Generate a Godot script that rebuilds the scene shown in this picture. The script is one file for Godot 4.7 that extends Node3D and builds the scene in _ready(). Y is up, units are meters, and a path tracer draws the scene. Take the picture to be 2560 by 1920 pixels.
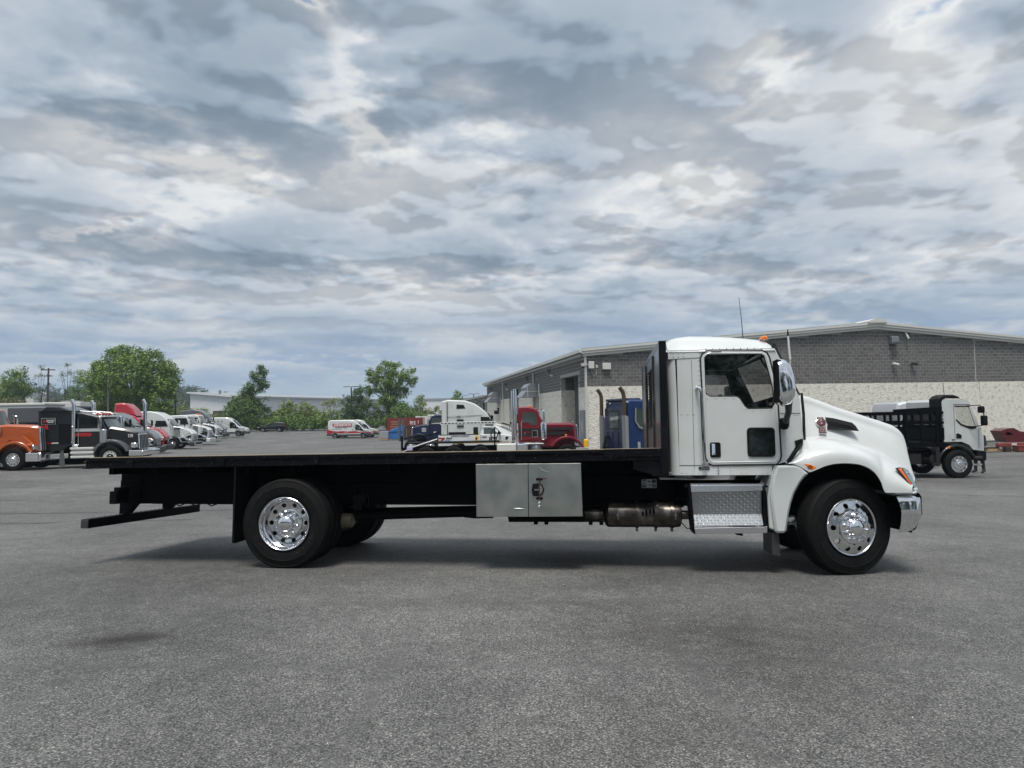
extends Node3D


func _ready() -> void:
	# camera, sky, sun, exposure
	var cam := Camera3D.new()
	cam.name = "camera"
	cam.fov = 56.8
	cam.near = 0.1
	cam.far = 3000.0
	add_child(cam)
	cam.transform = Transform3D(Basis(Vector3(0.99982, -0.018981, -0.000823), Vector3(0.018999, 0.99888, 0.043332), Vector3(0, -0.04334, 0.99906)), Vector3(0, 1.3, 0))
	cam.current = true
	var env := Environment.new()
	env.background_mode = Environment.BG_SKY
	env.tonemap_mode = Environment.TONE_MAPPER_LINEAR
	env.tonemap_exposure = 2.3
	env.sdfgi_enabled = true
	env.ssao_enabled = true
	env.ssil_enabled = true
	env.fog_enabled = true
	env.fog_density = 0.0003
	env.fog_light_color = Color(0.74, 0.80, 0.86)
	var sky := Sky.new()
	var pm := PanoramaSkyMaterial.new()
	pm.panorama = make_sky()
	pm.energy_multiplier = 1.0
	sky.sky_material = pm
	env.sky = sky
	var we := WorldEnvironment.new()
	we.name = "world_environment"
	we.environment = env
	add_child(we)
	var sun := DirectionalLight3D.new()
	sun.name = "sun"
	sun.light_color = Color(1.0, 0.98, 0.95)
	sun.light_energy = 0.5
	sun.light_angular_distance = 20.0
	sun.shadow_enabled = true
	add_child(sun)
	sun.look_at_from_position(Vector3.ZERO, -Vector3(-0.05, 1.0, 0.34), Vector3.FORWARD)
	materials()
	ground()
	warehouse()
	far_buildings()
	lamp_posts()
	main_truck()
	left_row()
	centre_trucks()
	vans_and_cars()
	right_side()
	clutter()
	trees()
	behind_camera()


# ---------------------------------------------------------------- sky
var sky_broad: FastNoiseLite
var sky_fine: FastNoiseLite
var sky_warp: FastNoiseLite
var sky_puff: FastNoiseLite
var sky_streak: FastNoiseLite
# clouds that can be told apart: azimuth, elevation, half width, half height (degrees), thicker (+) or thinner (-)
var sky_clouds := [-22.0, 25.0, 8.0, 4.5, 0.32, -12.5, 24.0, 2.6, 5.0, -0.62, -9.0, 20.0, 4.0, 2.5, -0.30, -25.0, 16.0, 4.0, 2.6, -0.60, -32.0, 19.5, 4.0, 3.0, -0.34, -30.0, 11.5, 6.0, 2.2, 0.30, -18.0, 13.0, 6.0, 1.8, 0.28, -30.5, 13.8, 1.8, 1.0, -0.55,
	4.0, 25.5, 8.0, 4.5, 0.28, 3.0, 17.0, 5.0, 3.4, 0.30, 21.5, 24.0, 4.4, 2.8, -0.62, 10.5, 15.2, 5.0, 1.7, -0.55, 16.0, 16.5, 4.0, 1.6, -0.40, 22.0, 16.0, 6.0, 1.6, 0.16, 27.0, 18.0, 5.0, 4.0, -0.16, 30.0, 25.0, 3.5, 4.5, -0.42,
	-14.0, 30.8, 2.4, 1.1, -0.77, 33.0, 27.5, 2.6, 1.6, -0.77, -3.0, 19.5, 4.0, 2.4, -0.30, 14.0, 12.5, 9.0, 1.2, 0.20, -6.0, 9.5, 12.0, 1.3, -0.22, 25.0, 9.0, 8.0, 0.8, -0.20, 26.0, 6.5, 9.0, 1.4, 0.35, -12.0, 5.0, 10.0, 1.2, 0.25]


func sky_color(az: float, el: float) -> Color:
	var y := sin(el)
	var k := cos(el) / (y + 0.11)
	var px := sin(az) * k
	var pz := cos(az) * k
	var wx := sky_warp.get_noise_2d(px, pz)
	var wz := sky_warp.get_noise_2d(px + 40.0, pz + 17.0)
	var n := sky_broad.get_noise_2d(px + wx * 0.07, pz + wz * 0.07)
	var n2 := sky_broad.get_noise_2d(px + wx * 0.07 + 0.03, pz + wz * 0.07 - 0.07)
	var f := sky_fine.get_noise_2d(px + wx * 0.05, pz + wz * 0.05)
	var puff := 0.42 - sky_puff.get_noise_2d(px + wx * 0.05 + f * 0.03, pz + wz * 0.05)
	var d := 0.60 + n * 0.42 + f * 0.17 + (puff - 0.30) * 0.16
	var eld := rad_to_deg(el)
	var azd := rad_to_deg(az)
	if eld < 36.0 and absf(azd) < 46.0:
		var wa := azd + wx * 1.5 + f * 5.5 + n * 2.0 + (puff - 0.3) * 2.0
		var we := eld + wz * 1.0 + f * 3.4 + n * 1.2 + (puff - 0.3) * 1.6
		for i in range(0, sky_clouds.size(), 5):
			var a: float = (wa - sky_clouds[i]) / sky_clouds[i + 2]
			var b: float = (we - sky_clouds[i + 1]) / sky_clouds[i + 3]
			var q := a * a + b * b
			if q < 5.0:
				var more: float = sky_clouds[i + 4] * exp(-q)
				d = d + more if more > 0.0 or sky_clouds[i + 4] < -0.75 else maxf(d + more, minf(d, 0.20 + 0.45 * maxf(f, 0.0) + 0.12 * puff))
	# low down the layers are seen edge on: long soft streaks
	var low := smoothstep(11.0, 4.0, eld)
	var st := sky_streak.get_noise_2d(azd * 0.14 + 3.0, eld * 1.15 + f * 0.9 + n * 0.7)
	d = lerpf(d, 0.60 + st * 0.34 + f * 0.10 + n * 0.1, low * 0.9)
	var lit := clampf((n - n2) * 2.0, -0.10, 0.16) * (1.0 - low)
	var tones := [Color(0.52, 0.62, 0.79), Color(0.90, 0.915, 0.925), Color(0.93, 0.935, 0.935), Color(0.845, 0.865, 0.885), Color(0.765, 0.80, 0.84), Color(0.675, 0.73, 0.785), Color(0.60, 0.665, 0.73), Color(0.545, 0.615, 0.685)]
	var at := [-0.25, 0.08, 0.18, 0.32, 0.48, 0.66, 0.88, 1.15]
	var c: Color = tones[0] if d < at[0] else tones[7]
	for i in 7:
		if d >= at[i] and d < at[i + 1]:
			c = tones[i].lerp(tones[i + 1], (d - at[i]) / (at[i + 1] - at[i]))
	if low > 0.0:
		var band := Color(0.60, 0.685, 0.785).lerp(Color(0.80, 0.825, 0.85), smoothstep(0.80, 0.36, d))
		band = band.lerp(Color(0.665, 0.74, 0.80), smoothstep(4.5, 0.5, eld) * 0.8)
		c = c.lerp(band, low)
	c = c.lightened(lit) if lit > 0.0 else c.darkened(-lit)
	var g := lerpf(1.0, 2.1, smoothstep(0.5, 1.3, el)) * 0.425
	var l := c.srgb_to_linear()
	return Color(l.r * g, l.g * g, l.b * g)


func sky_part(w: int, x0: int, y0: int, cols: int, rows: int) -> Image:
	var im := Image.create_empty(cols, rows, false, Image.FORMAT_RGBAF)
	for j in rows:
		var el := PI / 2 - (y0 + j + 0.5) / w * TAU
		for i in cols:
			im.set_pixel(i, j, sky_color(wrapf((x0 + i + 0.5) / w * TAU, -PI, PI), el))
	return im


func make_sky() -> ImageTexture:
	sky_broad = noise(0.75, 6, 11)
	sky_fine = noise(3.4, 6, 23)
	sky_warp = noise(0.9, 3, 5)
	sky_puff = noise(1.7, 5, 57)
	sky_puff.fractal_type = FastNoiseLite.FRACTAL_RIDGED
	sky_fine.fractal_gain = 0.58
	sky_streak = noise(0.42, 5, 31)
	var w := 4096
	var all := Image.create_empty(512, 256, false, Image.FORMAT_RGBAF)
	all.fill(Color(0.10, 0.10, 0.10))
	all.blit_rect(sky_part(512, 0, 0, 512, 129), Rect2i(0, 0, 512, 129), Vector2i.ZERO)
	all.resize(w, w / 2, Image.INTERPOLATE_CUBIC)
	var y0 := w / 4 - 400
	all.blit_rect(sky_part(w, 0, y0, 480, 404), Rect2i(0, 0, 480, 404), Vector2i(0, y0))
	all.blit_rect(sky_part(w, -480, y0, 480, 404), Rect2i(0, 0, 480, 404), Vector2i(w - 480, y0))
	return ImageTexture.create_from_image(all)


# ---------------------------------------------------------------- materials
func materials() -> void:
	var white := mat("white_paint", lin(0.60, 0.62, 0.615), 0.26, 0.0, 0.7)
	white.albedo_texture = noise_tex(noise(0.006, 6, 61), 512, ramp([0.0, 0.35, 0.6, 1.0], [Color(0.955, 0.95, 0.94), Color(0.975, 0.973, 0.968), Color(0.99, 0.99, 0.988), Color.WHITE]))
	triplanar(white, 0.45, false)
	white.metallic_specular = 0.5
	mat("black_paint", lin(0.0035, 0.004, 0.006), 0.35, 0.0, 0.25).metallic_specular = 0.3
	mat("black_steel", lin(0.003, 0.0035, 0.005), 0.6).metallic_specular = 0.2
	mat("black_plastic", lin(0.006, 0.006, 0.007), 0.55).metallic_specular = 0.3
	mat("grey_plastic", lin(0.035, 0.035, 0.037), 0.55)
	mat("seal", lin(0.01, 0.01, 0.01), 0.7)
	mat("chrome", Color(0.93, 0.93, 0.94), 0.05, 1.0)
	mat("polished", Color(0.86, 0.86, 0.87), 0.17, 1.0)
	mat("dull_metal", Color(0.62, 0.62, 0.62), 0.42, 0.9)
	mat("silver", Color(0.78, 0.78, 0.79), 0.3, 0.9)
	mat("amber", Color(0.95, 0.48, 0.06), 0.15, 0.0, 0.6)
	mat("amber_dark", Color(0.55, 0.30, 0.05), 0.2)
	mat("amber_clear", Color(0.85, 0.42, 0.2), 0.12, 0.0, 0.6)
	mat("red_lens", Color(0.62, 0.04, 0.06), 0.12, 0.0, 0.6)
	mat("clear_lens", Color(0.74, 0.78, 0.8), 0.08, 0.2, 0.8)
	mat("maroon", Color(0.33, 0.05, 0.08), 0.3, 0.0, 0.5)
	mat("letter_grey", lin(0.022, 0.022, 0.023), 0.7)
	mat("letter_white", lin(0.75, 0.75, 0.75), 0.5)
	mat("letter_black", lin(0.012, 0.012, 0.012), 0.5)
	mat("trim_grey", lin(0.60, 0.60, 0.56), 0.45)
	mat("trim_dim", lin(0.40, 0.40, 0.38), 0.5)
	mat("canopy_metal", lin(0.22, 0.235, 0.26), 0.4, 0.3)
	mat("door_grey", lin(0.115, 0.115, 0.11), 0.5)
	mat("yellow", Color(0.93, 0.72, 0.05), 0.4)
	mat("wood", Color(0.66, 0.55, 0.40), 0.8)
	mat("dark_fabric", lin(0.016, 0.018, 0.026), 0.9)
	mat("seat_grey", lin(0.07, 0.074, 0.078), 0.85)
	mat("interior", lin(0.006, 0.0065, 0.007), 0.9).metallic_specular = 0.2
	glass("glass", Color(0.02, 0.07, 0.05, 0.22))
	glass("glass_pale", Color(0.3, 0.5, 0.4, 0.10))
	glass("glass_clear", Color(0.55, 0.62, 0.6, 0.25))
	mat("glass_dark", lin(0.006, 0.008, 0.008), 0.04, 0.0, 0.3)
	mat("glass_mid", lin(0.05, 0.066, 0.063), 0.05, 0.0, 0.4)
	mat("lens_glass", Color(0.6, 0.66, 0.68), 0.05, 0.6)
	for e in [["orange", 0.40, 0.085, 0.02], ["red", 0.36, 0.012, 0.022], ["deep_red", 0.17, 0.006, 0.014], ["navy", 0.004, 0.015, 0.055], ["blue", 0.006, 0.026, 0.10], ["charcoal", 0.008, 0.0085, 0.010], ["mid_grey", 0.10, 0.105, 0.115],
		["purple", 0.03, 0.008, 0.035], ["dumpster_blue", 0.03, 0.16, 0.44], ["brick_red", 0.20, 0.035, 0.03], ["brown", 0.05, 0.028, 0.022], ["off_white", 0.62, 0.62, 0.58], ["light_grey", 0.42, 0.43, 0.43], ["dull_white", 0.55, 0.57, 0.60]]:
		mat(e[0], lin(e[1], e[2], e[3]), 0.3, 0.0, 0.5)
	# rubber: slightly mottled
	var rub := mat("rubber", Color.WHITE, 0.72)
	rub.albedo_texture = noise_tex(noise(0.03, 4, 3), 256, ramp([0.0, 0.5, 1.0], [lin(0.004, 0.004, 0.0045), lin(0.006, 0.006, 0.0063), lin(0.011, 0.0108, 0.0105)]))
	rub.metallic_specular = 0.3
	triplanar(rub, 1.6, false)
	# galvanised door sheet
	var gal := mat("galvanised", Color.WHITE, 0.30, 0.92)
	gal.albedo_texture = noise_tex(noise(0.006, 3, 71), 512, ramp([0.0, 0.4, 0.55, 1.0], [Color(0.60, 0.63, 0.62), Color(0.655, 0.67, 0.655), Color(0.68, 0.68, 0.665), Color(0.72, 0.72, 0.70)]))
	gal.roughness_texture = noise_tex(noise(0.02, 4, 72), 256, ramp([0.0, 1.0], [Color(0.72, 0.72, 0.72), Color.WHITE]))
	gal.roughness = 0.40
	gal.heightmap_enabled = true
	gal.heightmap_scale = 1.2
	gal.heightmap_texture = noise_tex(noise(0.006, 2, 73), 256)
	triplanar(gal, 0.9, false)
	# scorched steel of the exhaust can
	var hot := mat("scorched", Color.WHITE, 0.32, 0.95)
	hot.albedo_texture = noise_tex(noise(0.010, 3, 81), 256, ramp([0.0, 0.45, 0.6, 1.0], [Color(0.27, 0.25, 0.23), Color(0.36, 0.335, 0.315), Color(0.43, 0.41, 0.385), Color(0.58, 0.565, 0.54)]))
	triplanar(hot, 2.0, false)
	mat("tread_plate", Color(0.68, 0.69, 0.70), 0.40, 1.0)
	mat("tread_bright", Color(0.93, 0.93, 0.94), 0.25, 1.0)
	# headboard paint: glossy, scuffed
	var hb := mat("scuffed_black", Color.WHITE, 0.3, 0.0, 0.35)
	var sc := noise(0.02, 4, 91)
	hb.albedo_texture = noise_tex(sc, 512, ramp([0.0, 0.55, 0.72, 0.85, 1.0], [lin(0.011, 0.011, 0.012), lin(0.018, 0.017, 0.018), lin(0.05, 0.044, 0.042), lin(0.12, 0.11, 0.10), lin(0.2, 0.19, 0.18)]))
	hb.uv1_triplanar = true
	hb.uv1_scale = Vector3(0.9, 0.35, 2.4)
	var sb := mat("scuffed_rail", Color.WHITE, 0.42)
	sb.albedo_texture = noise_tex(noise(0.05, 5, 92), 512, ramp([0.0, 0.66, 0.74, 0.86, 1.0], [lin(0.003, 0.0035, 0.0055), lin(0.0045, 0.005, 0.007), lin(0.010, 0.010, 0.012), lin(0.04, 0.039, 0.037), lin(0.12, 0.12, 0.11)]))
	sb.metallic_specular = 0.25
	triplanar(sb, 0.8, false)
	var dk := mat("deck_wood", Color.WHITE, 0.85)
	dk.albedo_texture = noise_tex(noise(0.02, 4, 95), 256, ramp([0.0, 1.0], [Color(0.50, 0.44, 0.36), Color(0.72, 0.66, 0.55)]))
	dk.uv1_triplanar = true
	dk.uv1_scale = Vector3(0.3, 3.0, 3.0)
	# masonry
	var bl := mat("block_grey", Color.WHITE, 0.9)
	bl.albedo_texture = noise_tex(noise(0.02, 5, 101), 512, ramp([0.0, 0.5, 1.0], [lin(0.105, 0.102, 0.098), lin(0.140, 0.136, 0.131), lin(0.185, 0.180, 0.172)]))
	triplanar(bl, 0.4)
	bl.heightmap_enabled = true
	bl.heightmap_scale = 1.5
	bl.heightmap_texture = noise_tex(noise(0.08, 4, 102), 256)
	for k in 2:
		var v := bl.duplicate() as StandardMaterial3D
		v.resource_name = "block_grey_%s" % ["dark", "light"][k]
		v.albedo_color = Color(0.93, 0.93, 0.92) if k == 0 else Color(1.05, 1.045, 1.04)
		M[v.resource_name] = v
	mat("mortar", lin(0.36, 0.355, 0.34), 0.9)
	var wb := mat("block_white", Color.WHITE, 0.85)
	wb.albedo_texture = noise_tex(noise(0.018, 5, 111), 512, ramp([0.0, 0.26, 0.36, 0.6, 1.0], [lin(0.36, 0.33, 0.28), lin(0.62, 0.585, 0.50), lin(0.71, 0.675, 0.585), lin(0.76, 0.73, 0.645), lin(0.82, 0.80, 0.73)]))
	wb.heightmap_enabled = true
	wb.heightmap_scale = 3.0
	wb.heightmap_texture = noise_tex(noise(0.05, 4, 112), 512)
	triplanar(wb, 0.30)
	mat("white_cladding", lin(0.66, 0.68, 0.70), 0.5)
	mat("roof_sheet", lin(0.30, 0.315, 0.33), 0.5, 0.2)
	# asphalt
	var cell := noise(0.26, 1, 121, FastNoiseLite.TYPE_CELLULAR)
	cell.cellular_return_type = FastNoiseLite.RETURN_CELL_VALUE
	var asp := mat("asphalt", Color.WHITE, 0.72)
	asp.metallic_specular = 0.5
	asp.albedo_texture = noise_tex(cell, 1024, ramp([0.0, 0.25, 0.6, 0.85, 0.96, 1.0], [lin(0.028, 0.028, 0.028), lin(0.090, 0.0895, 0.087), lin(0.155, 0.1535, 0.148), lin(0.255, 0.252, 0.242), lin(0.38, 0.375, 0.36), lin(0.54, 0.53, 0.505)]))
	asp.heightmap_enabled = true
	asp.heightmap_scale = 0.4
	var cell2 := noise(0.26, 1, 121, FastNoiseLite.TYPE_CELLULAR)
	cell2.cellular_return_type = FastNoiseLite.RETURN_DISTANCE
	asp.heightmap_texture = noise_tex(cell2, 1024)
	asp.uv1_triplanar = true
	asp.uv1_world_triplanar = true
	asp.uv1_scale = Vector3.ONE * 0.55
	asp.detail_enabled = true
	asp.detail_blend_mode = BaseMaterial3D.BLEND_MODE_MUL
	asp.detail_uv_layer = BaseMaterial3D.DETAIL_UV_2
	asp.detail_albedo = stain_map()


func stain_map() -> ImageTexture:
	# wear of the tarmac over 64 by 64 metres: mottling, old repairs, an oil stain
	var n := 1024
	var a := noise(0.012, 5, 131).get_seamless_image(n, n)
	var b := noise(0.09, 3, 132).get_seamless_image(n, n)
	var r := RandomNumberGenerator.new()
	r.seed = 3
	var im := Image.create_empty(n, n, false, Image.FORMAT_RGB8)
	for j in n:
		for i in n:
			var v := 0.62 + 0.30 * a.get_pixel(i, j).r + 0.12 * b.get_pixel(i, j).r + r.randf_range(-0.06, 0.06)
			im.set_pixel(i, j, Color(v, v * 0.998, v * 0.99))
	# tyre tracks: long faint arcs
	for s in [[-30.0, -26.0, 34.0, 6.0], [-28.0, -31.0, 40.0, 9.0], [6.0, -24.0, 26.0, -4.0], [-10.0, -40.0, 30.0, 5.0], [12.0, -19.0, 18.0, 2.5], [-22.0, -18.0, 17.0, 3.0], [4.0, -33.0, 24.0, -5.0]]:
		for e in [0.0, 2.0]:
			for q in 900:
				var u := q / 900.0
				var wx: float = s[0] + s[2] * u
				var wz: float = s[1] + e + s[3] * sin(u * 2.6)
				for o in 4:
					var i := posmod(int((wx + 32.0) * 16.0), n)
					var j := posmod(int((wz + 50.0) * 16.0) + o, n)
					if a.get_pixel(posmod(i * 3, n), j).r > 0.38:
						var c := im.get_pixel(i, j)
						im.set_pixel(i, j, c.darkened(0.09))
	for s in [[-2.80, -5.02, 0.20, 0.17, 0.42], [-2.62, -5.08, 0.16, 0.10, 0.25], [-2.98, -4.92, 0.13, 0.07, 0.22], [1.25, -5.2, 1.1, 0.55, 0.20], [1.6, -4.2, 0.45, 0.8, 0.12], [0.5, -3.3, 0.5, 0.6, 0.10], [-0.4, -6.3, 0.5, 0.25, 0.12], [0.9, -6.1, 0.7, 0.3, 0.10]]:
		var cx := int((s[0] + 32.0) * 16.0)
		var cz := int((s[1] + 50.0) * 16.0)
		for j in range(cz - 50, cz + 50):
			for i in range(cx - 60, cx + 60):
				var q: float = pow((i - cx) / 16.0 / s[2], 2) + pow((j - cz) / 16.0 / s[3], 2)
				if q < 4.0:
					var c := im.get_pixel(posmod(i, n), posmod(j, n))
					var k: float = s[4] * exp(-q * 0.9) * (0.25 + 1.5 * b.get_pixel(posmod(i * 2, n), posmod(j * 2, n)).r)
					im.set_pixel(posmod(i, n), posmod(j, n), Color(c.r * (1.0 - k * 0.93), c.g * (1.0 - k), c.b * (1.0 - k * 1.05)))
	return ImageTexture.create_from_image(im)
class B:
	# collects triangles (counter-clockwise seen from outside) and turns them into one mesh with creased normals
	var p := PackedVector3Array()
	var uv := PackedVector2Array()
	var use_uv := false
	var t := Transform3D.IDENTITY
	func tri(a: Vector3, b: Vector3, c: Vector3) -> void:
		p.append(t * a)
		p.append(t * b)
		p.append(t * c)
	func quad(a: Vector3, b: Vector3, c: Vector3, d: Vector3) -> void:
		tri(a, b, c)
		tri(a, c, d)
	func box(c: Vector3, s: Vector3, bev := 0.0) -> B:
		var h := s / 2
		if bev <= 0.0:
			prism(PackedVector2Array([Vector2(c.x - h.x, c.y - h.y), Vector2(c.x + h.x, c.y - h.y), Vector2(c.x + h.x, c.y + h.y), Vector2(c.x - h.x, c.y + h.y)]), c.z - h.z, c.z + h.z)
		else:
			prism(rrect(c.x - h.x, c.y - h.y, c.x + h.x, c.y + h.y, bev, 2), c.z - h.z, c.z + h.z, bev * 0.7)
		return self
	static func rrect(x0: float, y0: float, x1: float, y1: float, r: float, n := 4) -> PackedVector2Array:
		var o := PackedVector2Array()
		var cs := [Vector2(x1 - r, y0 + r), Vector2(x1 - r, y1 - r), Vector2(x0 + r, y1 - r), Vector2(x0 + r, y0 + r)]
		for k in 4:
			for i in n + 1:
				var a := -PI / 2 + k * PI / 2 + i * PI / 2 / n
				o.append(cs[k] + Vector2(cos(a), sin(a)) * r)
		return o
	static func ccw(q: PackedVector2Array) -> PackedVector2Array:
		var s := 0.0
		for i in q.size():
			s += q[i].cross(q[(i + 1) % q.size()])
		if s < 0:
			var r := q.duplicate()
			r.reverse()
			return r
		return q
	static func inset(q: PackedVector2Array, d: float) -> PackedVector2Array:
		var o := PackedVector2Array()
		var n := q.size()
		for i in n:
			var e0 := (q[i] - q[(i + n - 1) % n]).normalized()
			var e1 := (q[(i + 1) % n] - q[i]).normalized()
			var n0 := Vector2(-e0.y, e0.x)
			var n1 := Vector2(-e1.y, e1.x)
			var m := n0 + n1
			var l := maxf(m.length_squared(), 0.6)
			o.append(q[i] + m * (2.0 * d / l))
		return o
	func prism(poly: PackedVector2Array, z0: float, z1: float, bev := 0.0) -> B:
		var q := ccw(poly)
		var n := q.size()
		var idx := Geometry2D.triangulate_polygon(q)
		var c := inset(q, bev) if bev > 0.0 else q
		var za := z0 + bev
		var zb := z1 - bev
		for i in range(0, idx.size(), 3):
			var a := c[idx[i]]
			var b := c[idx[i + 1]]
			var d := c[idx[i + 2]]
			if (b - a).cross(d - a) < 0:
				var s := b
				b = d
				d = s
			tri(Vector3(a.x, a.y, z1), Vector3(b.x, b.y, z1), Vector3(d.x, d.y, z1))
			tri(Vector3(a.x, a.y, z0), Vector3(d.x, d.y, z0), Vector3(b.x, b.y, z0))
		for i in n:
			var j := (i + 1) % n
			quad(Vector3(q[i].x, q[i].y, za), Vector3(q[j].x, q[j].y, za), Vector3(q[j].x, q[j].y, zb), Vector3(q[i].x, q[i].y, zb))
			if bev > 0.0:
				quad(Vector3(q[i].x, q[i].y, zb), Vector3(q[j].x, q[j].y, zb), Vector3(c[j].x, c[j].y, z1), Vector3(c[i].x, c[i].y, z1))
				quad(Vector3(c[i].x, c[i].y, z0), Vector3(c[j].x, c[j].y, z0), Vector3(q[j].x, q[j].y, za), Vector3(q[i].x, q[i].y, za))
		return self
	static func ray_hit(q: PackedVector2Array, c: Vector2, a: float) -> Vector2:
		var d := Vector2(cos(a), sin(a))
		var best := INF
		for i in q.size():
			var u := q[i] - c
			var e := q[(i + 1) % q.size()] - q[i]
			var den := d.cross(e)
			if absf(den) < 1e-9:
				continue
			var k := u.cross(e) / den
			var s := u.cross(d) / den
			if k > 0 and s >= -1e-6 and s <= 1.000001:
				best = minf(best, k)
		return c + d * (best if best < INF else 0.0)
	func ring(outer: PackedVector2Array, hole: PackedVector2Array, c: Vector2, z0: float, z1: float, fine := 48) -> B:
		# a plate with an opening; both outlines are star-shaped round c
		var an: Array[float] = []
		for q: PackedVector2Array in [outer, hole]:
			for v in q:
				an.append(fposmod((v - c).angle(), TAU))
		for i in fine:
			an.append(TAU * i / fine)
		an.sort()
		var o := PackedVector2Array()
		var h := PackedVector2Array()
		var last := -1.0
		for a in an:
			if a - last < 0.002:
				continue
			last = a
			o.append(ray_hit(outer, c, a))
			h.append(ray_hit(hole, c, a))
		for i in o.size():
			var j := (i + 1) % o.size()
			var a := o[i]
			var b := o[j]
			var d := h[i]
			var e := h[j]
			quad(Vector3(a.x, a.y, z1), Vector3(b.x, b.y, z1), Vector3(e.x, e.y, z1), Vector3(d.x, d.y, z1))
			quad(Vector3(d.x, d.y, z0), Vector3(e.x, e.y, z0), Vector3(b.x, b.y, z0), Vector3(a.x, a.y, z0))
			quad(Vector3(a.x, a.y, z0), Vector3(b.x, b.y, z0), Vector3(b.x, b.y, z1), Vector3(a.x, a.y, z1))
			quad(Vector3(e.x, e.y, z0), Vector3(d.x, d.y, z0), Vector3(d.x, d.y, z1), Vector3(e.x, e.y, z1))
		return self
	func tube(path: Array, r, n := 8, caps := true) -> B:
		var rows: Array = []
		var up := Vector3.UP
		for i in path.size():
			var a: Vector3 = path[maxi(i - 1, 0)]
			var b: Vector3 = path[mini(i + 1, path.size() - 1)]
			var d := (b - a).normalized()
			if absf(d.dot(up)) > 0.95:
				up = Vector3.RIGHT
			var s := d.cross(up).normalized()
			up = s.cross(d)
			var row := PackedVector3Array()
			var rr: float = r[i] if r is Array else r
			for k in n:
				var g := TAU * k / n
				row.append(path[i] + (s * cos(g) + up * sin(g)) * rr)
			rows.append(row)
		grid(rows, true)
		if caps:
			for e in 2:
				var row: PackedVector3Array = rows[0] if e == 0 else rows[-1]
				for k in range(1, n - 1):
					if e == 0:
						tri(row[0], row[k + 1], row[k])
					else:
						tri(row[0], row[k], row[k + 1])
		return self
	func lathe(prof: Array, n := 32) -> B:
		# profile of (radius, height along z), outside to the right when going up in z
		var rows: Array = []
		for k in n + 1:
			var a := TAU * k / n
			var row := PackedVector3Array()
			for q: Vector2 in prof:
				row.append(Vector3(cos(a) * q.x, sin(a) * q.x, q.y))
			rows.append(row)
		grid(rows, false)
		return self
	func grid(rows: Array, close := false, flip := false) -> B:
		for i in rows.size() - 1:
			var a: PackedVector3Array = rows[i]
			var b: PackedVector3Array = rows[i + 1]
			var m := a.size()
			for k in (m if close else m - 1):
				var l := (k + 1) % m
				if flip:
					quad(a[k], a[l], b[l], b[k])
				else:
					quad(a[k], b[k], b[l], a[l])
		return self
	func warp(f: Callable) -> B:
		for i in p.size():
			p[i] = f.call(p[i])
		return self
	func mesh(crease := 35.0) -> ArrayMesh:
		var n := p.size()
		var fn := PackedVector3Array()
		fn.resize(n / 3)
		for i in range(0, n, 3):
			fn[i / 3] = (p[i + 1] - p[i]).cross(p[i + 2] - p[i])
		var nn := PackedVector3Array()
		nn.resize(n)
		if crease <= 0.0:
			for i in n:
				nn[i] = fn[i / 3].normalized()
		else:
			var at := {}
			for i in n:
				var k := Vector3i((p[i] * 4000.0).round())
				if at.has(k):
					at[k].append(i / 3)
				else:
					at[k] = PackedInt32Array([i / 3])
			var lim := cos(deg_to_rad(crease))
			var un := PackedVector3Array()
			un.resize(n / 3)
			for i in n / 3:
				un[i] = fn[i].normalized()
			for i in n:
				var me := un[i / 3]
				var s := Vector3.ZERO
				for f in at[Vector3i((p[i] * 4000.0).round())]:
					if un[f].dot(me) > lim:
						s += fn[f]
				nn[i] = s.normalized() if s.length_squared() > 0.0 else me
		var order := PackedInt32Array()
		order.resize(n)
		for i in range(0, n, 3):
			order[i] = i
			order[i + 1] = i + 2
			order[i + 2] = i + 1
		var arr := []
		arr.resize(Mesh.ARRAY_MAX)
		arr[Mesh.ARRAY_VERTEX] = p
		arr[Mesh.ARRAY_NORMAL] = nn
		arr[Mesh.ARRAY_INDEX] = order
		if use_uv:
			arr[Mesh.ARRAY_TEX_UV] = uv
		var me := ArrayMesh.new()
		me.add_surface_from_arrays(Mesh.PRIMITIVE_TRIANGLES, arr)
		return me


var taken := {}
var M := {}
var seeded_rng := RandomNumberGenerator.new()


func numbered(called: String, parent: Node) -> String:
	var key := str(parent.get_instance_id()) + called
	var k: int = taken.get(key, 0)
	taken[key] = k + 1
	return called if k == 0 else "%s_%03d" % [called, k]


func tag(o: Node3D, label := "", category := "", group := "", kind := "") -> Node3D:
	if label:
		o.set_meta("label", label)
	if category:
		o.set_meta("category", category)
	if group:
		o.set_meta("group", group)
	if kind:
		o.set_meta("kind", kind)
	return o


func obj(called: String, b, m: Material, parent: Node = self, crease := 35.0) -> MeshInstance3D:
	var o := MeshInstance3D.new()
	o.name = numbered(called, parent)
	if b is B:
		o.mesh = b.mesh(crease)
	else:
		o.mesh = b
	o.material_override = m
	parent.add_child(o, true)
	return o


func base(called: String, parent: Node = self, x := Transform3D.IDENTITY) -> Node3D:
	var o := Node3D.new()
	o.name = numbered(called, parent)
	parent.add_child(o, true)
	o.transform = x
	return o


func copy(o: Node3D, label: String, x: Transform3D) -> Node3D:
	var c: Node3D = o.duplicate()
	c.name = numbered(o.name, self)
	add_child(c, true)
	c.transform = x
	c.set_meta("label", label)
	return c


func pts(a: Array) -> PackedVector2Array:
	var o := PackedVector2Array()
	for i in range(0, a.size(), 2):
		o.append(Vector2(a[i], a[i + 1]))
	return o


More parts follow.
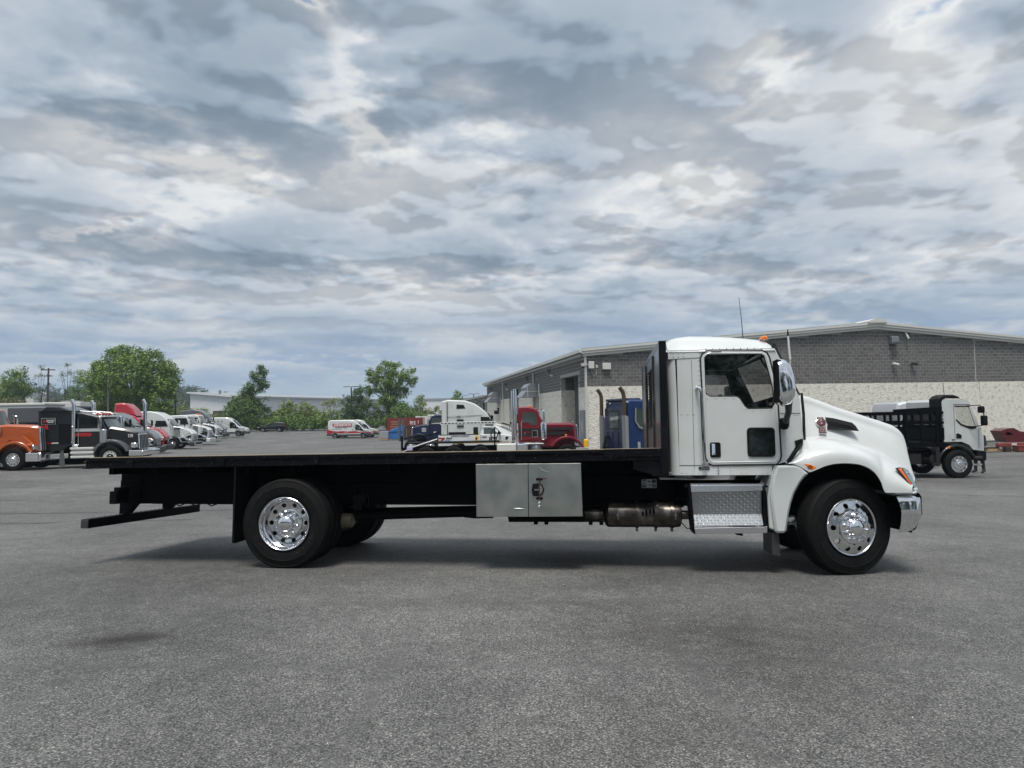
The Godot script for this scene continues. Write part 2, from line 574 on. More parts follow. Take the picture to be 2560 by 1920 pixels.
func lerp_list(a: PackedVector2Array, x: float) -> float:
	if x <= a[0].x:
		return a[0].y
	for i in a.size() - 1:
		if x <= a[i + 1].x:
			return lerpf(a[i].y, a[i + 1].y, (x - a[i].x) / maxf(a[i + 1].x - a[i].x, 1e-6))
	return a[-1].y


func curve_list(a: PackedVector2Array, x: float) -> float:
	# smooth (Catmull-Rom) reading of y over x
	var n := a.size()
	if x <= a[0].x:
		return a[0].y
	if x >= a[n - 1].x:
		return a[n - 1].y
	var i := 0
	while x > a[i + 1].x:
		i += 1
	var u := (x - a[i].x) / (a[i + 1].x - a[i].x)
	return cubic_interpolate(a[i].y, a[i + 1].y, a[maxi(i - 1, 0)].y, a[mini(i + 2, n - 1)].y, u)


func lettering(called: String, s: String, high: float, m: Material, parent: Node, x: Transform3D, deep := 0.004, font := "Droid Sans", bold := true, wide := 0.0) -> MeshInstance3D:
	var f := SystemFont.new()
	f.font_names = PackedStringArray([font])
	f.font_weight = 700 if bold else 400
	var tm := TextMesh.new()
	tm.text = s
	tm.font = f
	tm.font_size = 48
	tm.depth = deep
	tm.curve_step = 4.0
	tm.pixel_size = high / 34.0
	var o := MeshInstance3D.new()
	o.name = numbered(called, parent)
	o.mesh = tm
	o.material_override = m
	parent.add_child(o, true)
	o.transform = x
	if wide > 0.0:
		var w := tm.get_aabb().size.x
		o.transform = x * Transform3D(Basis.from_scale(Vector3(wide / maxf(w, 0.001), 1, 1)), Vector3.ZERO)
	return o


func lin(r: float, g: float, b: float, a := 1.0) -> Color:
	var c := Color(r, g, b).linear_to_srgb()
	c.a = a
	return c


func mat(called: String, c: Color, rough := 0.5, metal := 0.0, coat := 0.0) -> StandardMaterial3D:
	var m := StandardMaterial3D.new()
	m.resource_name = called
	m.albedo_color = c
	m.roughness = rough
	m.metallic = metal
	if coat > 0.0:
		m.clearcoat_enabled = true
		m.clearcoat = coat
		m.clearcoat_roughness = 0.04
	M[called] = m
	return m


func glass(called: String, c: Color) -> StandardMaterial3D:
	var m := mat(called, c, 0.03)
	m.transparency = BaseMaterial3D.TRANSPARENCY_ALPHA
	return m


func noise(freq: float, octaves: int, s: int, type := FastNoiseLite.TYPE_SIMPLEX_SMOOTH) -> FastNoiseLite:
	var f := FastNoiseLite.new()
	f.seed = s
	f.noise_type = type
	f.frequency = freq
	f.fractal_type = FastNoiseLite.FRACTAL_FBM if octaves > 1 else FastNoiseLite.FRACTAL_NONE
	f.fractal_octaves = octaves
	return f


func ramp(offs: Array, cols: Array) -> Gradient:
	var g := Gradient.new()
	g.offsets = PackedFloat32Array(offs)
	g.colors = PackedColorArray(cols)
	return g


func noise_tex(n: FastNoiseLite, size: int, g: Gradient = null, bump := 0.0) -> NoiseTexture2D:
	var x := NoiseTexture2D.new()
	x.width = size
	x.height = size
	x.seamless = true
	x.seamless_blend_skirt = 0.15
	x.noise = n
	if g:
		x.color_ramp = g
	if bump > 0.0:
		x.as_normal_map = true
		x.bump_strength = bump
	return x


func triplanar(m: StandardMaterial3D, per_metre: float, world := true) -> void:
	m.uv1_triplanar = true
	m.uv1_world_triplanar = world
	m.uv1_scale = Vector3.ONE * per_metre
	m.uv1_triplanar_sharpness = 4.0
# ---------------------------------------------------------------- ground
var swells := PackedFloat32Array([0.00, 0.00, 0.0587, -6.00, -4.00, 0.0000, 6.00, -4.00, 0.0026, -4.00, -9.00, -0.0365, 4.00, -9.00, -0.0417, 0.00, -13.00, 0.0451, -9.00, -9.00, 0.0234, 9.00, -9.00, 0.0229, -5.00, 4.00, -0.0428, 5.00, 4.00, -0.0424, -22.50, -32.00, 0.0698, -18.97, -33.50, -0.0776, -30.17, -63.00, 0.0195, -36.59, -92.00, -0.0341, -38.20, -123.00, -0.0062, -22.37, -96.00, 0.0555, -13.86, -84.00, -0.0258, 15.85, -25.50, 0.0042, 30.00, -45.00, -0.0923, 28.21, -40.00, 0.0897, -3.02, -35.00, 0.0108, 60.00, -40.00, -0.0124, -60.00, -60.00, -0.0014, -60.00, 0.00, -0.0175, 60.00, 0.00, 0.0069, 0.00, -140.00, -0.0058, 100.00, -140.00, 0.0005, -100.00, -140.00, 0.0030, 0.00, 40.00, 0.0050, 20.00, -70.00, 0.0188])


func height(x: float, z: float) -> float:
	# the yard: it falls from the camera to a shallow dip and rises again
	var h := 0.15867
	for i in range(0, swells.size(), 3):
		var dx := x - swells[i]
		var dz := z - swells[i + 1]
		h += swells[i + 2] * sqrt(dx * dx + dz * dz + 64.0)
	if z < -150.0:
		var far := (-z - 150.0) / 450.0
		h += smoothstep(0.0, 1.0, far) * (smoothstep(40.0, -320.0, x) * 24.0 + 2.0) * (0.8 + 0.2 * sin(x * 0.021 + 1.0) + 0.12 * sin(x * 0.05))
	return h


func on_ground(x: float, z: float, lift := 0.0) -> Vector3:
	return Vector3(x, height(x, z) + lift, z)


func spots(a: float, b: float, near: float, step: float) -> PackedFloat32Array:
	# grid lines from a to b, close together within «near» of zero
	var o := PackedFloat32Array()
	var x := a
	while x < b:
		o.append(x)
		x += step if absf(x) < near else maxf(step, absf(x) * 0.12)
	o.append(b)
	return o


func ground() -> void:
	var xs := spots(-700.0, 700.0, 24.0, 1.0)
	var zs := spots(-760.0, 60.0, 24.0, 1.0)
	var v := PackedVector3Array()
	var nn := PackedVector3Array()
	var u2 := PackedVector2Array()
	var idx := PackedInt32Array()
	for z in zs:
		for x in xs:
			v.append(Vector3(x, height(x, z), z))
			nn.append(Vector3(height(x - 0.3, z) - height(x + 0.3, z), 0.6, height(x, z - 0.3) - height(x, z + 0.3)).normalized())
			u2.append(Vector2((x + 32.0) / 64.0, (z + 50.0) / 64.0))
	var w := xs.size()
	for j in zs.size() - 1:
		for i in w - 1:
			var a := j * w + i
			idx.append_array([a, a + 1, a + w + 1, a, a + w + 1, a + w])
	var arr := []
	arr.resize(Mesh.ARRAY_MAX)
	arr[Mesh.ARRAY_VERTEX] = v
	arr[Mesh.ARRAY_NORMAL] = nn
	arr[Mesh.ARRAY_TEX_UV] = u2
	arr[Mesh.ARRAY_TEX_UV2] = u2
	arr[Mesh.ARRAY_INDEX] = idx
	var me := ArrayMesh.new()
	me.add_surface_from_arrays(Mesh.PRIMITIVE_TRIANGLES, arr)
	var o := obj("asphalt_yard", me, M.asphalt)
	tag(o, "worn grey asphalt of the truck yard with faint stains", "", "", "structure")
	# loose grit lying on the near tarmac
	var g := B.new()
	var r := RandomNumberGenerator.new()
	r.seed = 5
	for i in 160:
		var z := -2.6 - pow(r.randf(), 1.6) * 9.0
		var x := (r.randf() * 2.0 - 1.0) * (-z * 0.75)
		var s := r.randf_range(0.002, 0.0045)
		g.t = Transform3D(Basis.from_euler(Vector3(r.randf() * 6, r.randf() * 6, r.randf() * 6)), on_ground(x, z, s * 0.5))
		g.box(Vector3.ZERO, Vector3(s * 2, s * 1.2, s * 1.6))
	var go := obj("loose_grit", g, M.trim_dim, self, 0.0)
	tag(go, "tiny pale stones scattered over the near tarmac", "grit", "", "stuff")


# ---------------------------------------------------------------- the block warehouse
var wh := Transform3D(Basis(Vector3(0.98481, 0, -0.17365), Vector3.UP, Vector3(0.17365, 0, 0.98481)), Vector3(4.36, 0, -41.2))


func block_shape(b: B, x: float, y: float, z: float, l: float, h: float, side := false) -> void:
	var e := 0.010
	var d := 0.010
	var f := func(u: float, v: float, o: float) -> Vector3: return Vector3(x - o, y + v, z - u) if side else Vector3(x + u, y + v, z + o)
	var q := [f.call(0, 0, 0), f.call(l, 0, 0), f.call(l, h, 0), f.call(0, h, 0), f.call(e, e, d), f.call(l - e, e, d), f.call(l - e, h - e, d), f.call(e, h - e, d)]
	if side:
		q = [q[1], q[0], q[3], q[2], q[5], q[4], q[7], q[6]]
	b.quad(q[4], q[5], q[6], q[7])
	for k in 4:
		b.quad(q[k], q[(k + 1) % 4], q[(k + 1) % 4 + 4], q[k + 4])


func warehouse() -> void:
	var w := base("warehouse", self, wh)
	tag(w, "long warehouse of grey block over white block with shallow gable roof", "building")
	var eave := 4.63
	var slope := 0.0856
	var half := 18.8
	var wide := half * 2.0
	var foot := -2.2
	var split := 2.86
	var deep := 42.0
	var t := 0.3
	# gable wall: white below, grey above (with its mortar plane set back)
	var b := B.new()
	b.box(Vector3(wide / 2, (foot + split) / 2, -t / 2), Vector3(wide, split - foot, t))
	obj("white_wall", b, M.block_white, w, 0.0)
	b = B.new()
	b.box(Vector3(wide / 2, -1.15, 0.02), Vector3(wide, 0.45, 0.06))
	obj("plinth", b, M.door_grey, w, 0.0)
	b = B.new()
	b.prism(pts([0, split, wide, split, wide, eave + 0.1, half, eave + 0.1 + half * slope, 0, eave + 0.1]), -t, -0.010)
	obj("mortar_wall", b, M.mortar, w, 0.0)
	var hh := 0.186
	var ll := 0.389
	var meshes: Array = []
	for k in 3:
		var bb := B.new()
		block_shape(bb, 0, 0, -0.010, ll, hh)
		meshes.append(bb.mesh(0.0))
	var kinds := [M.block_grey, M.block_grey_dark, M.block_grey_light]
	var rest := [B.new(), B.new(), B.new()]
	var r := RandomNumberGenerator.new()
	r.seed = 77
	var single := 0
	var rows := 18
	for row in rows:
		var y := split + 0.004 + row * 0.2032
		var x := 0.0 if row % 2 == 0 else -0.2032
		while x < wide:
			var x0 := maxf(x, 0.0)
			var l := minf(x + ll, wide) - x0
			var top := eave + 0.08 + slope * minf(x0, wide - x0 - l)
			if y + hh < top and l > 0.1:
				var k: int = [0, 0, 0, 1, 2][r.randi() % 5]
				var shown := x0 < 3.4 or (x0 > 13.2 and x0 < 27.0 and row < 8)
				if shown and single < 300 and l > 0.39:
					var o := obj("block", meshes[k], kinds[k], w)
					o.position = Vector3(x0, y, 0)
					single += 1
				else:
					block_shape(rest[k], x0, y, -0.010, l, hh)
			x += 0.4064
	for k in 3:
		var o := obj("blockwork", rest[k], kinds[k], w, 0.0)
		o.set_meta("kind", "stuff")
	# control joint in the gable wall
	b = B.new()
	b.box(Vector3(25.9, 4.2, 0.001), Vector3(0.035, 2.7, 0.01))
	obj("control_joint", b, M.trim_grey, w, 0.0)
	# side wall with two drive-in openings
	var openings := [[1.93, 6.27, 3.68], [21.9, 26.9, 3.64]]
	var cuts := [0.0, 1.93, 6.27, 21.9, 26.9, deep]
	var sw := B.new()
	var sm := B.new()
	for i in 3:
		var s0: float = cuts[i * 2]
		var s1: float = cuts[i * 2 + 1]
		var off := 0.3 if i == 0 else 0.0
		sw.box(Vector3(t / 2, (foot + split) / 2, -(s0 + off + s1) / 2), Vector3(t, split - foot, s1 - s0 - off))
		sm.box(Vector3(t / 2 + 0.005, (split + eave) / 2, -(s0 + off + s1) / 2), Vector3(t - 0.010, eave - split, s1 - s0 - off))
	for o in openings:
		sm.box(Vector3(t / 2 + 0.005, (o[2] + eave) / 2, -(o[0] + o[1]) / 2), Vector3(t - 0.010, eave - o[2], o[1] - o[0]))
	obj("white_wall", sw, M.block_white, w, 0.0)
	obj("mortar_wall", sm, M.mortar, w, 0.0)
	var sides := B.new()
	for row in 9:
		var y := split + 0.004 + row * 0.2032
		var s := 0.0 if row % 2 == 0 else -0.2032
		while s < deep:
			var s0 := maxf(s, 0.0)
			var l := minf(s + ll, deep) - s0
			var clear := y + hh < eave
			for o in openings:
				if y < o[2] and s0 + l > o[0] and s0 < o[1]:
					clear = false
			if clear and l > 0.1:
				block_shape(sides, 0.010, y, -s0, l, hh, true)
			s += 0.4064
	var so := obj("blockwork", sides, M.block_grey, w, 0.0)
	so.set_meta("kind", "stuff")
	# roller doors standing back in the openings, jambs in between
	for o in openings:
		var d := B.new()
		var s: float = o[0]
		while s < o[1] - 0.05:
			d.box(Vector3(0.95, (foot + o[2]) / 2, -(s + 0.16)), Vector3(0.05, o[2] - foot, 0.30))
			d.box(Vector3(0.97, (foot + o[2]) / 2, -(s + 0.315)), Vector3(0.04, o[2] - foot, 0.03))
			s += 0.33
		obj("roller_door", d, M.door_grey, w, 0.0)
		var j := B.new()
		for e in 2:
			j = B.new()
			j.box(Vector3(0.62, (foot + split) / 2, -o[e] + (0.1 if e == 0 else -0.1)), Vector3(0.64, split - foot, 0.2))
			obj("jamb", j, M.block_white, w, 0.0)
		j = B.new()
		for e in 2:
			j.box(Vector3(0.62, (split + o[2]) / 2, -o[e] + (0.1 if e == 0 else -0.1)), Vector3(0.64, o[2] - split, 0.2))
		j.box(Vector3(0.62, o[2] + 0.1, -(o[0] + o[1]) / 2), Vector3(0.64, 0.2, o[1] - o[0] + 0.4))
		obj("lintel", j, M.block_grey_dark, w, 0.0)
	# far walls, closing the box
	b = B.new()
	b.box(Vector3(wide - t / 2, (foot + eave) / 2, -deep / 2), Vector3(t, eave - foot, deep - 0.7))
	b.box(Vector3(wide / 2, (foot + eave) / 2, -deep + t / 2), Vector3(wide - 0.7, eave - foot, t))
	obj("rear_wall", b, M.block_grey, w, 0.0)
	# roof: two sheets with ribs, rake trim, gutter
	for e in 2:
		b = B.new()
		var sx := 1.0 if e == 0 else -1.0
		var ox := 0.0 if e == 0 else wide
		var y0 := 5.06
		b.prism(pts([ox - sx * 0.35, y0 - 0.35 * slope, ox + sx * half, y0 + half * slope, ox + sx * half, y0 + half * slope - 0.08, ox - sx * 0.35, y0 - 0.35 * slope - 0.08]), -deep - 0.3, 0.3)
		obj("roof_sheet", b, M.roof_sheet, w, 0.0)
		b = B.new()
		for k in 68:
			var z := 0.1 - k * 0.62
			b.prism(pts([ox - sx * 0.36, y0 - 0.36 * slope, ox + sx * half, y0 + half * slope, ox + sx * half, y0 + half * slope + 0.045, ox - sx * 0.36, y0 - 0.36 * slope + 0.045]), z - 0.03, z + 0.03)
		var ro := obj("roof_rib", b, M.roof_sheet, w, 0.0)
		ro.set_meta("kind", "stuff")
		for step in 3:
			var hi: float = [0.0, -0.15, -0.29][step]
			var lo: float = [-0.14, -0.28, -0.44][step]
			b = B.new()
			var gx := 0.0 if step < 2 else 0.12
			b.prism(pts([ox - sx * (0.35 - gx), y0 + hi - (0.35 - gx) * slope, ox + sx * half, y0 + half * slope + hi, ox + sx * half, y0 + half * slope + lo, ox - sx * (0.35 - gx), y0 + lo - (0.35 - gx) * slope]), 0.03, [0.34, 0.30, 0.2][step])
			obj("rake_trim", b, M.trim_grey, w, 0.0)
	b = B.new()
	b.box(Vector3(-0.42, 4.92, -deep / 2), Vector3(0.16, 0.22, deep + 0.5), 0.02)
	obj("gutter", b, M.trim_grey, w)
	b = B.new()
	b.box(Vector3(-0.17, 4.70, -deep / 2), Vector3(0.32, 0.16, deep - 0.2))
	obj("soffit", b, M.trim_dim, w, 0.0)
	b = B.new()
	b.prism(pts([half - 0.75, 6.60, half + 0.55, 6.62, half + 0.55, 6.70, half + 0.1, 6.86, half - 0.25, 6.86, half - 0.75, 6.70]), -1.2, 0.42)
	obj("ridge_cap", b, M.trim_grey, w, 0.0)
	for s in [-0.06, 14.9, 30.0]:
		b = B.new()
		b.box(Vector3(-0.09, 1.2, -s), Vector3(0.12, 6.9, 0.14), 0.015)
		obj("downspout", b, M.trim_grey, w)
	# door hoods of folded sheet
	for s in [12.95, 31.9]:
		b = B.new()
		b.prism(pts([-0.02, 3.69, -0.75, 3.66, -1.02, 3.36, -1.02, 3.14, -1.42, 2.64, -0.02, 2.60]), -s - 2.4, -s)
		obj("door_canopy", b, M.canopy_metal, w, 0.0)
		b = B.new()
		b.box(Vector3(-0.02, 3.15, -s + 0.02), Vector3(0.06, 1.1, 0.05))
		b.box(Vector3(-0.55, 3.02, -s + 0.012), Vector3(1.1, 0.03, 0.03))
		obj("canopy_edge", b, M.trim_grey, w, 0.0)
	# wall packs, cameras, meter door
	for q in [[9.27, 4.33], [17.5, 4.3], [28.0, 4.25], [38.0, 4.2]]:
		b = B.new()
		b.prism(pts([0.0, q[1] - 0.18, 0.0, q[1] + 0.14, -0.34, q[1] + 0.14, -0.34, q[1] + 0.04, -0.14, q[1] - 0.18]), -q[0] - 0.28, -q[0])
		obj("wall_lamp", b, M.canopy_metal, w, 0.0)
	for q in [[8.3, 3.98], [27.0, 3.75]]:
		b = B.new()
		b.box(Vector3(-0.03, q[1], -q[0]), Vector3(0.06, 0.1, 0.1), 0.01)
		b.tube([Vector3(-0.05, q[1], -q[0] - 0.1), Vector3(-0.25, q[1] + 0.05, -q[0] - 0.05)], 0.06, 8)
		b.tube([Vector3(-0.05, q[1] - 0.05, -q[0] + 0.12), Vector3(-0.22, q[1] - 0.04, -q[0] + 0.3)], 0.06, 8)
		obj("spot_lamp", b, M.off_white, w)
	b = B.new()
	b.box(Vector3(0.24, 4.10, 0.1), Vector3(0.34, 0.42, 0.2), 0.03)
	b.tube([Vector3(0.05, 4.12, 0.1), Vector3(-0.25, 4.12, 0.25)], 0.03, 8)
	b.tube([Vector3(-0.28, 4.2, 0.25), Vector3(-0.28, 4.02, 0.25)], [0.13, 0.11], 10)
	obj("security_camera", b, M.off_white, w)
	b = B.new()
	b.lathe([Vector2(0, -0.09), Vector2(0.07, -0.07), Vector2(0.1, 0.0)], 12)
	b.t = Transform3D.IDENTITY
	var dome := obj("camera_dome", b, M.glass_dark, w)
	dome.transform = Transform3D(Basis(Vector3.RIGHT, -PI / 2), Vector3(-0.28, 4.0, 0.25))
	b = B.new()
	b.box(Vector3(0.58, 4.02, 0.05), Vector3(0.12, 0.18, 0.1), 0.01)
	b.tube([Vector3(0.58, 3.92, 0.06), Vector3(0.56, 3.6, 0.05), Vector3(0.4, 3.45, 0.05), Vector3(0.28, 3.7, 0.06), Vector3(0.26, 3.9, 0.08)], 0.012, 6)
	obj("junction_box", b, M.trim_grey, w)
	b = B.new()
	b.box(Vector3(1.16, 4.02, 0.11), Vector3(0.5, 0.38, 0.2), 0.03)
	obj("speaker_box", b, M.off_white, w)
	b = B.new()
	b.prism(B.rrect(half + 0.92, 5.28, half + 1.42, 5.76, 0.05), 0.0, 0.34, 0.03)
	obj("wall_lamp", b, M.canopy_metal, w)
	b = B.new()
	b.box(Vector3(half + 1.17, 5.36, 0.345), Vector3(0.4, 0.12, 0.03))
	obj("lamp_glass", b, M.glass_mid, w)
	b = B.new()
	b.tube([Vector3(half + 2.1, 6.1, 0.02), Vector3(half + 2.1, 5.8, 0.2), Vector3(half + 2.16, 5.62, 0.24)], 0.06, 8)
	obj("floodlight", b, M.off_white, w)
	for e in 2:
		b = B.new()
		var cx := half + 1.15 + e * 1.35
		b.tube([Vector3(cx, 3.05 + 0.98, 0.0), Vector3(cx, 4.03, 0.16)], 0.05, 8)
		b.tube([Vector3(cx - 0.12, 4.06, 0.16), Vector3(cx + 0.22, 3.98, 0.24)], 0.085, 10)
		obj("security_camera", b, M.off_white if e == 0 else M.charcoal, w)
	b = B.new()
	b.box(Vector3(-0.06, 0.05, -0.95), Vector3(0.12, 2.9, 0.92), 0.015)
	obj("meter_cabinet", b, M.canopy_metal, w)
	var lt := lettering("cabinet_notice", "DOOR 1", 0.13, M.letter_white, w, Transform3D(Basis(Vector3(0, 1, 0), Vector3(0, 0, 1), Vector3(1, 0, 0)) * Basis(Vector3.UP, PI), Vector3(-0.13, 0.5, -0.9)))
	lt.transform = Transform3D(Basis(Vector3(0, 1, 0), Vector3(0, 0, 1), Vector3(-1, 0, 0)).orthonormalized(), Vector3(-0.125, 0.55, -0.9))
	b = B.new()
	b.box(Vector3(26.15, 2.32, 0.006), Vector3(0.03, 1.2, 0.012))
	obj("wall_crack", b, M.trim_dim, w, 0.0)
	# lower wing behind
	var wing := base("office_wing", self, wh)
	tag(wing, "low grey wing continuing behind the block warehouse", "building")
	b = B.new()
	b.box(Vector3(6, 0.7, -60), Vector3(12, 5.4, 34))
	obj("wall", b, M.light_grey, wing, 0.0)
	b = B.new()
	b.box(Vector3(5.8, 3.52, -60), Vector3(12.8, 0.24, 34.8))
	obj("roof", b, M.trim_dim, wing, 0.0)
	b = B.new()
	for k in 4:
		put(wing, "door", M.charcoal, Vector3(-0.06, 1.2, -46 - k * 7.5), Vector3(0.2, 3.4, 3.2))
	for k in 5:
		put(wing, "wall_lamp", M.trim_dim, Vector3(-0.25, 3.0, -48.5 - k * 6.0), Vector3(0.5, 0.3, 0.4))
	# bollard at the corner
	var bo := base("bollard", self, wh * Transform3D(Basis.IDENTITY, Vector3(-0.35, 0, 0.7)))
	tag(bo, "yellow steel bollard at the corner of the block warehouse", "bollard")
	bo.position.y = height(bo.position.x, bo.position.z)
	b = B.new()
	b.tube([Vector3(0, -0.1, 0), Vector3(0, 1.15, 0)], 0.13, 16)
	obj("post", b, M.yellow, bo)
	b = B.new()
	b.tube([Vector3(0, 1.15, 0), Vector3(0, 1.2, 0)], [0.13, 0.08], 16)
	obj("cap", b, M.yellow, bo)


func far_buildings() -> void:
	# white metal shed beyond the trees: low eave to the right, roof rising to the left
	var s := base("white_shed", self, Transform3D(Basis(Vector3(0.375, 0, -0.927), Vector3.UP, Vector3(0.927, 0, 0.375)), Vector3(-73, -1.0, -185)))
	tag(s, "long white metal warehouse beyond the trees at the yard's far edge", "building")
	var b := B.new()
	b.t = Transform3D(Basis(Vector3(0, 0, -1), Vector3.UP, Vector3(1, 0, 0)), Vector3.ZERO)
	b.prism(pts([0, -0.5, 14.4, -0.5, 14.4, 9.75, 0, 8.4]), 0.0, 74.0)
	obj("wall", b, M.white_cladding, s, 0.0)
	b = B.new()
	for k in 92:
		b.box(Vector3(0.4 + k * 0.8, 3.9, 0.05), Vector3(0.08, 8.8, 0.08))
	for k in 18:
		b.box(Vector3(-0.04, 3.9 + k * 0.035, -0.4 - k * 0.8), Vector3(0.08, 8.8, 0.08))
	var rb := obj("cladding_rib", b, M.white_cladding, s, 0.0)
	rb.set_meta("kind", "stuff")
	b = B.new()
	b.t = Transform3D(Basis(Vector3(0, 0, -1), Vector3.UP, Vector3(1, 0, 0)), Vector3.ZERO)
	b.prism(pts([-0.6, 8.40, 15.0, 9.86, 15.0, 10.1, -0.6, 8.64]), -0.5, 74.5)
	obj("roof", b, M.roof_sheet, s, 0.0)
	b = B.new()
	b.box(Vector3(37, 8.30, 0.45), Vector3(75, 0.36, 0.4))
	obj("gutter", b, M.roof_sheet, s, 0.0)
	b = B.new()
	b.t = Transform3D(Basis(Vector3(0, 0, -1), Vector3.UP, Vector3(1, 0, 0)), Vector3.ZERO)
	b.prism(pts([-0.6, 8.24, 15.0, 9.70, 15.0, 10.0, -0.6, 8.54]), -0.75, -0.52)
	obj("rake_trim", b, M.white_cladding, s, 0.0)
	b = B.new()
	b.box(Vector3(-0.06, 2.4, -4.2), Vector3(0.2, 4.8, 4.4))
	obj("door", b, M.brown, s, 0.0)
	for x in [4.0, 14.0, 60.0]:
		b = B.new()
		b.tube([Vector3(x, 9.0, -8), Vector3(x, 10.4, -8)], 0.35, 10)
		obj("roof_vent", b, M.dull_metal, s)
	var f := base("pale_shed", self, Transform3D(Basis.IDENTITY, Vector3(-25, 0, -300)))
	tag(f, "distant pale flat-roofed building right of the tall vase-shaped tree", "building")
	b = B.new()
	b.box(Vector3(-2.2, 0.8, -8), Vector3(24.5, 15, 16))
	obj("wall", b, M.white_cladding, f, 0.0)
	b = B.new()
	b.box(Vector3(-2.2, 8.5, -8), Vector3(25.0, 0.7, 16.6))
	obj("roof", b, M.roof_sheet, f, 0.0)
	# houses on the wooded rise at the left
	var k := 0
	for q in [[-256, -380, 4.2, "white house furthest left on the far wooded rise"], [-262, -396, 3.6, "small pale house beside the leftmost white house on the rise"], [-243, -400, 5.5, "white house on the far rise just left of the big round tree"]]:
		var h := base("house", self, Transform3D(Basis(Vector3.UP, 0.3 * k).scaled(Vector3(1, 0.5, 1)), on_ground(q[0], q[1], 1.0)))
		tag(h, q[3], "house")
		b = B.new()
		b.box(Vector3(0, 3.5, 0), Vector3(q[2], 9.0, 7))
		obj("wall", b, M.off_white, h, 0.0)
		b = B.new()
		b.prism(pts([-q[2] / 2.0 - 0.5, 8.0, q[2] / 2.0 + 0.5, 8.0, 0, 11.0]), -3.9, 3.9)
		obj("roof", b, M.mid_grey, h, 0.0)
		b = B.new()
		for e in 2:
			b = B.new()
			b.box(Vector3(-q[2] * 0.22 + e * q[2] * 0.44, 5.6, 3.52), Vector3(0.8, 1.4, 0.1))
			obj("window", b, M.glass_dark, h, 0.0)
		k += 1


func lamp_posts() -> void:
	for q in [[-60.9, -107.0, 10.4, 1, "lamp post in front of the big round tree, taller of the two at left"], [-53.6, -113.0, 8.4, 2, "double-headed lamp post right of the big round tree"], [-27.2, -120.0, 7.6, 2, "double-headed lamp post beside the dark tree behind the delivery vans"],
			[-8.25, -152.0, 6.8, 2, "small double-headed lamp post above the white sleeper truck"], [-13.3, -190.0, 7.4, 0, "tiny far lamp post left of the small double-headed one"]]:
		var p := base("lamp_post", self, Transform3D(Basis.IDENTITY, on_ground(q[0], q[1])))
		tag(p, q[4], "lamp post", "lamp posts round the yard")
		var b := B.new()
		b.tube([Vector3(0, -0.2, 0), Vector3(0, q[2], 0)], [0.16, 0.10], 8)
		obj("pole", b, M.charcoal if q[3] != 1 else M.door_grey, p)
		b = B.new()
		for s in ([-1, 1] if q[3] == 2 else [1]):
			b.box(Vector3(s * 0.7, q[2] + 0.05, 0), Vector3(1.2, 0.10, 0.4), 0.03)
		obj("lamp_head", b, M.charcoal, p)
	var u := base("utility_pole", self, Transform3D(Basis(Vector3.BACK, -0.02), on_ground(-98.3, -150.0)))
	tag(u, "weathered wooden utility pole with crossarms among thin trees at left", "utility pole")
	var b := B.new()
	b.tube([Vector3(0, -0.3, 0), Vector3(0, 13.6, 0)], [0.24, 0.17], 8)
	obj("pole", b, M.brown, u)
	b = B.new()
	b.box(Vector3(0, 13.2, 0.2), Vector3(3.0, 0.22, 0.2))
	obj("crossarm", b, M.brown, u, 0.0)
	b = B.new()
	b.box(Vector3(0.2, 11.9, 0.2), Vector3(1.5, 0.2, 0.2))
	obj("crossarm", b, M.brown, u, 0.0)
# ---------------------------------------------------------------- wheels
var wheel_parts := {}


func tyre_mesh(r: float, w: float, grooves: int, n: int, drop := 0.0) -> ArrayMesh:
	# outer face at z = 0, body towards -z
	var k := r / 0.508
	var prof: Array = [Vector2(0.282, -0.05), Vector2(0.298, -0.022), Vector2(0.318, -0.016), Vector2(0.322, -0.010), Vector2(0.338, -0.006), Vector2(0.372, 0.0), Vector2(0.405, 0.0), Vector2(0.408, 0.003), Vector2(0.416, 0.003), Vector2(0.419, -0.001), Vector2(0.448, -0.008), Vector2(0.474, -0.017), Vector2(0.478, -0.014), Vector2(0.484, -0.015), Vector2(0.487, -0.022), Vector2(0.499, -0.030), Vector2(0.505, -0.040)]
	for i in prof.size():
		prof[i] = Vector2(prof[i].x * k, prof[i].y)
	var z0 := -0.045
	var z1 := -w + 0.045
	for g in grooves:
		var c := lerpf(z0, z1, (g + 1.0) / (grooves + 1.0))
		prof.append_array([Vector2(r, c + 0.007), Vector2(r - 0.013, c + 0.005), Vector2(r - 0.013, c - 0.005), Vector2(r, c - 0.007)])
	for q: Vector2 in [Vector2(0.505, -w + 0.040), Vector2(0.487, -w + 0.022), Vector2(0.448, -w + 0.008), Vector2(0.38, -w), Vector2(0.318, -w + 0.016), Vector2(0.282, -w + 0.05)]:
		prof.append(Vector2(q.x * k, q.y))
	var rev: Array = []
	for i in prof.size():
		rev.append(prof[prof.size() - 1 - i])
	var b := B.new()
	b.lathe(rev, n)
	if drop > 0.0:
		b.warp(func(v: Vector3) -> Vector3: return Vector3(v.x, maxf(v.y, -drop), v.z))
	return b.mesh(28.0)


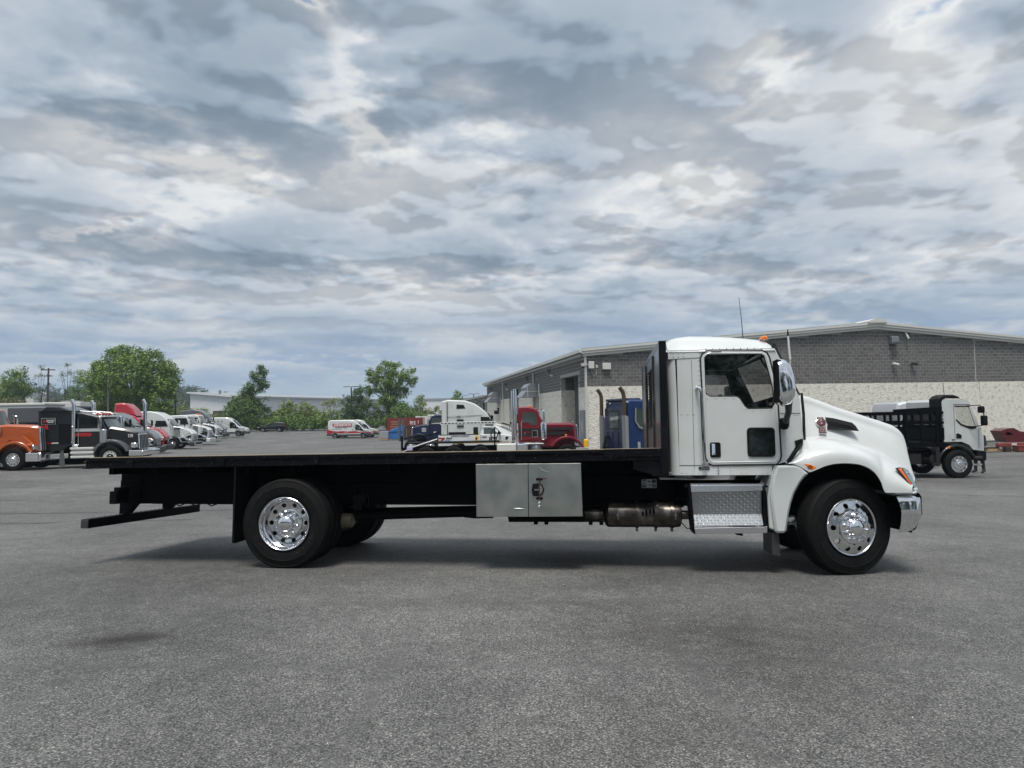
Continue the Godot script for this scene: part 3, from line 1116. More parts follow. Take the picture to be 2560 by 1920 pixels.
func holed_disc(b: B, r0: float, r1: float, n: int, rc: float, rh: float, zf: Callable, oval := 1.0) -> void:
	# a ring of sheet metal with n round hand holes
	for s in n:
		var mid := TAU * s / n
		var half := PI / n
		var inner: Array = []
		var outer: Array = []
		for i in 25:
			var a := TAU * i / 24
			var d := Vector2(cos(a), sin(a))
			# box of the sector in (radius, arc) coordinates round the hole's centre
			var kx := ((r1 - rc) if d.x > 0 else (rc - r0)) / maxf(absf(d.x), 1e-6)
			var ky := half * rc / maxf(absf(d.y), 1e-6)
			var k := minf(kx, ky)
			for e in 2:
				var u := d * (rh if e == 0 else k)
				if e == 0:
					u.y *= oval
				var rr := rc + u.x
				var an := mid + (u.y / rc if e == 1 else u.y / rc)
				var v := Vector3(cos(an) * rr, sin(an) * rr, zf.call(rr))
				if e == 0:
					inner.append(v)
				else:
					outer.append(v)
		for i in 24:
			b.quad(inner[i], outer[i], outer[i + 1], inner[i + 1])
			var back := Vector3(0, 0, -0.02)
			b.quad(inner[i] + back, inner[i], inner[i + 1], inner[i + 1] + back)


func nut_mesh() -> ArrayMesh:
	var b := B.new()
	b.lathe([Vector2(0.021, 0.0), Vector2(0.0205, 0.012), Vector2(0.016, 0.016), Vector2(0.0155, 0.040), Vector2(0.012, 0.050), Vector2(0.006, 0.054), Vector2(0, 0.055)], 6)
	return b.mesh(20.0)


func big_wheel(parent: Node, x: Transform3D, front: bool, called := "wheel") -> Node3D:
	# polished ten-hole wheel of the near truck
	var w := base(called, parent, x)
	var key := "front" if front else "rear"
	if not wheel_parts.has(key):
		var rim := B.new()
		var d := {}
		if front:
			rim.lathe([Vector2(0.262, -0.2), Vector2(0.262, -0.03), Vector2(0.283, -0.026), Vector2(0.296, -0.012), Vector2(0.299, -0.004), Vector2(0.295, 0.002), Vector2(0.287, 0.0), Vector2(0.281, -0.006)], 64)
			holed_disc(rim, 0.176, 0.281, 10, 0.232, 0.027, func(r: float) -> float: return -0.006 + 0.030 * smoothstep(0.281, 0.190, r))
			rim.lathe([Vector2(0.176, 0.0235), Vector2(0.172, 0.034), Vector2(0.168, 0.026), Vector2(0.160, 0.022), Vector2(0.10, 0.022)], 64)
			var hub := B.new()
			hub.lathe([Vector2(0.168, 0.024), Vector2(0.162, 0.034), Vector2(0.152, 0.037), Vector2(0.098, 0.040), Vector2(0.094, 0.050), Vector2(0.092, 0.066), Vector2(0.085, 0.086), Vector2(0.066, 0.104), Vector2(0.036, 0.114), Vector2(0, 0.117)], 48)
			d = {"rim": rim.mesh(30.0), "hub_cover": hub.mesh(40.0), "z": 0.037, "r": 0.130}
		else:
			rim.lathe([Vector2(0.255, -0.2), Vector2(0.258, -0.15), Vector2(0.262, -0.07), Vector2(0.272, -0.055), Vector2(0.276, -0.03), Vector2(0.288, -0.018), Vector2(0.297, -0.006), Vector2(0.299, 0.0), Vector2(0.294, 0.004), Vector2(0.287, 0.0), Vector2(0.280, -0.012), Vector2(0.272, -0.026), Vector2(0.266, -0.05), Vector2(0.254, -0.062), Vector2(0.247, -0.09), Vector2(0.243, -0.135)].slice(7), 64)
			holed_disc(rim, 0.158, 0.243, 10, 0.206, 0.026, func(r: float) -> float: return -0.135 - 0.012 * smoothstep(0.243, 0.17, r))
			rim.lathe([Vector2(0.158, -0.147), Vector2(0.154, -0.138), Vector2(0.148, -0.134), Vector2(0.10, -0.134)], 64)
			var hub := B.new()
			hub.lathe([Vector2(0.160, -0.142), Vector2(0.160, -0.128), Vector2(0.152, -0.122), Vector2(0.104, -0.120), Vector2(0.100, -0.100), Vector2(0.098, -0.048), Vector2(0.090, -0.020), Vector2(0.070, -0.002), Vector2(0.038, 0.008), Vector2(0, 0.011)], 48)
			d = {"rim": rim.mesh(30.0), "hub_cover": hub.mesh(40.0), "z": -0.122, "r": 0.132}
		d["tyre"] = tyre_mesh(0.508, 0.272, 3 if front else 4, 72, 0.490 if front else 0.493)
		wheel_parts[key] = d
		if not wheel_parts.has("nut"):
			wheel_parts["nut"] = nut_mesh()
	var q: Dictionary = wheel_parts[key]
	obj("tyre", q.tyre, M.rubber, w)
	obj("rim", q.rim, M.polished, w)
	obj("hub_cover", q.hub_cover, M.chrome, w)
	for i in 10:
		var a := TAU * (i + 0.5) / 10.0 + 0.12
		var o := obj("lug_nut_cover", wheel_parts.nut, M.chrome, w)
		o.transform = Transform3D(Basis(Vector3.BACK, a), Vector3(cos(a) * q.r, sin(a) * q.r, q.z))
	return w


func arc_letters(s: String, parent: Node, r: float, a0: float, step: float, high: float, z: float) -> void:
	for i in s.length():
		if s[i] == " ":
			continue
		var a := deg_to_rad(a0 - step * i)
		var o := lettering("moulded_letter", s[i], high, M.letter_grey, parent, Transform3D.IDENTITY, 0.004)
		o.transform = Transform3D(Basis(Vector3.BACK, a - PI / 2), Vector3(cos(a) * r, sin(a) * r, z))


# ---------------------------------------------------------------- the flatbed truck in front
func main_truck() -> void:
	var t := base("flatbed_truck", self, Transform3D(Basis(Vector3(0.99439, -0.00971, 0.10534), Vector3(0.01543, 0.99844, -0.0536), Vector3(-0.10465, 0.05492, 0.99299)), Vector3(-2.62499, -0.37397, -8.0828)))
	tag(t, "white day-cab truck with long empty black flatbed and polished wheels", "truck")
	# origin: ground under the rear axle in the plane of the near outer wheel; x forward, the far side at z = -2.4
	var b: B
	# wheels
	var rw := big_wheel(t, Transform3D(Basis.IDENTITY, Vector3(0, 0.489, 0)), false)
	arc_letters("M710", rw, 0.385, -22.0, 13.0, 0.062, -0.003)
	arc_letters("BRIDGESTONE", rw, 0.40, 168.0, 7.5, 0.036, -0.003)
	var fw := big_wheel(t, Transform3D(Basis(Vector3.UP, deg_to_rad(-19.0)), Vector3(6.2, 0.489, -0.10)), true)
	fw.transform = Transform3D(Basis(Vector3.UP, deg_to_rad(19.0)), Vector3(6.2, 0.489, -0.10))
	arc_letters("MICHELIN", fw, 0.39, 192.0, 7.0, 0.036, -0.003)
	var flip := Basis(Vector3.UP, PI)
	big_wheel(t, Transform3D(flip, Vector3(0, 0.489, -2.44)), false)
	big_wheel(t, Transform3D(flip * Basis(Vector3.UP, deg_to_rad(19.0)), Vector3(6.2, 0.489, -2.34)), true)
	for z in [-0.33, -2.11]:
		var w := base("inner_wheel", t, Transform3D(Basis.IDENTITY if z > -1 else flip, Vector3(0, 0.489, z)))
		obj("tyre", wheel_parts.rear.tyre, M.rubber, w)
		b = B.new()
		b.lathe([Vector2(0.28, -0.24), Vector2(0.26, -0.2), Vector2(0.25, -0.03), Vector2(0.285, -0.02)], 32)
		b.lathe([Vector2(0.25, -0.10), Vector2(0.05, -0.10)], 32)
		obj("rim", b, M.dull_metal, w)
	# frame, axles, driveline
	for z in [-0.78, -1.64]:
		b = B.new()
		b.box(Vector3(2.0, 0.79, z), Vector3(9.0, 0.27, 0.09), 0.012)
		obj("frame_rail", b, M.black_steel, t)
		b = B.new()
		b.prism(pts([-2.497, 0.93, 4.2, 0.95, 4.2, 1.2, -2.497, 1.115]), z - 0.05, z + 0.05)
		obj("deck_sill", b, M.black_steel, t, 0.0)
	b = B.new()
	b.prism(pts([-2.05, 0.654, -0.6, 0.651, -0.6, 1.118, -2.05, 1.108]), -0.74, -0.72)
	obj("side_skirt", b, M.black_steel, t, 0.0)
	b = B.new()
	b.prism(pts([1.15, 0.69, 2.2, 0.70, 2.2, 1.15, 1.15, 1.14]), -0.74, -0.72)
	obj("side_skirt", b, M.black_steel, t, 0.0)
	b = B.new()
	for k in 12:
		b.box(Vector3(-2.2 + k * 0.56, 1.10 + k * 0.0068, -1.21), Vector3(0.06, 0.12, 2.2))
	var cm := obj("deck_cross_member", b, M.black_steel, t, 0.0)
	cm.set_meta("kind", "stuff")
	b = B.new()
	b.tube([Vector3(0, 0.489, -0.35), Vector3(0, 0.489, -2.1)], 0.09, 12)
	b.t = Transform3D(Basis.IDENTITY, Vector3(0, 0.5, -1.21))
	b.lathe([Vector2(0, -0.26), Vector2(0.2, -0.2), Vector2(0.24, 0), Vector2(0.2, 0.2), Vector2(0, 0.26)], 16)
	obj("rear_axle", b, M.black_steel, t)
	b = B.new()
	b.tube([Vector3(6.2, 0.44, -0.4), Vector3(6.2, 0.38, -1.2), Vector3(6.2, 0.44, -2.0)], 0.07, 10)
	obj("front_axle", b, M.black_steel, t)
	b = B.new()
	b.tube([Vector3(0.3, 0.52, -1.21), Vector3(2.0, 0.56, -1.21), Vector3(4.6, 0.66, -1.21)], 0.055, 12)
	obj("drive_shaft", b, M.black_steel, t)
	b = B.new()
	b.tube([Vector3(0.25, 0.50, -0.62), Vector3(1.132, 0.534, -0.66), Vector3(1.95, 0.56, -0.7)], 0.045, 12)
	b.tube([Vector3(1.95, 0.56, -0.7), Vector3(2.07, 0.565, -0.7), Vector3(2.3, 0.57, -0.7)], [0.05, 0.066, 0.066], 12)
	obj("torque_rod", b, M.black_steel, t)
	for z in [-0.78, -1.64]:
		b = B.new()
		for k in 5:
			var dy := k * 0.024
			var lx := 0.72 - k * 0.11
			b.tube([Vector3(-lx, 0.70 - dy, z), Vector3(0, 0.61 - dy, z), Vector3(lx, 0.70 - dy, z)], 0.02, 6)
		b.box(Vector3(0.0, 0.62, z), Vector3(0.16, 0.3, 0.13), 0.02)
		obj("leaf_spring", b, M.black_steel, t)
	b = B.new()
	b.tube([Vector3(0.40, 0.50, -0.62), Vector3(0.42, 0.50, -0.62), Vector3(0.55, 0.50, -0.62), Vector3(0.60, 0.50, -0.62), Vector3(0.615, 0.50, -0.62)], [0.085, 0.088, 0.088, 0.082, 0.05], 20)
	var ab := obj("brake_chamber", b, mat("olive_paint", lin(0.16, 0.14, 0.085), 0.35, 0.2), t)
	ab.position = Vector3(0.02, -0.02, 0.08)
	b = B.new()
	for k in 5:
		b.tube([Vector3(0.55 + k * 0.05, 0.80 + 0.02 * (k % 2), -0.70), Vector3(0.58 + k * 0.05, 0.72, -0.68), Vector3(0.66 + k * 0.03, 0.70 - 0.02 * k, -0.67)], 0.013, 6)
	b.box(Vector3(0.66, 0.74, -0.69), Vector3(0.16, 0.10, 0.06), 0.01)
	b.box(Vector3(0.63, 0.64, -0.68), Vector3(0.10, 0.09, 0.03))
	obj("air_valve", b, M.black_plastic, t)
	b = B.new()
	b.tube([Vector3(1.2, 0.82, -1.25), Vector3(1.9, 0.82, -1.25)], 0.15, 16)
	b.tube([Vector3(2.6, 0.62, -1.9), Vector3(3.9, 0.62, -1.9)], 0.27, 20)
	obj("far_tank", b, M.black_paint, t)
	# deck, tilted a little up to the front
	var dk := base("deck", t, Transform3D(Basis(Vector3.BACK, 0.0127), Vector3(-2.447, 1.238, 0)))
	var long := 6.677
	for i in 12:
		b = B.new()
		b.box(Vector3(long / 2, -0.012, -0.14 - i * 0.1965), Vector3(long - 0.02, 0.036, 0.189), 0.004)
		obj("plank", b, M.deck_wood, dk)
	for s in 2:
		var z := -0.02 if s == 0 else -2.42
		b = B.new()
		b.box(Vector3(long / 2 - 0.16, -0.020, z), Vector3(long - 0.32, 0.036, 0.055), 0.004)
		obj("rub_rail", b, M.scuffed_rail, dk)
		b = B.new()
		b.box(Vector3(long / 2 - 0.16, -0.080, z - (0.014 if s == 0 else -0.014)), Vector3(long - 0.32, 0.092, 0.05), 0.006)
		obj("side_rail", b, M.scuffed_rail, dk)
		if s == 0:
			for k in 6:
				b = B.new()
				b.box(Vector3(0.55 + k * 1.12, -0.06, -0.004), Vector3(0.10, 0.11, 0.024), 0.004)
				obj("stake_pocket", b, M.scuffed_rail, dk)
	b = B.new()
	b.box(Vector3(0.012, -0.066, -1.22), Vector3(0.05, 0.125, 2.42), 0.006)
	b.box(Vector3(0.0, -0.125, -0.03), Vector3(0.09, 0.008, 0.06))
	obj("tail_rail", b, M.scuffed_rail, dk)
	b = B.new()
	b.box(Vector3(long - 0.31, -0.04, -0.02), Vector3(0.62, 0.086, 0.06), 0.004)
	b.box(Vector3(long - 0.31, -0.10, -0.03), Vector3(0.62, 0.05, 0.05), 0.004)
	obj("front_corner", b, M.scuffed_rail, dk)
	# headboard
	var hb := base("headboard", t)
	for z in [0.0, -2.44]:
		b = B.new()
		b.box(Vector3(4.268, 1.776, z - 0.04), Vector3(0.080, 1.452, 0.08), 0.008)
		obj("post", b, M.black_paint, hb)
	b = B.new()
	b.box(Vector3(4.268, 2.465, -1.24), Vector3(0.078, 0.078, 2.33), 0.008)
	obj("top_bar", b, M.black_paint, hb)
	for q in [[-0.08, -0.72], [-1.72, -2.40]]:
		b = B.new()
		b.box(Vector3(4.237, 1.875, (q[0] + q[1]) / 2), Vector3(0.012, 1.11, q[0] - q[1]))
		obj("panel", b, M.scuffed_black, hb, 0.0)
	b = B.new()
	b.box(Vector3(4.237, 2.37, -1.22), Vector3(0.012, 0.12, 1.0))
	b.box(Vector3(4.237, 1.45, -1.22), Vector3(0.012, 0.26, 1.0))
	obj("panel", b, M.scuffed_black, hb, 0.0)
	for z in [-0.72, -1.72]:
		b = B.new()
		b.box(Vector3(4.226, 1.875, z), Vector3(0.03, 1.11, 0.03), 0.006)
		obj("panel_bead", b, M.scuffed_black, hb)
	b = B.new()
	b.box(Vector3(4.262, 1.95, -1.22), Vector3(0.006, 0.76, 1.0))
	obj("louvre_back", b, M.black_steel, hb, 0.0)
	for k in 22:
		b = B.new()
		b.t = Transform3D(Basis(Vector3.BACK, 0.7), Vector3(4.24, 1.605 + k * 0.033, -1.22))
		b.box(Vector3.ZERO, Vector3(0.034, 0.008, 0.98))
		obj("louvre_slat", b, M.black_paint, hb, 0.0)
	b = B.new()
	b.prism(pts([3.93, 1.10, 4.2, 1.02, 4.31, 1.02, 4.31, 1.20, 3.93, 1.20]), -0.14, -0.05)
	obj("foot_gusset", b, M.black_paint, hb, 0.0)
	b = B.new()
	b.prism(pts([3.93, 1.10, 4.2, 1.02, 4.31, 1.02, 4.31, 1.20, 3.93, 1.20]), -2.4, -2.3)
	obj("foot_gusset", b, M.black_paint, hb, 0.0)
	b = B.new()
	b.tube([Vector3(4.22, 1.08, -0.2), Vector3(4.40, 1.035, -0.25)], 0.016, 8)
	b.tube([Vector3(4.19, 1.095, -0.2), Vector3(4.25, 1.09, -0.2)], 0.026, 10)
	obj("latch_rod", b, M.dull_metal, hb)
	b = B.new()
	b.box(Vector3(4.38, 0.985, -0.4), Vector3(0.28, 0.02, 0.1))
	obj("air_line_tray", b, M.dull_metal, t, 0.0)
	truck_rear(t)
	truck_fittings(t)
	truck_cab(t)
	truck_hood(t)


func truck_rear(t: Node3D) -> void:
	var b := B.new()
	b.box(Vector3(-2.46, 0.88, -1.22), Vector3(0.06, 0.50, 0.95), 0.01)
	obj("tail_plate", b, M.black_steel, t)
	for z in [-0.52, -1.92]:
		b = B.new()
		b.box(Vector3(-2.37, 0.75, z), Vector3(0.1, 0.155, 0.24), 0.012)
		b.box(Vector3(-2.34, 0.85, z), Vector3(0.075, 0.05, 0.2), 0.008)
		obj("tail_lamp_box", b, M.black_plastic, t)
		b = B.new()
		b.t = Transform3D(Basis(Vector3.UP, -PI / 2), Vector3(-2.424, 0.75, z))
		b.lathe([Vector2(0.055, 0.0), Vector2(0.05, 0.012), Vector2(0, 0.016)], 16)
		obj("tail_lamp", b, M.red_lens, t)
	for z in [-0.76, -1.68]:
		b = B.new()
		b.prism(pts([-2.49, 0.518, -2.38, 0.53, -2.22, 0.72, -2.22, 0.95, -2.49, 0.95]), z - 0.05, z + 0.05)
		obj("underride_bracket", b, M.black_steel, t, 0.0)
	b = B.new()
	b.box(Vector3(-2.42, 0.472, -1.2), Vector3(0.10, 0.105, 2.4), 0.006)
	obj("underride_bar", b, M.black_steel, t)
	b = B.new()
	b.box(Vector3(-2.42, 0.472, 0.006), Vector3(0.092, 0.096, 0.012), 0.006)
	obj("bar_cap", b, M.grey_plastic, t)
	b = B.new()
	for k in 22:
		b.prism(pts([-2.44, 0.524, -2.42, 0.524, -2.43, 0.534]), -0.08 - k * 0.1, -0.05 - k * 0.1)
	var g := obj("grip_tooth", b, M.dull_metal, t, 0.0)
	g.set_meta("kind", "stuff")
	for z in [[0.0, -0.62], [-1.82, -2.44]]:
		b = B.new()
		var rows: Array = []
		for i in 9:
			var u := i / 8.0
			var y := lerpf(1.13, 0.265, u)
			var row := PackedVector3Array()
			for k in 5:
				var v := k / 4.0
				row.append(Vector3(-0.605 - 0.012 * sin(u * 3.0 + v) + (0.02 * u * u), y + 0.02 * u * v, lerpf(z[0], z[1], v)))
			rows.append(row)
		b.grid(rows)
		var rows2: Array = []
		for row: PackedVector3Array in rows:
			var o := PackedVector3Array()
			for v in row:
				o.append(v + Vector3(0.01, 0, 0))
			rows2.append(o)
		b.grid(rows2, false, true)
		b.box(Vector3(-0.6, 0.70, z[0] - 0.004), Vector3(0.02, 0.86, 0.006))
		obj("mud_flap", b, M.black_plastic, t)
		b = B.new()
		b.t = Transform3D(Basis.IDENTITY, Vector3(-0.617, 1.01, z[0] - 0.05))
		b.lathe([Vector2(0.018, -0.01), Vector2(0.016, 0.006), Vector2(0, 0.01)], 10)
		obj("flap_bolt", b, M.dull_metal, t)
	b = B.new()
	for k in 3:
		b.tube([Vector3(-1.95 + k * 0.22, 0.66, -1.0), Vector3(-1.86 + k * 0.22, 0.61, -1.0), Vector3(-1.74 + k * 0.22, 0.655, -1.0)], 0.009, 6)
	obj("trailer_cable", b, M.black_plastic, t)


func truck_fittings(t: Node3D) -> void:
	var b := B.new()
	# toolbox
	var tb := base("toolbox", t)
	b.prism(pts([2.2, 1.157, 3.361, 1.166, 3.375, 0.593, 2.209, 0.58]), -0.62, -0.014, 0.006)
	obj("shell", b, M.black_steel, tb)
	b = B.new()
	b.prism(pts([2.2, 1.157, 2.781, 1.161, 2.783, 0.586, 2.209, 0.58]), -0.014, 0.0, 0.003)
	var door := obj("door", b, M.galvanised, tb)
	b = B.new()
	b.prism(pts([2.787, 1.161, 3.361, 1.166, 3.375, 0.593, 2.789, 0.586]), -0.014, 0.004, 0.003)
	door = obj("door", b, M.galvanised, tb)
	b = B.new()
	b.prism(pts([2.834, 0.945, 2.90, 0.95, 2.94, 0.93, 2.962, 0.878, 2.94, 0.826, 2.90, 0.806, 2.834, 0.812, 2.821, 0.878]), 0.004, 0.016, 0.004)
	obj("paddle_latch", b, M.black_plastic, tb)
	b = B.new()
	b.prism(pts([2.90, 0.93, 2.93, 0.918, 2.946, 0.878, 2.93, 0.838, 2.90, 0.826]), 0.014, 0.022, 0.003)
	b.box(Vector3(2.878, 0.878, 0.019), Vector3(0.05, 0.014, 0.006))
	obj("latch_paddle", b, M.dull_metal, tb)
	for y in [0.992, 0.785]:
		b = B.new()
		b.box(Vector3(2.907, y, 0.01), Vector3(0.07, 0.026, 0.014), 0.004)
		b.box(Vector3(2.907, y, 0.024), Vector3(0.022, 0.03, 0.018), 0.004)
		obj("hasp", b, M.black_steel, tb)
	b = B.new()
	b.tube([Vector3(2.985, 1.0, 0.03), Vector3(2.92, 1.003, 0.03), Vector3(2.907, 0.99, 0.03), Vector3(2.908, 0.77, 0.03)], 0.006, 6)
	obj("lock_rod", b, mat("rust", lin(0.10, 0.05, 0.035), 0.8, 0.3), tb)
	b = B.new()
	for k in 5:
		b.tube([Vector3(2.908 + 0.008 * (k % 2), 0.765 - k * 0.018, 0.024), Vector3(2.902 - 0.006 * (k % 2), 0.755 - k * 0.018, 0.028), Vector3(2.908, 0.745 - k * 0.018, 0.022)], 0.0045, 6)
	obj("chain", b, M.silver, tb)
	# creases and dings in the door sheets
	b = B.new()
	b.tube([Vector3(2.62, 0.675, 0.0005), Vector3(2.68, 0.675, 0.003), Vector3(2.74, 0.668, 0.0005)], [0.001, 0.005, 0.001], 6)
	b.tube([Vector3(2.90, 1.13, 0.003), Vector3(2.94, 1.09, 0.006), Vector3(3.02, 1.068, 0.003)], [0.001, 0.004, 0.001], 6)
	obj("dent", b, M.galvanised, tb)
	b = B.new()
	b.prism(pts([2.52, 0.58, 3.40, 0.59, 3.40, 0.505, 2.535, 0.499]), -0.6, -0.28, 0.01)
	for x in [2.84, 2.96, 3.46, 3.58]:
		b.box(Vector3(x, 0.495, -0.34), Vector3(0.045, 0.05, 0.05), 0.006)
	obj("battery_tray", b, M.black_steel, t)
	# exhaust can
	var ex := base("exhaust_canister", t)
	var xf := Transform3D(Basis(Vector3(0, 0, -1), Vector3.UP, Vector3(1, 0, 0)), Vector3(0, 0.578, -0.44))
	b = B.new()
	b.t = xf
	b.lathe([Vector2(0.05, 3.38), Vector2(0.06, 3.40), Vector2(0.06, 3.60), Vector2(0.12, 3.63), Vector2(0.142, 3.66), Vector2(0.142, 3.985)], 32)
	b.lathe([Vector2(0.137, 3.985), Vector2(0.137, 4.19), Vector2(0.140, 4.20), Vector2(0.140, 4.40), Vector2(0.132, 4.46), Vector2(0.10, 4.475), Vector2(0.05, 4.48), Vector2(0.05, 4.56)], 32)
	obj("can", b, M.scorched, ex)
	for x in [3.98, 4.19, 4.37]:
		b = B.new()
		b.t = xf
		b.lathe([Vector2(0.139, x - 0.02), Vector2(0.150, x - 0.017), Vector2(0.150, x + 0.017), Vector2(0.139, x + 0.02)], 32)
		b.t = Transform3D.IDENTITY
		b.box(Vector3(x, 0.42, -0.44), Vector3(0.03, 0.05, 0.03), 0.005)
		b.tube([Vector3(x, 0.42, -0.44), Vector3(x, 0.39, -0.44)], 0.008, 6)
		obj("band_clamp", b, M.scorched, ex)
	for x in [3.765, 4.40]:
		b = B.new()
		b.box(Vector3(x, 0.60, -0.292), Vector3(0.008, 0.13, 0.008))
		b.box(Vector3(x, 0.585, -0.288), Vector3(0.035, 0.008, 0.008))
		obj("sensor_clip", b, M.dull_metal, ex)
	b = B.new()
	for k in 4:
		b.box(Vector3(4.04 + k * 0.04, 0.60 + 0.012 * k, -0.300), Vector3(0.022, 0.05 + 0.02 * (k % 2), 0.01), 0.003)
	obj("heat_plate", b, M.black_steel, ex)
	b = B.new()
	b.tube([Vector3(4.47, 0.50, -0.4), Vector3(4.52, 0.44, -0.3), Vector3(4.6, 0.46, -0.2)], 0.006, 6)
	b.tube([Vector3(3.58, 0.72, -0.40), Vector3(3.62, 0.66, -0.30), Vector3(3.56, 0.60, -0.34), Vector3(3.62, 0.56, -0.36)], 0.005, 6)
	obj("sensor_wire", b, M.black_plastic, ex)
	b = B.new()
	b.box(Vector3(3.9, 0.86, -0.72), Vector3(1.1, 0.3, 0.08), 0.01)
	b.box(Vector3(3.6, 0.86, -0.66), Vector3(0.18, 0.22, 0.06), 0.01)
	b.tube([Vector3(4.45, 0.75, -0.6), Vector3(4.7, 0.68, -0.5), Vector3(5.3, 0.68, -0.5)], 0.05, 10)
	obj("chassis_box", b, M.black_steel, t)
	# warning sticker with four little panels
	var st := base("warning_sticker", t)
	b = B.new()
	b.box(Vector3(4.146, 0.918, -0.672), Vector3(0.172, 0.102, 0.004))
	obj("sheet", b, M.light_grey, st, 0.0)
	for q in [[4.09, 0.958, 0.05, 0.016, "deep_red"], [4.09, 0.889, 0.05, 0.034, "door_grey"], [4.203, 0.945, 0.05, 0.042, "charcoal"], [4.203, 0.893, 0.05, 0.044, "mid_grey"], [4.09, 0.928, 0.012, 0.026, "letter_black"], [4.147, 0.942, 0.034, 0.012, "letter_black"], [4.156, 0.902, 0.014, 0.02, "letter_black"], [4.146, 0.88, 0.016, 0.006, "letter_black"]]:
		b = B.new()
		b.box(Vector3(q[0], q[1], -0.669), Vector3(q[2], q[3], 0.003))
		obj("print", b, M[q[4]], st, 0.0)
	# folded step of tread plate
	var sp := base("cab_step", t)
	b = B.new()
	b.prism(pts([4.519, 0.924, 5.304, 0.931, 5.302, 0.868, 4.522, 0.853]), -0.085, -0.07, 0.003)
	b.box(Vector3(4.912, 0.935, -0.18), Vector3(0.74, 0.014, 0.2))
	obj("upper_tread", b, M.polished, sp)
	b = B.new()
	b.prism(pts([4.563, 0.471, 5.323, 0.492, 5.321, 0.426, 4.577, 0.407]), -0.065, -0.05, 0.003)
	b.box(Vector3(4.945, 0.480, -0.14), Vector3(0.755, 0.012, 0.17))
	obj("lower_tread", b, M.polished, sp)
	b = B.new()
	var rows: Array = []
	for q in [[0.862, -0.10], [0.61, -0.16], [0.495, -0.115]]:
		rows.append(PackedVector3Array([Vector3(4.538 + (0.862 - q[0]) * 0.05, q[0] - 0.004, q[1]), Vector3(5.286 + (0.862 - q[0]) * 0.03, q[0] + 0.006, q[1])]))
	b.grid(rows)
	obj("tread_plate", b, M.tread_plate, sp, 10.0)
	b = B.new()
	var lz := 0
	for j in 12:
		var y := 0.842 - j * 0.030
		for i in 20:
			var x := 4.562 + i * 0.0366 + (0.862 - y) * 0.04
			var z := lerpf(-0.10, -0.16, (0.862 - y) / 0.252) if y > 0.61 else lerpf(-0.16, -0.115, (0.61 - y) / 0.115)
			var a := 0.75 if (i + j) % 2 == 0 else -0.75
			var l := Vector3(cos(a), sin(a), 0) * 0.0205
			var s := Vector3(-sin(a), cos(a), 0) * 0.0062
			var c := Vector3(x, y, z)
			var up := Vector3(0, 0, 0.008)
			var q := [c - l, c - s, c + l, c + s]
			b.tri(q[0], q[1], c + up)
			b.tri(q[1], q[2], c + up)
			b.tri(q[2], q[3], c + up)
			b.tri(q[3], q[0], c + up)
			lz += 1
	var lo := obj("tread_lozenge", b, M.tread_bright, sp, 0.0)
	lo.set_meta("kind", "stuff")
	for k in 5:
		b = B.new()
		b.t = Transform3D(Basis.IDENTITY, Vector3(4.59 + k * 0.161, 0.880 + k * 0.0018, -0.07))
		b.lathe([Vector2(0.009, 0), Vector2(0.007, 0.004), Vector2(0, 0.005)], 8)
		obj("bolt", b, M.polished, sp)
	b = B.new()
	b.prism(pts([4.505, 0.93, 4.54, 0.93, 4.575, 0.40, 4.55, 0.43]), -0.3, -0.068)
	obj("end_plate", b, M.black_steel, sp, 0.0)
	b = B.new()
	b.prism(pts([5.29, 0.93, 5.33, 0.86, 5.345, 0.45, 5.322, 0.42]), -0.3, -0.068)
	b.tube([Vector3(5.31, 0.93, -0.08), Vector3(5.345, 0.91, -0.06)], 0.012, 6)
	b.tube([Vector3(4.5, 0.925, -0.08), Vector3(4.475, 0.905, -0.06)], 0.012, 6)
	obj("end_plate", b, M.black_steel, sp, 0.0)


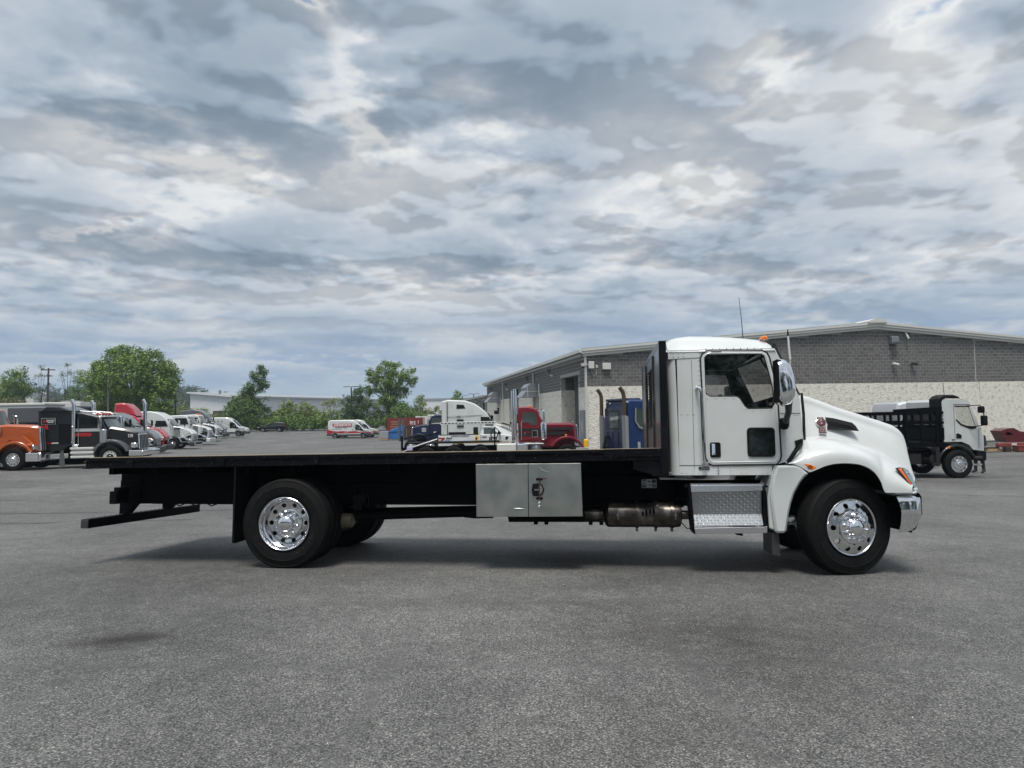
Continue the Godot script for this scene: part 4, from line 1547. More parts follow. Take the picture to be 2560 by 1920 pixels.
func truck_cab(t: Node3D) -> void:
	var cab := base("cab", t)
	var zn := -0.17
	var zf := -2.27
	var win := pts([4.74, 2.335, 4.762, 2.357, 5.35, 2.355, 5.382, 2.33, 5.412, 2.207, 5.457, 1.994, 5.473, 1.80, 5.448, 1.757, 5.19, 1.755, 5.162, 1.78, 5.106, 1.872, 5.072, 1.893, 4.792, 1.896, 4.752, 1.92, 4.74, 1.96])
	var hub := Vector2(5.22, 2.06)
	var side := pts([4.44, 1.03, 5.421, 1.033, 5.434, 1.135, 5.571, 1.174, 5.683, 1.342, 5.766, 1.391, 5.75, 1.699, 5.739, 1.89, 5.60, 2.20, 5.50, 2.42, 4.44, 2.42])
	var seam := B.ccw(pts([4.695, 2.321, 4.716, 2.367, 4.762, 2.4, 4.802, 2.409, 5.365, 2.398, 5.418, 2.37, 5.442, 2.318, 5.506, 1.993, 5.514, 1.832, 5.525, 1.244, 5.514, 1.194, 5.473, 1.145, 4.793, 1.136, 4.745, 1.161, 4.718, 1.226]))
	var grow := B.inset(win, -0.014) if B.ccw(win) == win else B.inset(B.ccw(win), -0.014)
	for s in 2:
		var z0 := zn - 0.03 if s == 0 else zf
		var b := B.new()
		b.ring(side, grow, hub, z0, z0 + 0.03, 32)
		obj("side_panel", b, M.white_paint, cab, 25.0)
		b = B.new()
		var zi := zn - 0.05 if s == 0 else zf + 0.035
		b.ring(B.inset(B.ccw(side), 0.02), grow, hub, zi, zi + 0.015, 32)
		obj("side_lining", b, M.interior, cab, 0.0)
		var door := base("door", t)
		var zo := zn if s == 0 else zf - 0.012
		b = B.new()
		var skin := B.inset(seam, 0.012)
		b.ring(skin, B.ccw(win), hub, zo, zo + 0.012, 64)
		obj("skin", b, M.white_paint, door, 25.0)
		b = B.new()
		var loop: Array = []
		for q in seam:
			loop.append(Vector3(q.x, q.y, zo + 0.004))
		loop.append(loop[0])
		loop.append(loop[1])
		b.tube(loop, 0.0085, 6, false)
		obj("door_seal", b, M.seal, door)
		b = B.new()
		loop = []
		for q in B.inset(seam, 0.034):
			loop.append(Vector3(q.x, q.y, zo + 0.010))
		loop.append(loop[0])
		loop.append(loop[1])
		b.tube(loop, 0.0075, 6, false)
		obj("pressed_bead", b, M.white_paint, door)
		b = B.new()
		loop = []
		for q in B.ccw(win):
			loop.append(Vector3(q.x, q.y, zo + 0.009))
		loop.append(loop[0])
		loop.append(loop[1])
		b.tube(loop, 0.0065, 6, false)
		obj("window_seal", b, M.seal, door)
		b = B.new()
		b.prism(win, zo + 0.001, zo + 0.006)
		obj("window_glass", b, M.glass, door, 0.0)
		if s == 1:
			continue
		b = B.new()
		b.ring(B.rrect(5.168, 1.229, 5.462, 1.547, 0.04), B.rrect(5.188, 1.249, 5.442, 1.527, 0.03), Vector2(5.315, 1.388), zo + 0.008, zo + 0.024, 24)
		obj("peep_frame", b, M.black_plastic, door)
		b = B.new()
		b.prism(B.rrect(5.18, 1.241, 5.45, 1.535, 0.03), zo + 0.010, zo + 0.015)
		obj("peep_window", b, M.glass_dark, door, 0.0)
		b = B.new()
		b.ring(B.rrect(4.770, 1.224, 4.884, 1.388, 0.022), B.rrect(4.782, 1.236, 4.872, 1.376, 0.015), Vector2(4.827, 1.306), zo + 0.008, zo + 0.02, 24)
		b.box(Vector3(4.827, 1.306, zo + 0.011), Vector3(0.095, 0.145, 0.004))
		obj("handle_cup", b, M.black_plastic, door)
		b = B.new()
		b.box(Vector3(4.806, 1.312, zo + 0.02), Vector3(0.042, 0.12, 0.014), 0.006)
		obj("handle", b, M.chrome, door)
		b = B.new()
		b.t = Transform3D(Basis.IDENTITY, Vector3(4.808, 1.262, zo + 0.026))
		b.lathe([Vector2(0.012, 0), Vector2(0.010, 0.004), Vector2(0, 0.005)], 12)
		obj("lock", b, M.chrome, door)
		b = B.new()
		b.box(Vector3(4.87, 2.398, zo + 0.014), Vector3(0.11, 0.022, 0.012), 0.004)
		obj("hinge_plate", b, M.dull_metal, door)
	# rounded rear corners, rear wall, roof, windscreen
	var b := B.new()
	for s in 2:
		var rows: Array = []
		for i in 9:
			var a := PI / 2 * i / 8
			var cx := 4.44 - sin(a) * 0.09
			var cz := (zn - 0.09 + cos(a) * 0.09) if s == 0 else (zf + 0.09 - cos(a) * 0.09)
			rows.append(PackedVector3Array([Vector3(cx, 1.03, cz), Vector3(cx - 0.012, 2.0, cz), Vector3(cx - 0.02, 2.33, cz)]))
		b.grid(rows, false, s == 1)
	b.quad(Vector3(4.35, 1.03, zn - 0.09), Vector3(4.33, 2.33, zn - 0.09), Vector3(4.33, 2.33, zf + 0.09), Vector3(4.35, 1.03, zf + 0.09))
	obj("rear_shell", b, M.white_paint, cab, 50.0)
	b = B.new()
	b.box(Vector3(4.345, 1.65, -1.22), Vector3(0.05, 1.2, 1.7))
	obj("rear_insulation", b, M.seal, cab, 0.0)
	b = B.new()
	var top := pts([4.325, 2.47, 4.345, 2.53, 4.395, 2.565, 4.466, 2.585, 4.607, 2.60, 4.846, 2.594, 5.044, 2.58, 5.241, 2.56, 5.369, 2.542, 5.45, 2.515, 5.495, 2.475, 5.505, 2.43])
	var rows: Array = []
	for q in top:
		var row := PackedVector3Array()
		for k in 25:
			var v := k / 24.0 * 2.0 - 1.0
			var e := pow(absf(v), 7.0)
			var y := lerpf(q.y + 0.035 * (1 - v * v), minf(2.395, q.y - 0.05), smoothstep(0.0, 1.0, e * e * 0.5 + e * 0.5))
			var zz := lerpf(zf, zn, (v + 1) / 2) + (0.012 if v > 0.9 else (-0.012 if v < -0.9 else 0.0)) * absf(v)
			row.append(Vector3(q.x, y, zz))
		rows.append(row)
	var last := PackedVector3Array()
	for v: Vector3 in rows[0]:
		last.append(Vector3(v.x + 0.01, 2.315, v.z))
	rows.insert(0, last)
	b.grid(rows, false, true)
	obj("roof", b, M.white_paint, cab, 42.0)
	# roof cap lip along the seam behind the door
	b = B.new()
	b.prism(pts([4.345, 2.312, 4.69, 2.327, 4.69, 2.42, 4.34, 2.42]), zn - 0.012, zn + 0.006, 0.004)
	obj("roof_cap", b, M.white_paint, cab, 20.0)
	b = B.new()
	rows = []
	for i in 9:
		var u := i / 8.0
		var row := PackedVector3Array()
		for k in 13:
			var v := k / 12.0 * 2.0 - 1.0
			var bow := 0.16 * (1 - v * v)
			row.append(Vector3(lerpf(5.50, 5.735, u) + bow * (0.55 + 0.45 * u), lerpf(2.455, 1.91, u), lerpf(zf + 0.02, zn - 0.02, (v + 1) / 2)))
		rows.append(row)
	b.grid(rows, false, true)
	obj("windscreen", b, M.glass, cab, 60.0)
	b = B.new()
	for e in [0, 12]:
		var path: Array = []
		for row: PackedVector3Array in rows:
			path.append(row[e] + Vector3(-0.004, 0, 0))
		b.tube(path, 0.022, 8)
	b.tube([rows[0][0], rows[0][3], rows[0][6], rows[0][9], rows[0][12]], 0.022, 8)
	b.tube([rows[8][0], rows[8][3], rows[8][6], rows[8][9], rows[8][12]], 0.022, 8)
	obj("windscreen_seal", b, M.seal, cab)
	b = B.new()
	b.tube([rows[0][6], rows[4][6], rows[8][6]], 0.014, 6)
	obj("windscreen_strip", b, M.seal, cab)
	# floor, firewall, headlining
	b = B.new()
	b.box(Vector3(4.95, 1.06, -1.22), Vector3(1.15, 0.06, 2.02))
	b.box(Vector3(5.72, 1.45, -1.22), Vector3(0.06, 0.86, 1.98))
	b.box(Vector3(4.39, 1.7, -1.22), Vector3(0.04, 1.3, 1.9))
	b.box(Vector3(4.92, 2.44, -1.22), Vector3(1.05, 0.03, 2.0))
	obj("cab_lining", b, M.interior, cab, 0.0)
	b = B.new()
	b.prism(pts([5.35, 1.50, 5.70, 1.50, 5.72, 1.88, 5.52, 1.90, 5.40, 1.78]), zf + 0.06, zn - 0.06, 0.02)
	obj("dashboard", b, M.interior, cab)
	for s in 2:
		var seat := base("seat", t, Transform3D(Basis.IDENTITY, Vector3(4.86, 1.15, -0.68 - s * 1.08)))
		b = B.new()
		b.box(Vector3(0.08, 0.33, 0), Vector3(0.5, 0.16, 0.5), 0.06)
		b.box(Vector3(0.05, 0.12, 0), Vector3(0.3, 0.3, 0.3), 0.03)
		obj("cushion", b, M.seat_grey, seat)
		b = B.new()
		b.t = Transform3D(Basis(Vector3.BACK, 0.16), Vector3(-0.17, 0.38, 0))
		b.box(Vector3(0, 0.36, 0), Vector3(0.14, 0.76, 0.48), 0.06)
		b.box(Vector3(0.02, 0.86, 0), Vector3(0.10, 0.2, 0.3), 0.045)
		obj("seat_back", b, M.seat_grey, seat)
	b = B.new()
	var loop: Array = []
	for i in 21:
		var a := TAU * i / 20
		loop.append(Vector3(5.28 - sin(a) * 0.10, 1.83 + sin(a) * 0.20, -1.76 + cos(a) * 0.225))
	b.tube(loop, 0.016, 8, false)
	b.tube([Vector3(5.28, 1.83, -1.98), Vector3(5.30, 1.81, -1.76), Vector3(5.28, 1.83, -1.54)], 0.016, 6)
	b.tube([Vector3(5.29, 1.82, -1.76), Vector3(5.5, 1.62, -1.76)], 0.03, 8)
	obj("steering_wheel", b, M.black_plastic, cab)
	# cowl seam, rivets, badge
	b = B.new()
	b.box(Vector3(5.64, 1.70, zn + 0.0015), Vector3(0.21, 0.004, 0.004))
	b.box(Vector3(4.854, 1.083, zn + 0.0015), Vector3(0.004, 0.10, 0.004))
	b.box(Vector3(5.426, 1.09, zn + 0.0015), Vector3(0.004, 0.11, 0.004))
	b.box(Vector3(4.93, 1.138, zn + 0.0015), Vector3(0.98, 0.004, 0.004))
	b.box(Vector3(4.60, 1.7, zn + 0.001), Vector3(0.004, 1.2, 0.002))
	obj("panel_seam", b, M.seal, cab, 0.0)
	var rv: Array = []
	for x in [4.402, 4.456, 4.513]:
		rv.append_array([Vector3(x, 2.346, 0.008), Vector3(x, 2.386, 0.008)])
	for x in [4.475, 4.54, 4.61]:
		rv.append(Vector3(x, 1.70, 0))
	for k in 9:
		rv.append(Vector3(4.76 + k * 0.075, 2.425 - maxf(0, k - 6) * 0.004, 0.004))
	for k in 7:
		rv.append(Vector3(4.678, 2.30 - k * 0.055, 0))
	for x in [4.462, 4.517, 4.592, 4.644, 4.735, 4.842, 4.866, 4.985, 5.10, 5.15, 5.32, 5.37, 5.42]:
		rv.append(Vector3(x, 1.058, 0))
	for x in [4.842, 4.866, 4.985, 5.10, 5.15, 5.31, 5.36]:
		rv.append(Vector3(x, 1.114, 0))
	for y in [1.086]:
		for x in [4.592, 4.842, 4.866, 4.985, 5.418]:
			rv.append(Vector3(x, y, 0))
	for k in 5:
		rv.append_array([Vector3(5.54 + k * 0.001, 1.245 + k * 0.077, 0), Vector3(5.565 + k * 0.001, 1.245 + k * 0.077, 0)])
	for x in [5.56, 5.69, 5.715]:
		rv.append(Vector3(x, 1.685, 0))
	for q in [[4.755, 1.872], [4.85, 1.874], [4.945, 1.874], [5.04, 1.872], [5.115, 1.822], [5.165, 1.752], [5.24, 1.734], [5.335, 1.736], [5.425, 1.738]]:
		rv.append(Vector3(q[0], q[1], 0.012))
	b = B.new()
	for q in rv:
		b.t = Transform3D(Basis.IDENTITY, Vector3(q.x, q.y, zn + q.z))
		b.lathe([Vector2(0.0075, 0), Vector2(0.006, 0.0045), Vector2(0, 0.006)], 8)
	var ro := obj("rivet", b, M.white_paint, cab, 50.0)
	ro.set_meta("kind", "stuff")
	b = B.new()
	b.box(Vector3(4.704, 1.106, zn + 0.004), Vector3(0.118, 0.032, 0.008), 0.003)
	obj("badge_plate", b, M.charcoal, cab)
	lettering("badge_lettering", "KENWORTH", 0.017, M.silver, cab, Transform3D(Basis.IDENTITY, Vector3(4.712, 1.106, zn + 0.009)), 0.002, "Droid Sans", true, 0.086)
	b = B.new()
	b.tube([Vector3(4.645, 1.985, zn), Vector3(4.648, 1.99, zn + 0.06), Vector3(4.672, 1.975, zn + 0.075), Vector3(4.684, 1.93, zn + 0.075), Vector3(4.688, 1.536, zn + 0.075), Vector3(4.698, 1.19, zn + 0.075), Vector3(4.712, 1.15, zn + 0.07), Vector3(4.72, 1.147, zn)], 0.0165, 10)
	obj("grab_rail", b, M.chrome, cab)
	b = B.new()
	b.box(Vector3(4.722, 1.15, zn + 0.01), Vector3(0.06, 0.04, 0.02), 0.006)
	obj("rail_foot", b, M.dull_metal, cab)
	# marker lamps and aerials
	for z in [-0.34, -0.75, -1.22, -1.69, -2.1]:
		b = B.new()
		b.prism(pts([5.385, 2.545, 5.395, 2.570, 5.43, 2.583, 5.458, 2.575, 5.466, 2.535]), z - 0.05, z + 0.05, 0.012)
		obj("marker_lamp", b, M.amber, cab)
	b = B.new()
	b.tube([Vector3(5.355, 3.22, -1.2), Vector3(5.375, 2.95, -1.2), Vector3(5.392, 2.60, -1.2)], [0.003, 0.004, 0.006], 6)
	obj("whip_aerial", b, M.black_plastic, cab)
	# mirror on its arm
	var mi := base("mirror", t)
	b = B.new()
	var out := pts([5.412, 2.245, 5.454, 2.252, 5.499, 2.238, 5.553, 2.182, 5.585, 2.06, 5.596, 1.93, 5.578, 1.825, 5.537, 1.772, 5.462, 1.752, 5.425, 1.772, 5.412, 1.80])
	rows = []
	for q in [[0.10, 0.70], [0.115, 0.86], [0.15, 0.96], [0.20, 1.0], [0.25, 0.97], [0.285, 0.86], [0.305, 0.66], [0.31, 0.40], [0.312, 0.05]]:
		var row := PackedVector3Array()
		var c := Vector2(5.47, 2.0)
		for v in B.ccw(out):
			var w := c + (v - c) * Vector2(1.0, 1.0) * float(q[1]) + Vector2((1.0 - float(q[1])) * -0.045, 0)
			row.append(Vector3(w.x, w.y, q[0]))
		rows.append(row)
	b.grid(rows, true, true)
	obj("mirror_shell", b, M.chrome, mi, 60.0)
	b = B.new()
	b.prism(pts([5.405, 1.80, 5.44, 1.77, 5.455, 1.79, 5.45, 2.23, 5.405, 2.24]), 0.085, 0.285, 0.012)
	obj("mirror_back", b, M.black_plastic, mi)
	b = B.new()
	b.tube([Vector3(5.53, 1.80, 0.18), Vector3(5.548, 1.70, 0.10), Vector3(5.545, 1.60, -0.02)], [0.040, 0.032, 0.032], 12)
	obj("mirror_arm", b, M.grey_plastic, mi)
	b = B.new()
	b.tube([Vector3(5.545, 1.645, -0.06), Vector3(5.545, 1.63, -0.06), Vector3(5.545, 1.56, -0.08), Vector3(5.545, 1.53, -0.09)], [0.030, 0.054, 0.052, 0.036], 16)
	b.tube([Vector3(5.545, 1.58, -0.07), Vector3(5.545, 1.58, zn)], 0.04, 10)
	obj("mirror_foot", b, M.black_plastic, mi)
	b = B.new()
	b.tube([Vector3(5.62, 2.27, -0.02), Vector3(5.612, 2.40, -0.02), Vector3(5.608, 2.53, -0.02)], [0.012, 0.011, 0.010], 8)
	b.tube([Vector3(5.62, 2.27, -0.02), Vector3(5.60, 1.95, -0.06), Vector3(5.59, 1.66, -0.10)], 0.008, 6)
	obj("aerial_rod", b, M.off_white, mi)
	b = B.new()
	b.tube([Vector3(5.608, 2.53, -0.02), Vector3(5.606, 2.60, -0.02)], [0.012, 0.004], 8)
	obj("aerial_tip", b, M.black_plastic, mi)
	var fm := base("mirror", t)
	b = B.new()
	b.box(Vector3(5.47, 2.0, -2.64), Vector3(0.1, 0.46, 0.2), 0.03)
	b.tube([Vector3(5.50, 1.78, -2.6), Vector3(5.54, 1.58, -2.36)], 0.035, 10)
	obj("mirror_shell", b, M.black_plastic, fm)


func truck_hood(t: Node3D) -> void:
	var h := base("hood", t)
	var zc := -1.22
	var top := pts([5.80, 1.945, 5.92, 1.925, 6.02, 1.89, 6.271, 1.794, 6.519, 1.713, 6.766, 1.632, 6.888, 1.585, 6.96, 1.535, 6.995, 1.485, 7.016, 1.42, 7.032, 1.30, 7.049, 1.16, 7.064, 1.0])
	var crest := pts([5.55, 1.40, 5.80, 1.432, 5.896, 1.446, 6.017, 1.449, 6.138, 1.436, 6.258, 1.41, 6.377, 1.38, 6.495, 1.348, 6.613, 1.31, 6.729, 1.26, 6.843, 1.185, 6.92, 1.12, 7.06, 0.98])
	var arch := pts([5.55, 0.95, 5.60, 0.96, 5.70, 1.03, 5.777, 1.052, 5.837, 1.076, 5.933, 1.117, 6.028, 1.141, 6.146, 1.149, 6.285, 1.135, 6.399, 1.092, 6.489, 1.032, 6.565, 0.948, 6.618, 0.846])
	var roll := func(x: float, z: float) -> Vector3:
		# the nose sweeps back towards the sides
		var d: float = maxf(0.0, absf(z - zc) - 0.55) / 0.6
		return Vector3(x - 0.20 * d * d * smoothstep(6.3, 7.0, x), 0, 0)
	# upper hood
	var b := B.new()
	var rows: Array = []
	var xs: Array = []
	for i in 29:
		xs.append(lerpf(5.80, 6.86, i / 28.0))
	xs.append_array([6.89, 6.92, 6.95, 6.975, 6.995, 7.01, 7.02, 7.03, 7.04, 7.05, 7.06])
	for x: float in xs:
		var row := PackedVector3Array()
		var y := curve_list(top, x)
		var c := minf(curve_list(crest, x), y - 0.02)
		var n := smoothstep(5.8, 7.06, x)
		var wt := lerpf(0.60, 0.52, n)
		var wl := lerpf(0.86, 0.72, n)
		var half: Array = []
		for k in 9:
			var u := k / 8.0
			half.append([lerpf(wl, wt + 0.07, u), lerpf(c, y - 0.10, u) + 0.012 * sin(u * PI)])
		for k in 6:
			var a := (k + 1) / 6.0 * PI / 2
			half.append([wt + 0.07 * cos(a), y - 0.10 + 0.10 * sin(a)])
		for k in 5:
			var u := (k + 1) / 5.0
			half.append([wt * (1 - u), y + 0.045 * (1 - pow(1 - u, 2))])
		for s in 2:
			for k in half.size():
				if s == 1 and k == 0:
					continue
				var q: Array = half[k] if s == 0 else half[half.size() - 1 - k]
				var z: float = zc + (q[0] if s == 0 else -q[0])
				row.append(Vector3(roll.call(x, z).x, q[1], z))
		rows.append(row)
	b.grid(rows, false, false)
	obj("bonnet", b, M.white_paint, h, 40.0)
	# fenders
	for s in 2:
		b = B.new()
		rows = []
		var fx: Array = []
		for i in 45:
			fx.append(lerpf(5.56, 6.90, i / 44.0))
		fx.append_array([6.93, 6.96, 6.99, 7.02])
		for x: float in fx:
			var lo := curve_list(arch, x) if x < 6.618 else lerpf(0.846, 0.84, smoothstep(6.62, 6.66, x))
			var hi := curve_list(crest, x)
			if x < 5.80:
				hi = lerp_list(pts([5.551, 1.153, 5.625, 1.215, 5.689, 1.313, 5.742, 1.381, 5.80, 1.43]), x)
				lo = minf(lerp_list(pts([5.55, 1.145, 5.615, 1.142, 5.70, 1.10, 5.777, 1.052]), x), hi - 0.006)
			var n := smoothstep(5.8, 7.06, x)
			var wl := lerpf(0.86, 0.72, n) if x > 5.8 else lerpf(1.06, 0.86, smoothstep(5.56, 5.80, x))
			var row := PackedVector3Array()
			# from the inner lip of the arch, round the lip, up the flank and over to the crest
			row.append(Vector3(roll.call(x, zc + 1.05).x, lo + 0.03, zc + 1.10))
			row.append(Vector3(roll.call(x, zc + 1.14).x, lo + 0.004, zc + 1.155))
			for k in 11:
				var u := k / 10.0
				var w := lerpf(1.185, 1.10, smoothstep(0.25, 0.75, u))
				w = lerpf(w, wl, pow(u, 2.6))
				var y := lerpf(lo + 0.012, hi, sin(u * PI / 2 * 0.86) / sin(PI / 2 * 0.86))
				row.append(Vector3(roll.call(x, zc + w).x, y, zc + w))
			if s == 1:
				var o := PackedVector3Array()
				for v in row:
					o.append(Vector3(v.x, v.y, 2 * zc - v.z))
				row = o
			rows.append(row)
		b.grid(rows, false, s == 1)
		obj("fender", b, M.white_paint, h, 40.0)
		# front valance lip under the headlight
		b = B.new()
		var sg := 1.0 if s == 0 else -1.0
		b.tube([Vector3(6.64, 0.852, zc + sg * 1.15), Vector3(6.80, 0.862, zc + sg * 1.10), Vector3(6.90, 0.872, zc + sg * 0.98), Vector3(6.97, 0.876, zc + sg * 0.78), Vector3(7.05, 0.88, zc)], [0.02, 0.036, 0.042, 0.042, 0.042], 12)
		obj("front_lip", b, M.white_paint, h, 60.0)
		# rear quarter of the fender
		b = B.new()
		b.prism(pts([5.448, 1.136, 5.615, 1.142, 5.66, 1.134, 5.697, 1.117, 5.765, 1.05, 5.72, 1.01, 5.679, 0.959, 5.615, 0.849, 5.575, 0.74, 5.547, 0.631, 5.516, 0.45, 5.492, 0.428, 5.42, 0.426, 5.40, 0.45, 5.365, 0.82, 5.40, 1.02]), zc + (0.80 if s == 0 else -1.19), zc + (1.19 if s == 0 else -0.80), 0.022)
		var rear := B.new()
		rear.prism(pts([5.372, 0.79, 5.396, 0.76, 5.43, 0.44, 5.345, 0.474, 5.344, 0.82, 5.404, 1.05, 5.43, 1.0]), zc + (0.70 if s == 0 else -1.14), zc + (1.14 if s == 0 else -0.70), 0.01)
		obj("fender_extension", b, M.white_paint, h, 40.0)
		obj("fender_extension", rear, M.white_paint, h, 40.0)
		b = B.new()
		b.prism(pts([5.452, 0.42, 5.458, 0.178, 5.376, 0.192, 5.38, 0.42]), zc + (0.72 if s == 0 else -1.13), zc + (1.12 if s == 0 else -0.73), 0.004)
		obj("front_mud_flap", b, M.grey_plastic, h)
		# wheel well
		b = B.new()
		rows = []
		for i in 17:
			var a := lerpf(-0.15, PI + 0.15, i / 16.0)
			rows.append(PackedVector3Array([Vector3(6.19 + cos(a) * 0.63, 0.52 + sin(a) * 0.60, zc + sg * 1.09), Vector3(6.19 + cos(a) * 0.63, 0.52 + sin(a) * 0.62, zc + sg * 0.45)]))
		b.grid(rows)
		b.box(Vector3(6.3, 0.95, zc + sg * 0.44), Vector3(1.2, 0.8, 0.03))
		obj("wheel_well", b, M.black_plastic, h, 40.0)
		# headlight
		var hl := base("headlight", t)
		var face := pts([6.682, 1.104, 6.721, 1.114, 6.78, 1.105, 6.82, 1.085, 6.85, 1.03, 6.875, 0.905, 6.82, 0.898, 6.797, 0.912, 6.744, 1.005])
		var clear := pts([6.745, 1.106, 6.79, 1.095, 6.818, 1.075, 6.846, 1.02, 6.868, 0.91, 6.835, 0.905, 6.80, 0.97])
		var strip := pts([6.692, 1.100, 6.735, 1.106, 6.826, 0.905, 6.805, 0.914, 6.752, 1.005])
		for e in 3:
			var poly: PackedVector2Array = [face, strip, clear][e]
			b = B.new()
			b.prism(poly, -0.02, [0.006, 0.012, 0.014][e], [0.004, 0.004, 0.004][e])
			# lay the plate on the swept-back corner
			b.warp(func(v: Vector3) -> Vector3:
				var d: float = v.x - 6.66
				return Vector3(v.x + v.z * 0.4, v.y, zc + sg * (1.215 - 0.20 * d - 1.6 * d * d - 0.50 * (v.y - 0.9) + v.z)))
			obj(["bezel", "turn_signal", "lens"][e], b, [M.seal, M.amber_clear, M.lens_glass][e], hl)
		b = B.new()
		b.t = Transform3D(Basis(Vector3.UP, sg * 0.6), Vector3(6.80, 1.045, zc + sg * (1.085)))
		b.box(Vector3(0, 0, 0.0), Vector3(0.05, 0.035, 0.03), 0.008)
		obj("lamp", b, M.chrome, hl)
		# side turn lamp
		var tl := base("side_lamp", t)
		b = B.new()
		b.prism(pts([5.716, 1.157, 5.769, 1.153, 5.855, 1.120, 5.806, 1.082, 5.772, 1.102]), 0, 0.022, 0.006)
		var lm := obj("lens", b, M.amber, tl)
		lm.transform = Transform3D(Basis.IDENTITY, Vector3(0, 0, zc + sg * 1.165 - (0.0 if s == 0 else 0.022)))
		b = B.new()
		b.lathe([Vector2(0.026, 0), Vector2(0.024, 0.004), Vector2(0, 0.005)], 16)
		lm = obj("bulb_spot", b, M.amber_dark, tl)
		lm.transform = Transform3D(Basis.from_scale(Vector3(1.1, 0.8, 1)), Vector3(5.78, 1.123, zc + sg * 1.165 + (0.022 if s == 0 else -0.03)))
		# air vent in the hood flank
		b = B.new()
		b.prism(pts([6.098, 1.668, 6.181, 1.657, 6.375, 1.604, 6.405, 1.57, 6.431, 1.508, 6.273, 1.522, 6.096, 1.539, 6.115, 1.606]), -0.02, 0.006, 0.004)
		for k in 3:
			b.tube([Vector3(6.12, 1.575 + k * 0.022, 0.008), Vector3(6.40 - k * 0.03, 1.535 + k * 0.016, 0.008)], 0.004, 6)
		b.warp(func(v: Vector3) -> Vector3:
			return Vector3(v.x, v.y, zc + sg * (lerpf(0.862, 0.70, (v.y - 1.43) / 0.36) + 0.006 - (v.x - 6.0) * 0.045 + v.z)))
		obj("hood_vent", b, M.black_plastic, h)
		# emblem: maroon disc over ribbed tail, chrome edged
		var em := base("emblem", t, Transform3D(Basis(Vector3.RIGHT, sg * -0.42), Vector3(6.034, 1.572, zc + sg * 0.808)))
		if s == 1:
			em.transform = Transform3D(Basis(Vector3.UP, PI) * Basis(Vector3.RIGHT, -0.42), Vector3(6.034, 1.572, zc - 0.808))
		for e in 2:
			b = B.new()
			var kk := 1.0 if e == 0 else 0.92
			var z0 := -0.004 if e == 0 else 0.006
			b.t = Transform3D(Basis.IDENTITY, Vector3(0, 0.035, 0))
			b.lathe([Vector2(0.055 * kk, z0), Vector2(0.052 * kk, z0 + 0.012), Vector2(0.046 * kk, z0 + 0.014), Vector2(0, z0 + 0.015)], 24)
			b.t = Transform3D.IDENTITY
			b.prism(pts([-0.032 * kk, -0.02, 0.032 * kk, -0.02, 0.042 * kk, -0.105 * kk, -0.042 * kk, -0.105 * kk]), z0, z0 + 0.012, 0.003)
			b.prism(pts([-0.036 * kk, 0.07, 0.036 * kk, 0.07, 0.036 * kk, 0.105 * kk, -0.036 * kk, 0.105 * kk]), z0, z0 + 0.012, 0.003)
			obj("edge" if e == 0 else "enamel", b, M.chrome if e == 0 else M.maroon, em)
		b = B.new()
		for k in 4:
			b.box(Vector3(-0.024 + k * 0.016, -0.06, 0.019), Vector3(0.003, 0.07, 0.003))
		for k in 3:
			b.box(Vector3(-0.016 + k * 0.016, 0.086, 0.019), Vector3(0.003, 0.02, 0.003))
		obj("rib", b, M.trim_dim, em, 0.0)
		lettering("letter", "K", 0.024, M.trim_dim, em, Transform3D(Basis.IDENTITY, Vector3(0, 0.055, 0.022)), 0.003)
		lettering("letter", "W", 0.018, M.trim_dim, em, Transform3D(Basis.IDENTITY, Vector3(0, 0.018, 0.022)), 0.003)
		# rubber latch with its bracket
		b = B.new()
		b.prism(pts([5.683, 1.342, 5.752, 1.36, 5.752, 1.425, 5.67, 1.40]), zc + sg * 1.05 - 0.01, zc + sg * 1.05 + 0.03, 0.004)
		b.tube([Vector3(5.73, 1.365, zc + sg * 1.10), Vector3(5.70, 1.335, zc + sg * 1.12), Vector3(5.63, 1.255, zc + sg * 1.135), Vector3(5.58, 1.18, zc + sg * 1.14), Vector3(5.565, 1.15, zc + sg * 1.14)], [0.014, 0.012, 0.024, 0.02, 0.006], 8)
		obj("hood_latch", b, M.black_plastic, h)
		b = B.new()
		b.prism(pts([5.795, 1.93, 5.812, 1.93, 5.826, 1.70, 5.822, 1.40, 5.80, 1.38, 5.806, 1.70]), zc + sg * 0.92 - 0.02, zc + sg * 0.92 + 0.02)
		obj("hood_seam", b, M.seal, h, 0.0)
	# front: grille and bumper
	b = B.new()
	b.prism(B.rrect(-0.5, 0.92, 0.5, 1.50, 0.08), 0.0, 0.05, 0.02)
	b.warp(func(v: Vector3) -> Vector3: return Vector3(6.99 + v.z + (1.5 - v.y) * 0.10, v.y, zc + v.x))
	obj("grille", b, M.black_plastic, h)
	for k in 9:
		b = B.new()
		b.box(Vector3(7.035 + k * 0.0065, 1.45 - k * 0.06, zc), Vector3(0.02, 0.014, 0.9), 0.004)
		obj("grille_bar", b, M.chrome, h)
	b = B.new()
	rows = []
	for i in 25:
		var z := lerpf(-1.09, 1.09, i / 24.0)
		var d := maxf(0.0, absf(z) - 0.6) / 0.49
		var x := 7.03 - 0.105 * d * d
		var row := PackedVector3Array()
		for q in [[-0.10, 0.835], [-0.02, 0.84], [0.0, 0.81], [0.0, 0.63], [-0.02, 0.60], [-0.075, 0.47], [-0.10, 0.455], [-0.2, 0.455]]:
			row.append(Vector3(x + q[0], q[1] + 0.0, zc + z))
		rows.append(row)
	b.grid(rows, false, false)
	obj("bumper", b, M.chrome, t, 40.0)
	# wrapped ends, rolled in at top and bottom
	var left := pts([0.44, 6.664, 0.455, 6.667, 0.54, 6.683, 0.68, 6.680, 0.80, 6.650, 0.845, 6.640])
